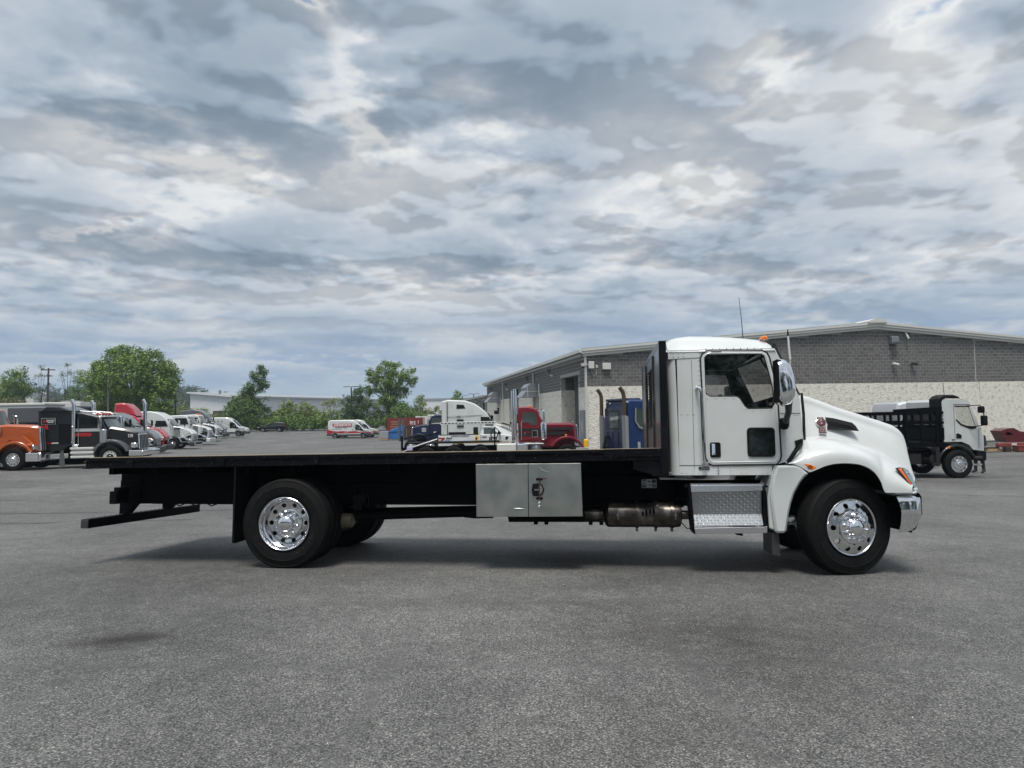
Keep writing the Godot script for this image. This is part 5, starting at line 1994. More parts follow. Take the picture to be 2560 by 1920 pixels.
	var right := pts([0.44, 6.83, 0.455, 6.845, 0.49, 6.878, 0.61, 6.924, 0.80, 6.926, 0.82, 6.90, 0.845, 6.84])
	var depth := pts([0.44, 0.10, 0.455, 0.050, 0.50, 0.036, 0.60, 0.016, 0.64, 0.0, 0.77, 0.004, 0.80, 0.016, 0.822, 0.045, 0.835, 0.12, 0.845, 0.25])
	for s in [-1.0, 1.0]:
		b = B.new()
		rows = []
		for y in [0.44, 0.447, 0.455, 0.47, 0.49, 0.52, 0.56, 0.60, 0.62, 0.64, 0.68, 0.72, 0.76, 0.78, 0.80, 0.811, 0.822, 0.83, 0.838, 0.845]:
			var row := PackedVector3Array()
			for k in 13:
				var u := k / 12.0
				row.append(Vector3(lerpf(lerp_list(left, y), lerp_list(right, y), sin(u * PI / 2)), y, zc + s * (1.18 - lerp_list(depth, y) - 0.115 * pow(u, 3.0) - 0.02 * u)))
			rows.append(row)
		b.grid(rows, false, s > 0)
		obj("bumper_end", b, M.chrome, t, 30.0)
	b = B.new()
	b.box(Vector3(6.7, 0.62, zc), Vector3(0.4, 0.2, 1.8), 0.02)
	b.box(Vector3(6.5, 0.85, zc), Vector3(1.0, 0.5, 0.8), 0.02)
	obj("front_cross_member", b, M.black_steel, t)
	b = B.new()
	b.box(Vector3(6.80, 0.832, zc), Vector3(0.24, 0.04, 2.0), 0.01)
	obj("bumper_shelf", b, M.white_paint, t)
# ---------------------------------------------------------------- builders for the parked vehicles
# local axes: x forward, y up; the near side of a right-facing vehicle is z = 0, its middle z = -half
func vehicle(called: String, label: String, category: String, at: Vector3, heading: float, group := "", lefty := false, wide := 2.4) -> Node3D:
	var a := deg_to_rad(heading)
	var x := Transform3D(Basis(Vector3.UP, a), at)
	if lefty:
		x = Transform3D(Basis(Vector3.UP, a + PI), at + Basis(Vector3.UP, a) * Vector3(0, 0, -wide))
	var v := base(called, self, x)
	tag(v, label, category, group)
	return v


func slab(poly: PackedVector2Array, zc: float, hw: float, bev := 0.03, f = null) -> B:
	var b := B.new()
	b.prism(poly, zc - hw, zc + hw, bev)
	if f != null:
		b.warp(f)
	return b


func narrower(zc: float, x0: float, x1: float, k: float) -> Callable:
	return func(v: Vector3) -> Vector3: return Vector3(v.x, v.y, zc + (v.z - zc) * lerpf(1.0, k, clampf((v.x - x0) / (x1 - x0), 0, 1)))


func tumble(zc: float, y0: float, y1: float, k: float) -> Callable:
	return func(v: Vector3) -> Vector3: return Vector3(v.x, v.y, zc + (v.z - zc) * lerpf(1.0, k, clampf((v.y - y0) / (y1 - y0), 0, 1)))


func small_wheel(v: Node3D, x: float, z: float, near: bool, r := 0.51, w := 0.28, rim := "polished", flip := false) -> void:
	var key := "s%.2f_%.2f" % [r, w]
	if not wheel_parts.has(key):
		var k := r / 0.51
		var b := B.new()
		b.lathe([Vector2(0.26 * k, -0.16), Vector2(0.27 * k, -0.06), Vector2(0.299 * k, -0.01), Vector2(0.299 * k, -0.004), Vector2(0.285 * k, -0.006)], 28)
		holed_disc(b, 0.165 * k, 0.286 * k, 10, 0.232 * k, 0.026 * k, func(q: float) -> float: return -0.02)
		var h := B.new()
		h.lathe([Vector2(0.167 * k, -0.02), Vector2(0.16 * k, -0.008), Vector2(0.10 * k, -0.006), Vector2(0.095 * k, 0.04), Vector2(0.07 * k, 0.06), Vector2(0, 0.066)], 20)
		for i in 10:
			var a := TAU * i / 10
			h.t = Transform3D(Basis.IDENTITY, Vector3(cos(a) * 0.132 * k, sin(a) * 0.132 * k, -0.008))
			h.lathe([Vector2(0.018 * k, 0), Vector2(0.014 * k, 0.04), Vector2(0, 0.045)], 6)
		wheel_parts[key] = [tyre_mesh(r, w, 3, 36, r - 0.012), b.mesh(30.0), h.mesh(30.0)]
	var p: Array = wheel_parts[key]
	var o := base("wheel", v, Transform3D(Basis.IDENTITY if near else Basis(Vector3.UP, PI), Vector3(x, r - 0.012, z)))
	obj("tyre", p[0], M.rubber, o)
	obj("rim", p[1], M[rim], o)
	obj("hub_cover", p[2], M.chrome if rim == "polished" else M.charcoal, o)


func axle_wheels(v: Node3D, x: float, wide := 2.4, dual := false, r := 0.51, w := 0.28, rim := "polished") -> void:
	small_wheel(v, x, 0.0, true, r, w, rim)
	small_wheel(v, x, -wide, false, r, w, rim)
	if dual:
		small_wheel(v, x, -0.33, true, r, w, "charcoal")
		small_wheel(v, x, -wide + 0.33, false, r, w, "charcoal")


func put(v: Node3D, called: String, m: Material, c: Vector3, s: Vector3, bev := 0.0) -> MeshInstance3D:
	var b := B.new()
	b.box(c, s, bev)
	return obj(called, b, m, v, 35.0 if bev > 0 else 0.0)


func plate(v: Node3D, called: String, m: Material, poly: Array, z: float, thick := 0.012) -> MeshInstance3D:
	# a sheet lying on a side face, towards the viewer
	var b := B.new()
	b.prism(pts(poly), z - thick, z + thick)
	return obj(called, b, m, v, 0.0)


func both_sides(v: Node3D, called: String, m: Material, poly: Array, zc: float, hw: float, thick := 0.012) -> void:
	plate(v, called, m, poly, zc + hw, thick)
	plate(v, called, m, poly, zc - hw, thick)


func pipe(v: Node3D, called: String, m: Material, path: Array, r, n := 10) -> void:
	var b := B.new()
	b.tube(path, r, n)
	obj(called, b, m, v, 50.0)


func arch_strip(v: Node3D, called: String, m: Material, cx: float, cy: float, r: float, a0: float, a1: float, z0: float, z1: float, thick := 0.05) -> void:
	var b := B.new()
	var q := PackedVector2Array()
	for i in 17:
		var a := deg_to_rad(lerpf(a0, a1, i / 16.0))
		q.append(Vector2(cx + cos(a) * r, cy + sin(a) * r))
	for i in 17:
		var a := deg_to_rad(lerpf(a1, a0, i / 16.0))
		q.append(Vector2(cx + cos(a) * (r - thick), cy + sin(a) * (r - thick)))
	b.prism(q, z0, z1, minf(0.02, thick * 0.3))
	obj(called, b, m, v, 40.0)


func windscreen(v: Node3D, zc: float, hw: float, x0: float, y0: float, x1: float, y1: float, m: Material, bow := 0.08) -> void:
	# (x0, y0) top, (x1, y1) foot
	var b := B.new()
	var rows: Array = []
	for i in 4:
		var u := i / 3.0
		var row := PackedVector3Array()
		for k in 9:
			var s := k / 4.0 - 1.0
			row.append(Vector3(lerpf(x0, x1, u) + bow * (1 - s * s) + 0.01, lerpf(y0, y1, u) + 0.01, zc + hw * s))
		rows.append(row)
	b.grid(rows, false, true)
	obj("windscreen", b, m, v, 60.0)


func side_mirrors(v: Node3D, x: float, y: float, zc: float, hw: float, m: Material, high := 0.5) -> void:
	for s in [1.0, -1.0]:
		var b := B.new()
		b.box(Vector3(x, y, zc + s * (hw + 0.22)), Vector3(0.12, high, 0.2), 0.04)
		b.tube([Vector3(x, y - high * 0.45, zc + s * (hw + 0.2)), Vector3(x - 0.05, y - high * 0.55, zc + s * hw)], 0.02, 6)
		b.tube([Vector3(x, y + high * 0.45, zc + s * (hw + 0.2)), Vector3(x - 0.05, y + high * 0.55, zc + s * hw)], 0.02, 6)
		obj("mirror", b, m, v)


func hood_mirrors(v: Node3D, x: float, y: float, zc: float, hw: float) -> void:
	for s in [1.0, -1.0]:
		var b := B.new()
		b.tube([Vector3(x, y, zc + s * hw), Vector3(x + 0.1, y + 0.28, zc + s * (hw + 0.16))], 0.018, 6)
		b.box(Vector3(x + 0.12, y + 0.36, zc + s * (hw + 0.18)), Vector3(0.09, 0.17, 0.16), 0.03)
		obj("hood_mirror", b, M.black_plastic, v)


func chrome_grille(v: Node3D, x: float, y0: float, y1: float, zc: float, hw: float, lean := 0.05, bars := 14) -> void:
	var b := B.new()
	b.prism(B.rrect(-hw, y0, hw, y1, 0.06), 0.0, 0.07, 0.02)
	b.warp(func(p: Vector3) -> Vector3: return Vector3(x + p.z - lean * (p.y - y0), p.y, zc + p.x))
	obj("grille_shell", b, M.chrome, v)
	for i in bars:
		var z := zc + lerpf(-hw + 0.06, hw - 0.06, i / (bars - 1.0))
		pipe(v, "grille_bar", M.silver if i % 2 == 0 else M.charcoal, [Vector3(x + 0.08, y0 + 0.05, z), Vector3(x + 0.08 - lean * (y1 - y0), y1 - 0.05, z)], 0.022, 5)


func chassis(v: Node3D, x0: float, x1: float, zc: float, top := 0.98) -> void:
	for s in [0.43, -0.43]:
		put(v, "frame_rail", M.black_steel, Vector3((x0 + x1) / 2, top - 0.14, zc + s), Vector3(x1 - x0, 0.28, 0.09))
	put(v, "engine_tray", M.black_steel, Vector3(x1 - 0.9, 0.72, zc), Vector3(1.6, 0.5, 0.9))


# an aerodynamic sleeper tractor: roof and hood are outlines from the rear to the nose
func aero_tractor(v: Node3D, paint: Material, roof: Array, hood: Array, win: Array, opts := {}) -> void:
	var zc := -1.2
	var n := roof.size()
	var rear: float = roof[0]
	var base_x: float = hood[0]
	var body := roof.duplicate()
	body.append_array([hood[0], hood[1], base_x + 0.05, 0.95, base_x - 1.0, 0.62, rear, 0.62])
	var mark: float = opts.get("fair_from", 99.0)
	obj("cab", slab(pts(body), zc, 1.08, 0.07, tumble(zc, 2.2, 4.0, 0.86)), paint, v, 30.0)
	if opts.has("fairing"):
		obj("roof_fairing", slab(pts(opts.fairing), zc, 1.0, 0.10, tumble(zc, 2.7, 4.0, 0.84)), opts.get("fair_paint", paint), v, 35.0)
	var hp := hood.duplicate()
	var nose: float = hood[hood.size() - 2]
	hp.append_array([nose - 0.1, 0.62, 0.62, 0.60])
	for i in 9:
		var a := deg_to_rad(10.0 + 20.0 * i)
		hp.append_array([cos(a) * 0.62, 0.50 + sin(a) * 0.64])
	hp.append_array([-0.64, 0.62, base_x - 0.02, 0.62])
	obj("hood", slab(pts(hp), zc, 1.10, 0.09, func(p: Vector3) -> Vector3:
		var k := lerpf(1.0, 0.70, smoothstep(0.2, nose, p.x)) * lerpf(1.0, 0.74, smoothstep(1.25, 1.9, p.y))
		return Vector3(p.x, p.y, zc + (p.z - zc) * k)), paint, v, 32.0)
	both_sides(v, "side_window", M.glass_dark, win, zc, 1.075)
	windscreen(v, zc, 0.92, roof[n - 2] + 0.02, roof[n - 1] - 0.02, hood[0], hood[1] + 0.04, M.glass_mid)
	put(v, "bumper", opts.get("bumper", M.grey_plastic), Vector3(nose + 0.02, 0.46, zc), Vector3(0.42, 0.42, 2.2), 0.1)
	chrome_grille(v, nose - 0.04, 0.72, opts.get("grille_top", hood[hood.size() - 1] + 0.1), zc, 0.46, 0.16, 9)
	for s in [1.0, -1.0]:
		var b := B.new()
		b.prism(pts([nose - 0.72, 1.02, nose - 0.45, 0.98, nose - 0.18, 0.82, nose - 0.2, 0.74, nose - 0.5, 0.80]), -0.03, 0.03, 0.01)
		b.warp(func(p: Vector3) -> Vector3: return Vector3(p.x, p.y, zc + s * (1.02 - 0.36 * smoothstep(nose - 0.9, nose, p.x) + p.z)))
		obj("headlight", b, M.clear_lens, v)
	axle_wheels(v, 0.0)
	if opts.get("rear", true):
		axle_wheels(v, rear - 0.3, 2.4, true)
		axle_wheels(v, rear - 1.6, 2.4, true)
	chassis(v, rear - 2.3, 0.9, zc)
	side_mirrors(v, base_x - 0.1, hood[1] + 0.26, zc, 1.08, opts.get("mirror", M.black_plastic), 0.45)
	hood_mirrors(v, nose - 0.75, lerp_list(pts(hood), nose - 0.75) - 0.06, zc, 0.75)
	both_sides(v, "door_step", M.grey_plastic, [base_x - 1.1, 0.35, -0.7, 0.35, -0.7, 0.62, base_x - 1.1, 0.62], zc, 1.05, 0.05)


# a straight-hooded tractor
func classic_tractor(v: Node3D, paint: Material, d: Dictionary) -> void:
	var zc := -1.2
	var hood: Array = d.hood
	var hx: float = d.nose
	var hr: float = d.hood_rear
	var hp := hood.duplicate()
	hp.append_array([hx, 0.80, hr, 0.86])
	obj("hood", slab(pts(hp), zc, d.get("hood_hw", 0.72), 0.09, narrower(zc, hr, hx, d.get("taper", 0.74))), paint, v, 32.0)
	obj("cab", slab(pts(d.cab), zc, d.get("cab_hw", 1.02), 0.06, tumble(zc, 2.0, 3.0, 0.95)), paint, v, 30.0)
	both_sides(v, "door", paint, d.door, zc, d.get("cab_hw", 1.02) + 0.008, 0.012)
	both_sides(v, "side_window", d.get("glass", M.glass_mid), d.win, zc, d.get("cab_hw", 1.02) + 0.022, 0.008)
	if d.has("ws"):
		windscreen(v, zc, 0.86, d.ws[0], d.ws[1], d.ws[2], d.ws[3], M.glass_mid, 0.05)
	chrome_grille(v, hx - 0.02, 0.82, d.grille_top, zc, d.get("grille_hw", 0.52), d.get("lean", 0.05), 12)
	for s in [1.0, -1.0]:
		arch_strip(v, "fender", d.get("fender_paint", paint), 0.0, 0.48, d.get("fender_r", 0.84), d.get("fa0", 18.0), d.get("fa1", 172.0), zc + (0.55 if s > 0 else -1.16), zc + (1.16 if s > 0 else -0.55), 0.12)
		if d.get("lamps", true):
			var b := B.new()
			b.box(Vector3(hx - 0.12, 1.02, zc + s * 0.86), Vector3(0.22, 0.24, 0.34), 0.04)
			obj("headlight_pod", b, M.chrome, v)
			put(v, "headlight", M.clear_lens, Vector3(hx - 0.005, 1.02, zc + s * 0.86), Vector3(0.02, 0.18, 0.28))
	put(v, "bumper", M.chrome, Vector3(d.bumper[0], d.bumper[1], zc), Vector3(0.16, d.bumper[2], 2.36), 0.05)
	for s in [1.0, -1.0]:
		put(v, "bumper_end", M.chrome, Vector3(d.bumper[0] - 0.28, d.bumper[1], zc + s * 1.15), Vector3(0.6, d.bumper[2], 0.06), 0.02)
	axle_wheels(v, 0.0, 2.4, false, 0.51, 0.28, d.get("rim", "polished"))
	for x in d.get("rear_axles", []):
		axle_wheels(v, x, 2.4, true, 0.51, 0.28, d.get("rim", "polished"))
	chassis(v, d.tail, hx - 0.1, zc)
	for s in d.get("stacks", []):
		pipe(v, "exhaust_stack", M.chrome, s[0], s[1], 12)
	side_mirrors(v, d.mirror[0], d.mirror[1], zc, 1.06, M.chrome, d.mirror[2])


func left_row() -> void:
	var g := "tractors parked in the row at the left"
	var zc := -1.2
	# ---- orange
	var v := vehicle("parked_tractor", "orange long-nosed tractor truck with chrome grille, cut by the left edge", "truck", on_ground(-22.49, -32.0), 5.0, g)
	classic_tractor(v, M.orange, {"hood": [-1.4, 2.0, -0.8, 2.07, -0.54, 2.09, 0.4, 2.03, 0.72, 1.97, 0.78, 1.86], "nose": 0.80, "hood_rear": -1.4, "taper": 0.8, "cab": [-3.0, 0.9, -1.3, 0.9, -1.3, 1.95, -1.62, 2.75, -2.0, 2.86, -3.0, 2.86], "door": [-2.7, 1.0, -1.6, 1.0, -1.5, 1.9, -1.75, 2.65, -2.7, 2.65],
		"win": [-2.6, 2.0, -1.65, 1.95, -1.84, 2.56, -2.6, 2.58], "ws": [-1.60, 2.72, -1.3, 1.98], "grille_top": 1.93, "fender_r": 0.84, "fa0": 26.0, "fa1": 150.0, "bumper": [1.1, 0.59, 0.38], "tail": -7.5, "rear_axles": [-5.2, -6.55], "mirror": [-1.3, 2.25, 0.5], "stacks": [[[Vector3(-3.1, 1.0, -0.2), Vector3(-3.1, 3.6, -0.2)], 0.08]]})
	both_sides(v, "fender_flare", M.orange, [-0.62, 0.86, -0.52, 1.16, -0.2, 1.40, 0.1, 1.36, 0.40, 1.14, 0.66, 0.86, 0.74, 0.84, 0.74, 1.2, 0.3, 1.56, -0.9, 1.5], zc, 0.98, 0.08)
	pipe(v, "bumper_rod", M.silver, [Vector3(1.12, 0.76, -0.1), Vector3(1.12, 1.72, -0.1)], 0.012, 6)
	plate(v, "pinstripe", M.amber, [-0.2, 1.71, 0.42, 1.715, 0.42, 1.735, -0.2, 1.73], -0.60, 0.02)
	put(v, "turn_signal", M.amber_clear, Vector3(0.66, 1.15, -0.12), Vector3(0.2, 0.1, 0.06), 0.02)
	put(v, "cowl_panel", M.silver, Vector3(-0.98, 1.86, -0.42), Vector3(0.4, 0.3, 0.05), 0.01)
	put(v, "tow_eye", M.charcoal, Vector3(1.19, 0.59, -0.55), Vector3(0.02, 0.12, 0.12), 0.02)
	# ---- black, number 179
	v = vehicle("parked_tractor", "matte black sleeper tractor truck numbered 179 with red stripe and tall stacks", "truck", on_ground(-18.98, -33.5), 9.0, g)
	classic_tractor(v, M.charcoal, {"hood": [-0.42, 1.86, -0.12, 1.93, 0.49, 1.80, 0.98, 1.66, 1.06, 1.56], "nose": 1.08, "hood_rear": -0.5, "taper": 0.72, "hood_hw": 0.84, "cab": [-1.56, 0.95, -0.30, 0.95, -0.26, 1.9, -0.50, 2.40, -0.72, 2.47, -1.35, 2.64, -1.56, 2.6], "door": [-1.36, 1.05, -0.5, 1.05, -0.48, 1.9, -0.62, 2.38, -1.36, 2.40],
		"win": [-1.32, 1.86, -0.52, 1.93, -0.64, 2.33, -1.34, 2.35], "glass": M.glass_dark, "ws": [-0.50, 2.40, -0.22, 1.92], "grille_top": 1.55, "grille_hw": 0.6, "lean": 0.06, "fender_paint": M.mid_grey, "fender_r": 0.84, "fa0": 20.0, "fa1": 165.0, "bumper": [1.40, 0.66, 0.26], "tail": -6.6, "rear_axles": [-4.6, -5.95], "mirror": [-0.42, 2.12, 0.62], "rim": "off_white",
		"stacks": [[[Vector3(-1.40, 1.05, -0.12), Vector3(-1.62, 1.08, -0.12), Vector3(-1.63, 1.4, -0.12), Vector3(-1.63, 3.0, -0.12), Vector3(-1.72, 3.24, -0.12)], 0.085], [[Vector3(-1.63, 1.1, -2.28), Vector3(-1.63, 3.0, -2.28), Vector3(-1.72, 3.24, -2.28)], 0.085]]})
	obj("sleeper", slab(pts([-3.14, 0.83, -2.20, 0.83, -1.58, 1.20, -1.58, 2.66, -2.27, 2.92, -2.84, 2.93, -3.16, 2.68]), zc, 1.12, 0.04, tumble(zc, 2.6, 3.0, 0.86)), M.charcoal, v, 25.0)
	put(v, "sleeper_cap", M.black_plastic, Vector3(-2.36, 2.685, zc), Vector3(1.56, 0.05, 2.30))
	put(v, "locker_door", M.black_paint, Vector3(-2.0, 1.64, -0.075), Vector3(0.5, 0.94, 0.03), 0.01)
	plate(v, "silver_stripe", M.light_grey, [-1.54, 1.72, -0.5, 1.72, -0.5, 1.86, -1.54, 1.86], -0.155, 0.015)
	plate(v, "red_stripe", M.red, [-1.54, 1.50, -0.86, 1.50, -0.86, 1.66, -1.54, 1.66], -0.15, 0.015)
	plate(v, "reflective_tape", M.red_lens, [-2.93, 1.18, -2.55, 1.185, -2.55, 1.235, -2.93, 1.23], -0.076, 0.008)
	plate(v, "reflective_tape", M.off_white, [-2.54, 1.185, -2.24, 1.19, -2.24, 1.24, -2.54, 1.235], -0.076, 0.008)
	plate(v, "pennant_decal", M.red, [-2.86, 2.06, -2.72, 2.09, -2.69, 1.83, -2.82, 1.87], -0.076, 0.008)
	var sg := base("company_sign", v)
	put(sg, "board", M.letter_black, Vector3(-2.69, 2.23, -0.07), Vector3(0.58, 0.27, 0.02))
	put(sg, "border", M.light_grey, Vector3(-2.69, 2.23, -0.074), Vector3(0.61, 0.30, 0.016))
	plate(sg, "triangle", M.red, [-2.93, 2.18, -2.78, 2.18, -2.855, 2.31], -0.056, 0.004)
	lettering("line", "BLACK ROCK", 0.07, M.letter_white, sg, Transform3D(Basis.IDENTITY, Vector3(-2.60, 2.265, -0.058)), 0.004, "Droid Sans", true, 0.34)
	lettering("line", "TRUCKING", 0.05, M.letter_white, sg, Transform3D(Basis.IDENTITY, Vector3(-2.60, 2.185, -0.058)), 0.004, "Droid Sans", true, 0.26)
	lettering("fleet_number", "179", 0.15, M.letter_white, v, Transform3D(Basis(Vector3.UP, 0.16), Vector3(0.72, 1.47, -0.515)), 0.01, "Droid Sans", true, 0.22)
	plate(v, "hood_decal", M.letter_white, [0.45, 0.98, 0.62, 0.95, 0.61, 1.04, 0.47, 1.08], -0.435, 0.03)
	pipe(v, "air_cleaner", M.silver, [Vector3(-0.34, 1.16, -0.16), Vector3(-0.34, 1.22, -0.16), Vector3(-0.34, 1.76, -0.16), Vector3(-0.34, 1.82, -0.16)], [0.10, 0.17, 0.17, 0.10], 16)
	put(v, "horn_lamp", M.red_lens, Vector3(0.02, 1.25, -0.18), Vector3(0.1, 0.1, 0.05), 0.02)
	var st := base("fuel_step", v)
	put(st, "tank", M.silver, Vector3(-1.23, 0.72, -0.34), Vector3(1.0, 0.48, 0.5), 0.05)
	for k in 3:
		put(st, "tread", M.off_white, Vector3(-1.22 + k * 0.01, 0.94 - k * 0.2, -0.06), Vector3(1.02, 0.10, 0.16), 0.02)
	pipe(v, "grab_handle", M.chrome, [Vector3(-1.42, 1.1, -0.12), Vector3(-1.42, 2.3, -0.12)], 0.02, 6)
	plate(v, "mud_flap", M.mid_grey, [-2.24, 0.12, -2.0, 0.12, -2.08, 1.1, -2.2, 1.1], -0.14, 0.02)
	pipe(v, "roof_rail", M.silver, [Vector3(-1.5, 2.70, -0.5), Vector3(-0.7, 2.62, -0.5), Vector3(-0.55, 2.52, -0.5)], 0.025, 6)
	pipe(v, "roof_rail", M.silver, [Vector3(-1.5, 2.70, -1.9), Vector3(-0.7, 2.62, -1.9), Vector3(-0.55, 2.52, -1.9)], 0.025, 6)
	put(v, "sun_visor", M.light_grey, Vector3(-0.44, 2.41, zc), Vector3(0.24, 0.06, 1.8), 0.02)
	for k in 5:
		put(v, "cab_lamp", M.red_lens, Vector3(-0.72, 2.52, zc - 0.7 + k * 0.35), Vector3(0.12, 0.07, 0.1), 0.02)
	# ---- dark tractor with white sun visor and chrome grille
	v = vehicle("parked_tractor", "dark tractor truck with white-rimmed windscreen and chrome grille beside the black one", "truck", on_ground(-21.8, -39.5), 12.0, g)
	classic_tractor(v, M.charcoal, {"hood": [-0.6, 1.92, -0.4, 1.98, 0.53, 1.84, 0.80, 1.72, 0.86, 1.62], "nose": 0.90, "hood_rear": -0.7, "taper": 0.78, "cab": [-2.9, 0.95, -0.6, 0.95, -0.55, 1.95, -0.80, 2.52, -1.2, 2.72, -2.9, 2.74], "door": [-1.7, 1.05, -0.8, 1.05, -0.78, 1.9, -0.92, 2.38, -1.7, 2.40],
		"win": [-1.65, 1.95, -0.82, 1.97, -0.94, 2.36, -1.66, 2.38], "ws": [-0.80, 2.50, -0.52, 1.98], "grille_top": 1.68, "grille_hw": 0.58, "bumper": [1.12, 0.56, 0.3], "tail": -6.6, "rear_axles": [-5.2], "mirror": [-0.6, 2.2, 0.5]})
	put(v, "sun_visor", M.off_white, Vector3(-0.72, 2.56, zc), Vector3(0.30, 0.10, 1.9), 0.03)
	plate(v, "hood_flame", M.blue, [0.1, 1.75, 0.5, 1.72, 0.62, 1.60, 0.3, 1.62], -0.56, 0.02)
	pipe(v, "bumper_rod", M.yellow, [Vector3(1.2, 0.7, -0.1), Vector3(1.24, 1.5, -0.1)], 0.02, 6)
	for k in 5:
		put(v, "cab_lamp", M.amber, Vector3(-1.1, 2.78, zc - 0.7 + k * 0.35), Vector3(0.16, 0.1, 0.12), 0.02)
	# ---- grey aerodynamic
	v = vehicle("parked_tractor", "grey aerodynamic sleeper tractor truck left of the red one", "truck", on_ground(-24.5, -46.5), 13.0, g)
	aero_tractor(v, M.mid_grey, [-4.2, 2.95, -1.47, 2.98, -1.1, 2.82, -0.86, 2.62], [-0.34, 2.02, 0.40, 1.78, 0.76, 1.52, 0.95, 1.20], [-1.5, 2.05, -0.5, 2.05, -0.9, 2.5, -1.5, 2.5])
	# ---- red with tall fairing
	v = vehicle("parked_tractor", "bright red sleeper tractor truck with the tallest roof fairing of the row", "truck", on_ground(-27.4, -54.0), 12.0, g)
	aero_tractor(v, M.red, [-4.2, 3.0, -1.7, 3.0, -1.25, 2.86, -1.0, 2.62], [-0.56, 2.06, 0.30, 1.84, 0.60, 1.58, 0.82, 1.25], [-1.75, 2.0, -0.72, 2.0, -1.1, 2.5, -1.75, 2.5],
		{"fairing": [-2.75, 2.9, -2.70, 3.86, -2.2, 3.90, -1.85, 3.82, -1.45, 3.42, -1.18, 2.9]})
	# ---- white long sleeper
	v = vehicle("parked_tractor", "white aerodynamic tractor truck with long rounded sleeper, nearest of the white ones", "truck", on_ground(-30.17, -63.0), 8.0, g)
	aero_tractor(v, M.white_paint, [-4.4, 3.30, -2.97, 3.42, -1.9, 3.42, -1.3, 3.28, -0.85, 3.02, -0.55, 2.70], [-0.08, 2.08, 0.80, 1.88, 1.35, 1.66, 1.60, 1.36], [-1.43, 2.05, -0.40, 2.05, -0.62, 2.55, -1.43, 2.58], {"mirror": M.off_white})
	both_sides(v, "hood_edge", M.black_plastic, [-0.1, 2.04, 0.55, 1.90, 0.9, 1.72, 0.3, 1.86], -1.2, 0.93, 0.02)
	put(v, "bumper_guard", M.chrome, Vector3(1.86, 0.46, zc), Vector3(0.08, 0.36, 2.2), 0.03)
	put(v, "guard_slot", M.black_plastic, Vector3(1.905, 0.46, zc), Vector3(0.01, 0.16, 1.9))
	# ---- two white day cabs
	v = vehicle("parked_tractor", "white day-cab tractor truck right of the long white sleeper", "truck", on_ground(-32.25, -71.0), 8.0, g)
	aero_tractor(v, M.white_paint, [-1.95, 3.0, -0.75, 3.04, -0.40, 2.98, -0.28, 2.88], [0.10, 2.10, 0.9, 1.92, 1.45, 1.74, 1.70, 1.50], [-1.45, 2.1, -0.15, 2.1, -0.36, 2.72, -1.45, 2.74], {"bumper": M.white_paint, "mirror": M.off_white})
	v = vehicle("parked_tractor", "white day-cab tractor truck with chrome bumper, second from the row's far end", "truck", on_ground(-34.38, -79.0), 8.0, g)
	aero_tractor(v, M.white_paint, [-2.0, 3.0, -0.95, 3.04, -0.68, 2.96, -0.58, 2.86], [-0.2, 2.06, 0.6, 1.86, 1.15, 1.70, 1.30, 1.48], [-1.7, 2.1, -0.46, 2.1, -0.66, 2.70, -1.7, 2.72], {"bumper": M.chrome, "mirror": M.off_white})
	for k in 5:
		put(v, "cab_lamp", M.amber, Vector3(-0.85, 3.07, zc - 0.7 + k * 0.35), Vector3(0.16, 0.1, 0.12), 0.02)
	v = vehicle("parked_tractor", "grey sleeper tractor truck with round roof at the row's far end", "truck", on_ground(-36.3, -86.0), 8.0, g)
	aero_tractor(v, M.mid_grey, [-3.8, 3.45, -2.4, 3.6, -1.7, 3.50, -1.2, 3.25, -0.92, 2.92], [-0.45, 2.12, 0.4, 1.86, 0.9, 1.55, 1.2, 1.15], [-1.7, 2.1, -0.66, 2.1, -0.95, 2.66, -1.7, 2.7])
	# ---- behind the first two: trailer, purple sleeper, black fairing
	v = vehicle("box_trailer", "long grey box trailer with white roof behind the black sleeper truck", "trailer", on_ground(-33.8, -47.5), 3.0)
	put(v, "body", M.light_grey, Vector3(-2.3, 2.45, -1.2), Vector3(9.4, 2.0, 2.4), 0.03)
	put(v, "roof", M.off_white, Vector3(-2.3, 3.53, -1.2), Vector3(9.5, 0.16, 2.5), 0.04)
	put(v, "frame", M.black_steel, Vector3(-2.3, 1.3, -1.2), Vector3(9.2, 0.28, 1.2))
	for x in [-5.2, -6.4]:
		axle_wheels(v, x, 2.4, true)
	put(v, "landing_leg", M.charcoal, Vector3(0.6, 0.7, -0.6), Vector3(0.14, 1.3, 0.14))
	v = vehicle("parked_trailer", "low pale trailer roof showing above the black sleeper truck", "trailer", on_ground(-36.2, -58.0), 3.0)
	put(v, "body", M.off_white, Vector3(-0.6, 2.95, -1.2), Vector3(3.0, 2.2, 2.4), 0.04)
	put(v, "roof_hatch", M.dull_metal, Vector3(-0.4, 4.10, -1.2), Vector3(1.4, 0.14, 0.8), 0.03)
	put(v, "frame", M.black_steel, Vector3(-0.6, 1.5, -1.2), Vector3(3.0, 0.6, 1.2))
	axle_wheels(v, -1.4, 2.4, true)
	v = vehicle("parked_tractor", "purple sleeper cab half hidden between orange and black tractor trucks", "truck", on_ground(-22.1, -38.5), 5.0, g)
	obj("sleeper", slab(pts([-2.6, 0.9, -0.05, 0.9, -0.05, 2.42, -0.2, 2.50, -2.6, 2.50]), zc, 1.05, 0.06), M.purple, v)
	axle_wheels(v, -1.6, 2.4, true)
	axle_wheels(v, -2.9, 2.4, true)
	pipe(v, "exhaust_stack", M.chrome, [Vector3(1.2, 0.9, -2.2), Vector3(1.2, 3.2, -2.2), Vector3(1.08, 3.48, -2.2)], 0.1, 12)
	put(v, "frame", M.black_steel, Vector3(-1.2, 0.8, zc), Vector3(5.0, 0.28, 0.9))
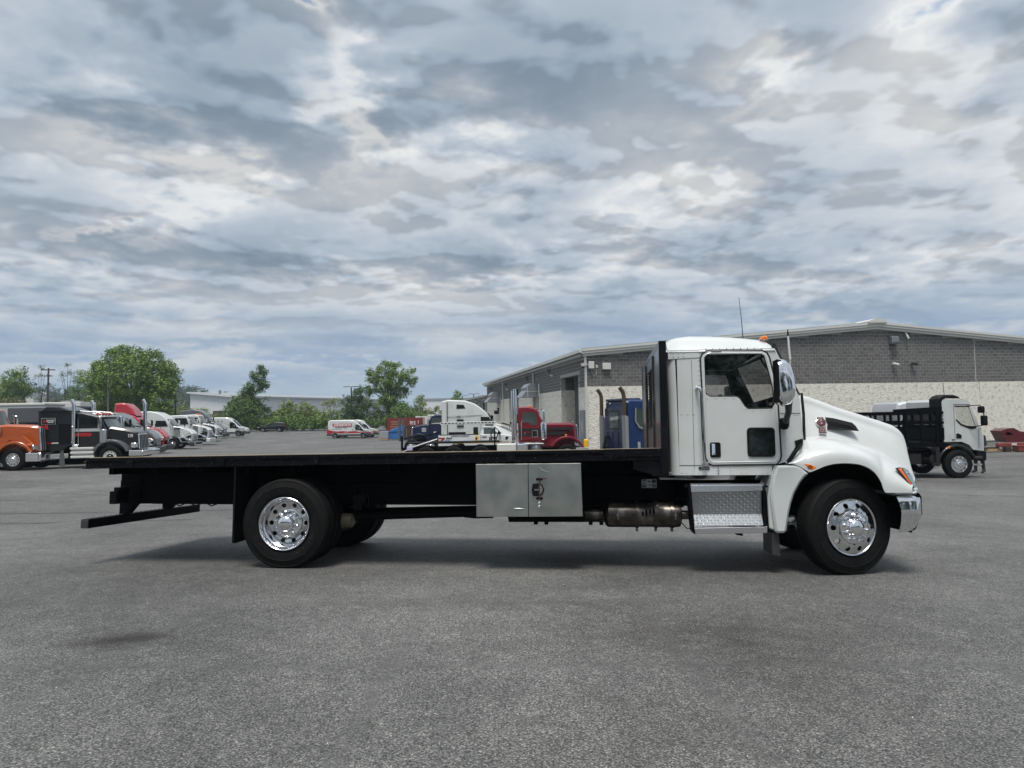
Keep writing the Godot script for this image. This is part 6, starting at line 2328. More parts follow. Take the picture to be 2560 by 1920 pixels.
	v = vehicle("parked_tractor", "dark day cab with curved black roof deflector behind the orange truck", "truck", on_ground(-22.9, -36.8), 5.0, g)
	obj("cab", slab(pts([-3.2, 0.9, 0.0, 0.9, 0.0, 2.2, -0.3, 2.3, -3.2, 2.3]), zc, 1.05, 0.05), M.charcoal, v)
	obj("roof_deflector", slab(pts([-0.85, 2.15, 0.15, 2.25, 0.22, 2.95, 0.16, 3.05, 0.02, 3.06, -0.28, 2.92, -0.62, 2.62]), zc, 1.0, 0.03), M.black_paint, v)
	obj("sleeper", slab(pts([-3.2, 2.2, -0.75, 2.2, -0.75, 3.0, -0.9, 3.04, -3.2, 3.04]), zc, 1.05, 0.05), M.mid_grey, v)
	axle_wheels(v, -1.2, 2.4, true)
	put(v, "frame", M.black_steel, Vector3(-1.2, 0.8, zc), Vector3(4.0, 0.28, 0.9))
func centre_trucks() -> void:
	var zc := -1.2
	var crimson := mat("crimson", lin(0.17, 0.007, 0.016), 0.25, 0.0, 0.8)
	# ---- red day cab with three rear axles
	var v := vehicle("parked_tractor", "deep red long-nosed tractor truck with black stripes and three rear axles", "truck", on_ground(2.66, -35.0), 3.0)
	classic_tractor(v, crimson, {"hood": [-1.2, 2.02, -0.96, 2.07, 0.30, 2.04, 0.46, 1.98, 0.52, 1.85], "nose": 0.62, "hood_rear": -1.2, "hood_hw": 0.80, "taper": 0.76, "cab": [-2.36, 1.12, -1.08, 1.12, -1.12, 2.0, -1.40, 2.70, -1.60, 2.82, -1.86, 2.88, -2.30, 2.90, -2.38, 2.84],
		"door": [-2.26, 1.20, -1.36, 1.20, -1.36, 2.0, -1.46, 2.70, -2.24, 2.72], "win": [-2.17, 2.60, -1.50, 2.60, -1.44, 2.0, -1.70, 1.97, -1.85, 2.08, -2.18, 2.12], "ws": [-1.40, 2.68, -1.10, 2.02], "grille_top": 1.95, "lean": 0.06, "fender_r": 0.92, "fa0": 22.0, "fa1": 150.0, "bumper": [1.0, 0.62, 0.4],
		"tail": -8.1, "rear_axles": [-4.25, -5.6, -6.95], "mirror": [-1.14, 2.38, 0.6], "stacks": [[[Vector3(-2.1, 0.98, -0.14), Vector3(-2.36, 1.0, -0.14), Vector3(-2.5, 1.16, -0.14), Vector3(-2.53, 1.5, -0.14), Vector3(-2.53, 3.76, -0.14)], 0.082], [[Vector3(-2.53, 1.1, -2.26), Vector3(-2.53, 3.76, -2.26)], 0.082]]})
	v.position.y = -1.2
	plate(v, "black_stripe", M.letter_black, [-0.94, 1.70, 0.18, 1.70, 0.14, 1.60, 0.24, 1.60, 0.40, 1.84, -0.94, 1.84], -0.46, 0.05)
	plate(v, "black_stripe", M.letter_black, [-0.96, 1.45, -0.02, 1.47, 0.03, 1.63, -0.96, 1.62], -0.45, 0.05)
	for q in [[1.68, 1.82], [1.44, 1.60]]:
		plate(v, "black_stripe", M.letter_black, [-2.34, q[0], -1.12, q[0], -1.12, q[1], -2.34, q[1]], -0.158, 0.006)
	plate(v, "peep_trim", M.chrome, [-1.72, 1.38, -1.44, 1.38, -1.44, 1.72, -1.72, 1.72], -0.15, 0.006)
	plate(v, "peep_window", M.glass_dark, [-1.695, 1.405, -1.465, 1.405, -1.465, 1.695, -1.695, 1.695], -0.143, 0.006)
	plate(v, "door_handle", M.chrome, [-2.12, 1.48, -2.04, 1.48, -2.04, 1.62, -2.12, 1.62], -0.145, 0.006)
	plate(v, "door_trim", M.chrome, [-2.24, 1.235, -1.38, 1.235, -1.38, 1.26, -2.24, 1.26], -0.150, 0.006)
	pipe(v, "grab_handle", M.chrome, [Vector3(-2.24, 1.24, -0.1), Vector3(-2.24, 2.16, -0.1)], 0.018, 6)
	pipe(v, "air_cleaner", M.chrome, [Vector3(-1.14, 1.24, -0.2), Vector3(-1.14, 1.30, -0.2), Vector3(-1.14, 2.04, -0.2), Vector3(-1.14, 2.12, -0.2)], [0.10, 0.17, 0.17, 0.10], 16)
	for y in [1.5, 1.72, 1.9]:
		pipe(v, "cleaner_band", M.silver, [Vector3(-1.14, y, -0.2), Vector3(-1.14, y + 0.03, -0.2)], 0.178, 16)
	put(v, "rear_window", M.glass_mid, Vector3(-2.39, 2.3, zc), Vector3(0.02, 0.45, 1.3))
	put(v, "sun_visor", crimson, Vector3(-1.30, 2.76, zc), Vector3(0.28, 0.05, 1.8), 0.02)
	for k in 5:
		put(v, "cab_lamp", M.amber, Vector3(-1.7, 2.9, zc - 0.7 + k * 0.35), Vector3(0.14, 0.06, 0.08), 0.02)
	put(v, "hood_ornament", M.chrome, Vector3(0.42, 2.06, zc), Vector3(0.08, 0.1, 0.06), 0.02)
	put(v, "fender_lamp", M.amber, Vector3(-0.02, 1.44, -0.3), Vector3(0.1, 0.1, 0.06), 0.02)
	put(v, "white_tank", M.off_white, Vector3(-2.98, 0.84, -0.3), Vector3(0.95, 0.5, 0.5), 0.06)
	put(v, "fuel_step", M.chrome, Vector3(-1.85, 0.90, -0.25), Vector3(1.25, 0.34, 0.45), 0.05)
	put(v, "fuel_step", M.silver, Vector3(-1.6, 1.06, -0.12), Vector3(0.9, 0.05, 0.24), 0.015)
	pipe(v, "front_aerial", M.off_white, [Vector3(-1.30, 2.5, -0.05), Vector3(-1.36, 4.0, -0.05)], 0.012, 5)
	pipe(v, "front_aerial", M.off_white, [Vector3(-1.75, 2.88, -1.7), Vector3(-1.78, 3.9, -1.7)], 0.012, 5)
	put(v, "hose_stand", M.black_steel, Vector3(-3.55, 1.42, -0.5), Vector3(0.07, 0.95, 0.07))
	pipe(v, "air_hose", M.black_plastic, [Vector3(-3.55, 1.86, -0.5), Vector3(-3.66, 1.78, -0.45), Vector3(-3.74, 1.5, -0.45), Vector3(-3.5, 1.2, -0.5), Vector3(-3.35, 1.7, -0.5)], 0.03, 6)
	pipe(v, "tail_ramp", M.dull_metal, [Vector3(-8.03, 0.78, -0.1), Vector3(-7.6, 1.0, -0.1), Vector3(-6.36, 1.38, -0.1)], 0.04, 6)
	put(v, "deck_plate", M.black_steel, Vector3(-5.6, 1.18, zc), Vector3(4.6, 0.06, 1.6))
	put(v, "rag", mat("lilac", Color(0.72, 0.70, 0.80), 0.7), Vector3(-7.7, 0.95, -0.02), Vector3(0.28, 0.20, 0.06), 0.03)
	put(v, "rag", M.dull_white, Vector3(-7.66, 1.09, -0.03), Vector3(0.12, 0.14, 0.05), 0.02)
	# ---- white sleeper behind the pickup
	v = vehicle("parked_tractor", "white high-roof sleeper tractor truck numbered 616 behind the white pickup", "truck", on_ground(-0.7, -49.0), 0.0)
	v.position.y = -1.28
	aero_tractor(v, M.white_paint, [-4.21, 3.60, -3.77, 3.70, -2.59, 3.63, -1.97, 3.43, -1.5, 3.10, -1.10, 2.75], [-0.66, 2.08, 0.25, 1.80, 0.95, 1.52, 1.2, 1.2], [-1.51, 2.08, -0.78, 2.12, -0.92, 2.46, -1.51, 2.48], {"rear": false})
	axle_wheels(v, -5.0, 2.4, true)
	axle_wheels(v, -6.3, 2.4, true)
	both_sides(v, "upper_window", M.glass_dark, [-3.18, 3.07, -2.56, 3.08, -2.68, 3.33, -3.16, 3.36], zc, 0.99, 0.03)
	both_sides(v, "side_vent", M.glass_dark, [-3.17, 1.98, -2.68, 1.98, -2.68, 2.28, -2.72, 2.33, -3.13, 2.33, -3.17, 2.28], zc, 1.075)
	both_sides(v, "lower_vent", M.glass_dark, [-3.17, 1.80, -2.68, 1.80, -2.68, 1.88, -3.17, 1.88], zc, 1.075)
	both_sides(v, "skirt_grille", M.black_plastic, [-3.74, 1.26, -2.56, 1.26, -2.56, 1.46, -3.74, 1.46], zc, 1.075)
	both_sides(v, "gap_seal", M.black_plastic, [-3.84, 1.3, -3.80, 1.3, -3.80, 3.55, -3.84, 3.55], zc, 1.06, 0.05)
	both_sides(v, "body_seam", M.trim_grey, [-3.8, 2.62, -1.4, 2.62, -1.4, 2.645, -3.8, 2.645], zc, 1.07)
	lettering("fleet_number", "616", 0.11, M.letter_black, v, Transform3D(Basis.IDENTITY, Vector3(-3.05, 2.52, -0.11)), 0.02)
	put(v, "mud_flap", M.black_plastic, Vector3(-7.0, 0.75, -0.35), Vector3(0.06, 1.0, 0.66), 0.01)
	for z in [-0.25, -2.1]:
		pipe(v, "load_post", M.mid_grey, [Vector3(-7.15, 0.9, z), Vector3(-7.15, 2.45, z)], 0.085, 8)
	put(v, "camera_arm", M.black_plastic, Vector3(-0.42, 2.78, -0.6), Vector3(0.34, 0.26, 0.3), 0.06)
	put(v, "camera_arm", M.black_plastic, Vector3(-0.30, 2.98, -0.6), Vector3(0.12, 0.24, 0.12), 0.03)
	pipe(v, "wiper", M.black_plastic, [Vector3(-0.1, 2.05, -0.3), Vector3(0.5, 1.86, -0.3)], 0.05, 6)
	pipe(v, "fifth_wheel_ramp", M.black_steel, [Vector3(-6.9, 1.05, -0.6), Vector3(-6.0, 1.22, -0.6), Vector3(-5.2, 1.25, -0.6), Vector3(-4.4, 1.5, -0.6)], 0.05, 6)
	# ---- pickup with ladder rack
	v = vehicle("pickup_truck", "white pickup truck with white ladder rack and decals behind the red truck's frame", "pickup", on_ground(-3.47, -45.0), 0.0, "", false, 2.0)
	zc = -1.0
	var low := [-1.28, 0.62, -1.26, 1.38, 1.36, 1.40, 1.36, 1.44, 2.66, 1.42, 3.1, 1.36, 4.3, 1.26, 4.52, 1.1, 4.56, 0.55, 4.3, 0.45]
	for w in [3.72, 0.0]:
		low.append_array([w + 0.52, 0.45])
		for i in 7:
			var a := deg_to_rad(lerpf(10, 170, i / 6.0))
			low.append_array([w + cos(a) * 0.50, 0.44 + sin(a) * 0.50])
		low.append_array([w - 0.52, 0.5])
	obj("body", slab(pts(low), zc, 0.98, 0.06, tumble(zc, 1.0, 1.45, 0.95)), M.white_paint, v, 30.0)
	obj("cab", slab(pts([1.36, 1.38, 1.44, 1.84, 1.62, 1.92, 2.10, 1.91, 2.30, 1.83, 2.72, 1.40]), zc, 0.90, 0.06, tumble(zc, 1.4, 1.95, 0.82)), M.white_paint, v, 30.0)
	for s in [1.0, -1.0]:
		var b := B.new()
		b.prism(pts([1.62, 1.42, 1.62, 1.79, 2.12, 1.80, 2.55, 1.42]), -0.01, 0.01)
		b.warp(func(p: Vector3) -> Vector3: return Vector3(p.x, p.y, zc + s * (0.905 - (p.y - 1.4) * 0.30 + p.z)))
		obj("side_window", b, M.glass_mid, v, 0.0)
	windscreen(v, zc, 0.72, 2.24, 1.84, 2.66, 1.44, M.glass_mid, 0.08)
	axle_wheels(v, 0.0, 2.0, false, 0.40, 0.26)
	axle_wheels(v, 3.72, 2.0, false, 0.40, 0.26)
	both_sides(v, "wheel_arch_lip", M.trim_grey, [-0.56, 0.55, -0.40, 0.90, 0, 1.04, 0.40, 0.90, 0.56, 0.55, 0.50, 0.55, 0.36, 0.85, 0, 0.98, -0.36, 0.85, -0.50, 0.55], zc, 0.985, 0.012)
	both_sides(v, "tail_lamp", M.red_lens, [-1.25, 0.92, -1.06, 0.95, -0.84, 1.22, -1.24, 1.24], zc, 0.955, 0.03)
	both_sides(v, "tail_lamp_clear", M.off_white, [-1.22, 1.05, -1.08, 1.06, -1.04, 1.14, -1.22, 1.14], zc, 0.985, 0.008)
	both_sides(v, "door_seam", M.seal, [1.42, 0.6, 1.435, 0.6, 1.435, 1.4, 1.42, 1.4], zc, 0.97, 0.012)
	both_sides(v, "door_handle", M.black_plastic, [1.52, 1.22, 1.80, 1.22, 1.80, 1.26, 1.52, 1.26], zc, 0.965, 0.02)
	both_sides(v, "gold_stripe", M.yellow, [-0.2, 0.86, 3.2, 0.86, 3.2, 0.88, -0.2, 0.88], zc, 0.98, 0.006)
	both_sides(v, "gold_stripe", M.letter_black, [-0.2, 0.90, 3.2, 0.90, 3.2, 0.92, -0.2, 0.92], zc, 0.98, 0.006)
	both_sides(v, "fender_vent", M.black_plastic, [2.98, 1.06, 3.10, 1.04, 3.18, 1.24, 3.0, 1.22], zc, 0.96, 0.03)
	put(v, "mirror", M.black_plastic, Vector3(2.62, 1.46, 0.1), Vector3(0.16, 0.18, 0.22), 0.05)
	put(v, "bed_rail", M.black_plastic, Vector3(0.05, 1.415, -0.09), Vector3(2.5, 0.03, 0.06))
	lettering("bed_lettering", "Commercial & Residential", 0.10, M.mid_grey, v, Transform3D(Basis.IDENTITY, Vector3(0.12, 1.32, -0.05)), 0.02, "Droid Sans", true, 1.15)
	lettering("trim_badge", "4x4", 0.09, M.charcoal, v, Transform3D(Basis.IDENTITY, Vector3(-0.58, 1.20, -0.03)), 0.02, "Droid Sans", true, 0.36)
	lettering("door_number", "BZ", 0.30, M.letter_black, v, Transform3D(Basis.IDENTITY, Vector3(2.18, 1.06, -0.02)), 0.02)
	for k in 5:
		plate(v, "blue_flower_decal", M.dumpster_blue, [-0.86 + k * 0.08, 0.96 - 0.05 * (k % 2), -0.80 + k * 0.08, 0.96 - 0.05 * (k % 2), -0.80 + k * 0.08, 1.05 + 0.05 * (k % 2), -0.86 + k * 0.08, 1.05 + 0.05 * (k % 2)], -0.01, 0.006)
	plate(v, "bee_decal", M.yellow, [1.02, 1.02, 1.24, 1.0, 1.28, 1.26, 1.16, 1.36, 1.06, 1.22], -0.025, 0.01)
	plate(v, "bee_decal_mark", M.letter_black, [1.08, 1.08, 1.20, 1.06, 1.20, 1.22, 1.12, 1.24], -0.012, 0.006)
	var rk := base("ladder_rack", v)
	for z in [-0.12, -1.88]:
		for x in [-1.0, 1.34]:
			put(rk, "post", M.white_paint, Vector3(x, 1.76, z), Vector3(0.12, 0.72, 0.08), 0.015)
		put(rk, "rail", M.white_paint, Vector3(0.62, 2.13, z), Vector3(3.5, 0.16, 0.06), 0.01)
		put(rk, "end_bar", M.off_white, Vector3(2.7, 2.145, z), Vector3(0.8, 0.03, 0.05))
		put(rk, "end_bar", M.off_white, Vector3(-1.4, 2.145, z), Vector3(0.55, 0.03, 0.05))
	for k in 15:
		put(rk, "slot", M.black_plastic, Vector3(-1.0 + k * 0.225 + (0.08 if k > 6 else 0.0), 2.14, -0.088), Vector3(0.13, 0.06, 0.006))
	for x in [-1.0, 1.34]:
		put(rk, "cross_bar", M.off_white, Vector3(x, 2.09, zc), Vector3(0.08, 0.06, 1.7))
	put(v, "toolbox", M.charcoal, Vector3(1.1, 1.62, -0.55), Vector3(0.3, 0.5, 0.5), 0.03)
	put(v, "beacon", M.charcoal, Vector3(1.95, 1.98, zc), Vector3(0.5, 0.1, 0.9), 0.03)
	# ---- blue tractor facing left
	zc = -1.2
	v = vehicle("parked_tractor", "dark blue tractor truck facing left behind the white sleeper's chassis", "truck", on_ground(-6.91, -52.0), 0.0, "", true)
	classic_tractor(v, M.navy, {"hood": [-0.75, 2.06, -0.55, 2.06, -0.05, 2.0, 0.45, 1.86, 0.52, 1.76], "nose": 0.55, "hood_rear": -0.75, "taper": 0.8, "cab": [-2.6, 0.95, -0.65, 0.95, -0.62, 2.04, -0.95, 2.62, -1.2, 2.74, -2.6, 2.76], "door": [-1.75, 1.05, -0.85, 1.05, -0.85, 2.0, -1.0, 2.55, -1.75, 2.58], "win": [-1.7, 2.02, -0.86, 2.02, -1.02, 2.5, -1.7, 2.52], "ws": [-0.95, 2.62, -0.62, 2.06], "grille_top": 1.86, "bumper": [0.9, 0.6, 0.3], "tail": -6.0, "rear_axles": [-4.6], "mirror": [-0.72, 2.2, 0.5], "fender_r": 0.9})
	put(v, "sun_visor", M.off_white, Vector3(-0.9, 2.68, zc), Vector3(0.5, 0.12, 1.9), 0.04)
	put(v, "air_intake", M.chrome, Vector3(-0.35, 1.62, -0.55), Vector3(0.34, 0.3, 0.1), 0.02)
	put(v, "air_intake", M.chrome, Vector3(-0.35, 1.62, -1.85), Vector3(0.34, 0.3, 0.1), 0.02)
	put(v, "door_decal", M.letter_white, Vector3(-1.2, 1.45, -2.24), Vector3(0.2, 0.16, 0.02), 0.05)
	# ---- blue tractor close behind the headboard
	v = vehicle("parked_tractor", "blue day-cab tractor truck seen from behind, between headboard and warehouse corner", "truck", on_ground(5.04, -26.0), 15.0)
	obj("cab", slab(pts([-0.86, 0.75, 1.1, 0.75, 1.3, 1.9, 0.95, 2.7, 0.6, 2.96, -0.70, 2.98, -0.86, 2.90]), zc, 1.04, 0.07, tumble(zc, 2.1, 3.0, 0.93)), M.blue, v, 30.0)
	obj("hood", slab(pts([1.1, 0.75, 3.0, 0.7, 3.05, 1.6, 2.8, 1.75, 1.1, 2.0]), zc, 0.9, 0.08), M.blue, v)
	put(v, "rear_panel", M.navy, Vector3(-0.875, 1.72, zc), Vector3(0.03, 1.9, 1.96), 0.01)
	put(v, "rear_window", M.glass_mid, Vector3(-0.895, 2.22, zc - 0.05), Vector3(0.02, 0.62, 0.82), 0.004)
	put(v, "rear_window_seal", M.seal, Vector3(-0.892, 2.22, zc - 0.05), Vector3(0.016, 0.70, 0.90), 0.004)
	for k in 4:
		put(v, "pressed_rib", M.navy, Vector3(-0.90, 1.45, zc - 0.75 + k * 0.5), Vector3(0.03, 0.7, 0.08), 0.01)
	put(v, "roof_step", M.navy, Vector3(-0.55, 2.98, zc), Vector3(0.7, 0.1, 1.7), 0.03)
	for z in [-0.12, -2.28]:
		pipe(v, "exhaust_stack", M.dull_metal, [Vector3(-0.98, 0.6, z), Vector3(-0.98, 2.4, z)], 0.10, 12)
		pipe(v, "exhaust_tip", mat("heated_steel", Color(0.42, 0.36, 0.30), 0.4, 0.8), [Vector3(-0.98, 2.4, z), Vector3(-0.98, 3.1, z), Vector3(-1.02, 3.26, z), Vector3(-1.14, 3.42, z)], 0.075, 12)
		put(v, "stack_guard", M.silver, Vector3(-0.93, 1.5, z + 0.1), Vector3(0.12, 1.7, 0.03), 0.01)
	var hb := B.new()
	for j in 20:
		for i in 3:
			hb.box(Vector3(-0.96 + i * 0.035, 0.75 + j * 0.08, -0.012), Vector3(0.018, 0.045, 0.012))
	var gh := obj("guard_hole", hb, M.black_plastic, v, 0.0)
	gh.set_meta("kind", "stuff")
	both_sides(v, "side_window", M.glass_mid, [-0.48, 2.62, -0.50, 2.2, -0.36, 1.98, 0.2, 1.78, 0.9, 1.78, 0.75, 2.62], zc, 1.03, 0.02)
	both_sides(v, "window_trim", M.silver, [-0.53, 2.66, -0.55, 2.18, -0.40, 1.93, 0.2, 1.72, 0.2, 1.80, -0.36, 1.98, -0.50, 2.2, -0.48, 2.66], zc, 1.035, 0.02)
	both_sides(v, "door_handle", M.chrome, [-0.47, 1.18, -0.36, 1.18, -0.36, 1.42, -0.47, 1.42], zc, 1.05, 0.01)
	both_sides(v, "door_decal", M.off_white, [-0.56, 0.95, -0.42, 0.95, -0.42, 1.01, -0.56, 1.01], zc, 1.05, 0.006)
	for y in [2.72, 2.86]:
		put(v, "marker_tape", M.off_white, Vector3(-0.9, y, -0.35 - (y - 2.72) * 9.0), Vector3(0.02, 0.05, 0.16))
	pipe(v, "air_hose", M.black_plastic, [Vector3(-0.95, 1.6, -1.95), Vector3(-1.1, 1.1, -1.9), Vector3(-1.15, 0.75, -1.9), Vector3(-1.0, 1.2, -1.85)], 0.05, 6)
	pipe(v, "air_hose", M.red_lens, [Vector3(-0.95, 1.2, -2.0), Vector3(-1.2, 0.85, -2.05), Vector3(-1.35, 0.5, -2.1)], 0.03, 6)
	axle_wheels(v, 2.0)
	axle_wheels(v, -2.4, 2.4, true)
	chassis(v, -3.6, 2.0, zc)
	side_mirrors(v, 1.25, 2.1, zc, 1.04, M.black_plastic)


func van(v: Node3D, branded: bool) -> void:
	var zc := -1.03
	var p := [-1.10, 0.42, -1.02, 1.1, -0.94, 2.32, -0.80, 2.45, -0.5, 2.50, 2.2, 2.49, 2.55, 2.42, 3.1, 2.06, 3.85, 1.30, 4.5, 1.12, 4.80, 0.92, 4.90, 0.42]
	for w in [3.82, 0.0]:
		p.append_array([w + 0.42, 0.34])
		for i in 7:
			var a := deg_to_rad(lerpf(10, 170, i / 6.0))
			p.append_array([w + cos(a) * 0.40, 0.36 + sin(a) * 0.40])
		p.append_array([w - 0.42, 0.34])
	var shape := func(q: Vector3) -> Vector3:
		var k := lerpf(1.0, 0.86, smoothstep(1.1, 2.5, q.y)) * lerpf(1.0, 0.80, smoothstep(3.7, 4.95, q.x))
		return Vector3(q.x, q.y, zc + (q.z - zc) * k)
	obj("body", slab(pts(p), zc, 1.02, 0.09, shape), M.white_paint, v, 34.0)
	var lay := func(called: String, m: Material, q: Array, out: float) -> void:
		for s in [1.0, -1.0]:
			var b := B.new()
			b.prism(pts(q), 1.02 + out - 0.02, 1.02 + out)
			if s < 0:
				b.warp(func(u: Vector3) -> Vector3: return Vector3(u.x, u.y, -u.z))
			b.warp(func(u: Vector3) -> Vector3: return Vector3(u.x, u.y, u.z + zc))
			b.warp(shape)
			obj(called, b, m, v, 0.0)
	lay.call("side_window", M.glass_dark, [2.74, 1.12, 2.76, 1.84, 3.02, 1.88, 3.34, 1.76, 3.90, 1.06], 0.006)
	lay.call("side_trim", M.grey_plastic, [-1.08, 0.42, -1.05, 0.66, -0.42, 0.66, -0.44, 0.36], 0.008)
	lay.call("side_trim", M.grey_plastic, [0.44, 0.34, 0.42, 0.58, 3.40, 0.58, 3.38, 0.34], 0.008)
	lay.call("side_trim", M.grey_plastic, [4.24, 0.34, 4.22, 0.66, 4.86, 0.66, 4.89, 0.42], 0.008)
	lay.call("tail_lamp", M.red_lens, [-1.0, 1.12, -0.97, 1.60, -0.88, 1.60, -0.90, 1.12], 0.008)
	lay.call("headlight", M.clear_lens, [4.30, 0.98, 4.22, 1.12, 4.50, 1.10, 4.74, 0.92], 0.010)
	lay.call("door_line", M.seal, [0.95, 0.66, 0.965, 0.66, 0.965, 2.3, 0.95, 2.3], 0.003)
	lay.call("door_line", M.seal, [2.62, 0.66, 2.635, 0.66, 2.635, 2.2, 2.62, 2.2], 0.003)
	lay.call("slide_rail", M.trim_dim, [-0.6, 1.30, 0.9, 1.30, 0.9, 1.33, -0.6, 1.33], 0.005)
	lay.call("door_handle", M.black_plastic, [2.30, 1.16, 2.52, 1.16, 2.52, 1.22, 2.30, 1.22], 0.02)
	windscreen(v, zc, 0.72, 2.98, 2.14, 3.86, 1.32, M.glass_dark, 0.14)
	for x in [0.0, 3.82]:
		axle_wheels(v, x, 2.06, false, 0.345, 0.22, "silver")
	put(v, "front_bumper", M.grey_plastic, Vector3(4.82, 0.46, zc), Vector3(0.3, 0.30, 1.5), 0.08)
	put(v, "rear_bumper", M.grey_plastic, Vector3(-1.12, 0.48, zc), Vector3(0.16, 0.2, 1.8), 0.05)
	for z in [0.16, -2.22]:
		put(v, "mirror", M.black_plastic, Vector3(3.55, 1.34, z), Vector3(0.16, 0.34, 0.2), 0.05)
	if branded:
		lay.call("red_band", M.red, [-1.06, 0.68, -1.03, 1.38, -0.86, 1.22, -0.40, 1.06, 0.3, 0.98, 1.3, 1.02, 1.5, 0.96, 2.9, 0.98, 3.1, 0.92, 4.84, 0.84, 4.86, 0.70, 4.2, 0.70, 3.95, 0.84, 3.5, 0.78, 3.42, 0.70, 0.48, 0.70, 0.2, 0.84, -0.2, 0.84, -0.44, 0.68], 0.011)
		lay.call("sign_panel", M.red, [-0.02, 1.60, 2.28, 1.60, 2.28, 2.02, -0.02, 2.02], 0.008)
		var tilt := Basis(Vector3.RIGHT, -0.10)
		lettering("sign_lettering", "KENWORTH", 0.32, M.letter_white, v, Transform3D(tilt, Vector3(1.12, 1.81, -0.035)), 0.012, "Droid Sans", true, 2.05)
		lay.call("logo", M.red, [-0.30, 1.62, -0.16, 1.62, -0.14, 1.86, -0.12, 2.0, -0.23, 2.04, -0.34, 2.0, -0.32, 1.86], 0.008)
		lettering("sign_subline", "NORTHEAST GROUP", 0.085, M.letter_black, v, Transform3D(tilt, Vector3(0.85, 1.50, -0.005)), 0.012, "Droid Sans", true, 1.7)
		lettering("phone_lettering", "1 800 555", 0.08, M.letter_white, v, Transform3D(Basis.IDENTITY, Vector3(1.5, 0.87, 0.012)), 0.012, "Droid Sans", true, 0.7)
	else:
		lay.call("round_logo", M.red, [0.30, 1.80, 0.40, 1.70, 0.52, 1.72, 0.58, 1.84, 0.50, 1.95, 0.36, 1.94], 0.008)
		lettering("side_lettering", "SERVICE", 0.09, M.charcoal, v, Transform3D(Basis.IDENTITY, Vector3(0.9, 0.98, -0.005)), 0.012, "Droid Sans", true, 0.8)


func vans_and_cars() -> void:
	var v := vehicle("delivery_van", "white and red branded delivery van, nearer of the two beside the shrubs", "van", on_ground(-24.03, -96.0), 0.0, "branded delivery vans", false, 2.06)
	van(v, true)
	copy(v, "white and red branded delivery van, partly hidden behind the nearer one", Transform3D(Basis(Vector3.UP, 0.02), on_ground(-23.9, -99.8)))
	v = vehicle("delivery_van", "white delivery van at the right end of the row of white tractor trucks", "van", on_ground(-39.5, -92.0), 6.0, "", false, 2.06)
	van(v, false)
	# dark crossover by the hedge, facing left
	v = vehicle("parked_car", "black crossover car parked alone in front of the far hedge", "car", on_ground(-41.2, -122.0), 4.0, "", true, 1.9)
	v.position = on_ground(-39.6, -122.0)
	var zc := -0.95
	var p := [-1.02, 0.36, -1.0, 0.9, -0.88, 1.12, 2.3, 1.06, 3.2, 0.96, 3.62, 0.80, 3.66, 0.38]
	for w in [2.72, 0.0]:
		p.append_array([w + 0.42, 0.28])
		for i in 7:
			var a := deg_to_rad(lerpf(8, 172, i / 6.0))
			p.append_array([w + cos(a) * 0.40, 0.34 + sin(a) * 0.40])
		p.append_array([w - 0.42, 0.28])
	obj("body", slab(pts(p), zc, 0.93, 0.10, narrower(zc, 2.4, 3.7, 0.84)), M.black_paint, v, 34.0)
	obj("cabin", slab(pts([-0.92, 1.06, -0.72, 1.44, -0.4, 1.60, 0.5, 1.68, 1.2, 1.62, 2.25, 1.06]), zc, 0.84, 0.08, tumble(zc, 1.05, 1.7, 0.78)), M.black_paint, v, 34.0)
	for s in [1.0, -1.0]:
		for q in [[-0.62, 1.14, -0.40, 1.46, 0.26, 1.56, 0.26, 1.12], [0.32, 1.12, 0.32, 1.56, 0.98, 1.54, 1.12, 1.48, 1.8, 1.10]]:
			var b := B.new()
			b.prism(pts(q), -0.01, 0.01)
			b.warp(func(u: Vector3) -> Vector3: return Vector3(u.x, u.y, zc + s * (0.845 - (u.y - 1.05) * 0.26 + u.z)))
			obj("side_window", b, M.glass_dark, v, 0.0)
		var l := B.new()
		l.box(Vector3(-0.93, 1.02, zc + s * 0.78), Vector3(0.12, 0.16, 0.3), 0.03)
		obj("tail_lamp", l, M.red_lens, v)
		put(v, "headlight", M.clear_lens, Vector3(3.45, 0.82, zc + s * 0.66), Vector3(0.3, 0.12, 0.3), 0.03)
		put(v, "mirror", M.black_paint, Vector3(1.75, 1.14, zc + s * 0.98), Vector3(0.16, 0.14, 0.2), 0.04)
	windscreen(v, zc, 0.66, 1.22, 1.60, 2.2, 1.10, M.glass_mid, 0.1)
	put(v, "sill_trim", M.silver, Vector3(1.36, 0.42, zc), Vector3(1.7, 0.05, 1.88))
	put(v, "number_plate", M.off_white, Vector3(3.60, 0.5, zc), Vector3(0.04, 0.12, 0.4))
	axle_wheels(v, 0.0, 1.9, false, 0.36, 0.23, "silver")
	axle_wheels(v, 2.72, 1.9, false, 0.36, 0.23, "silver")


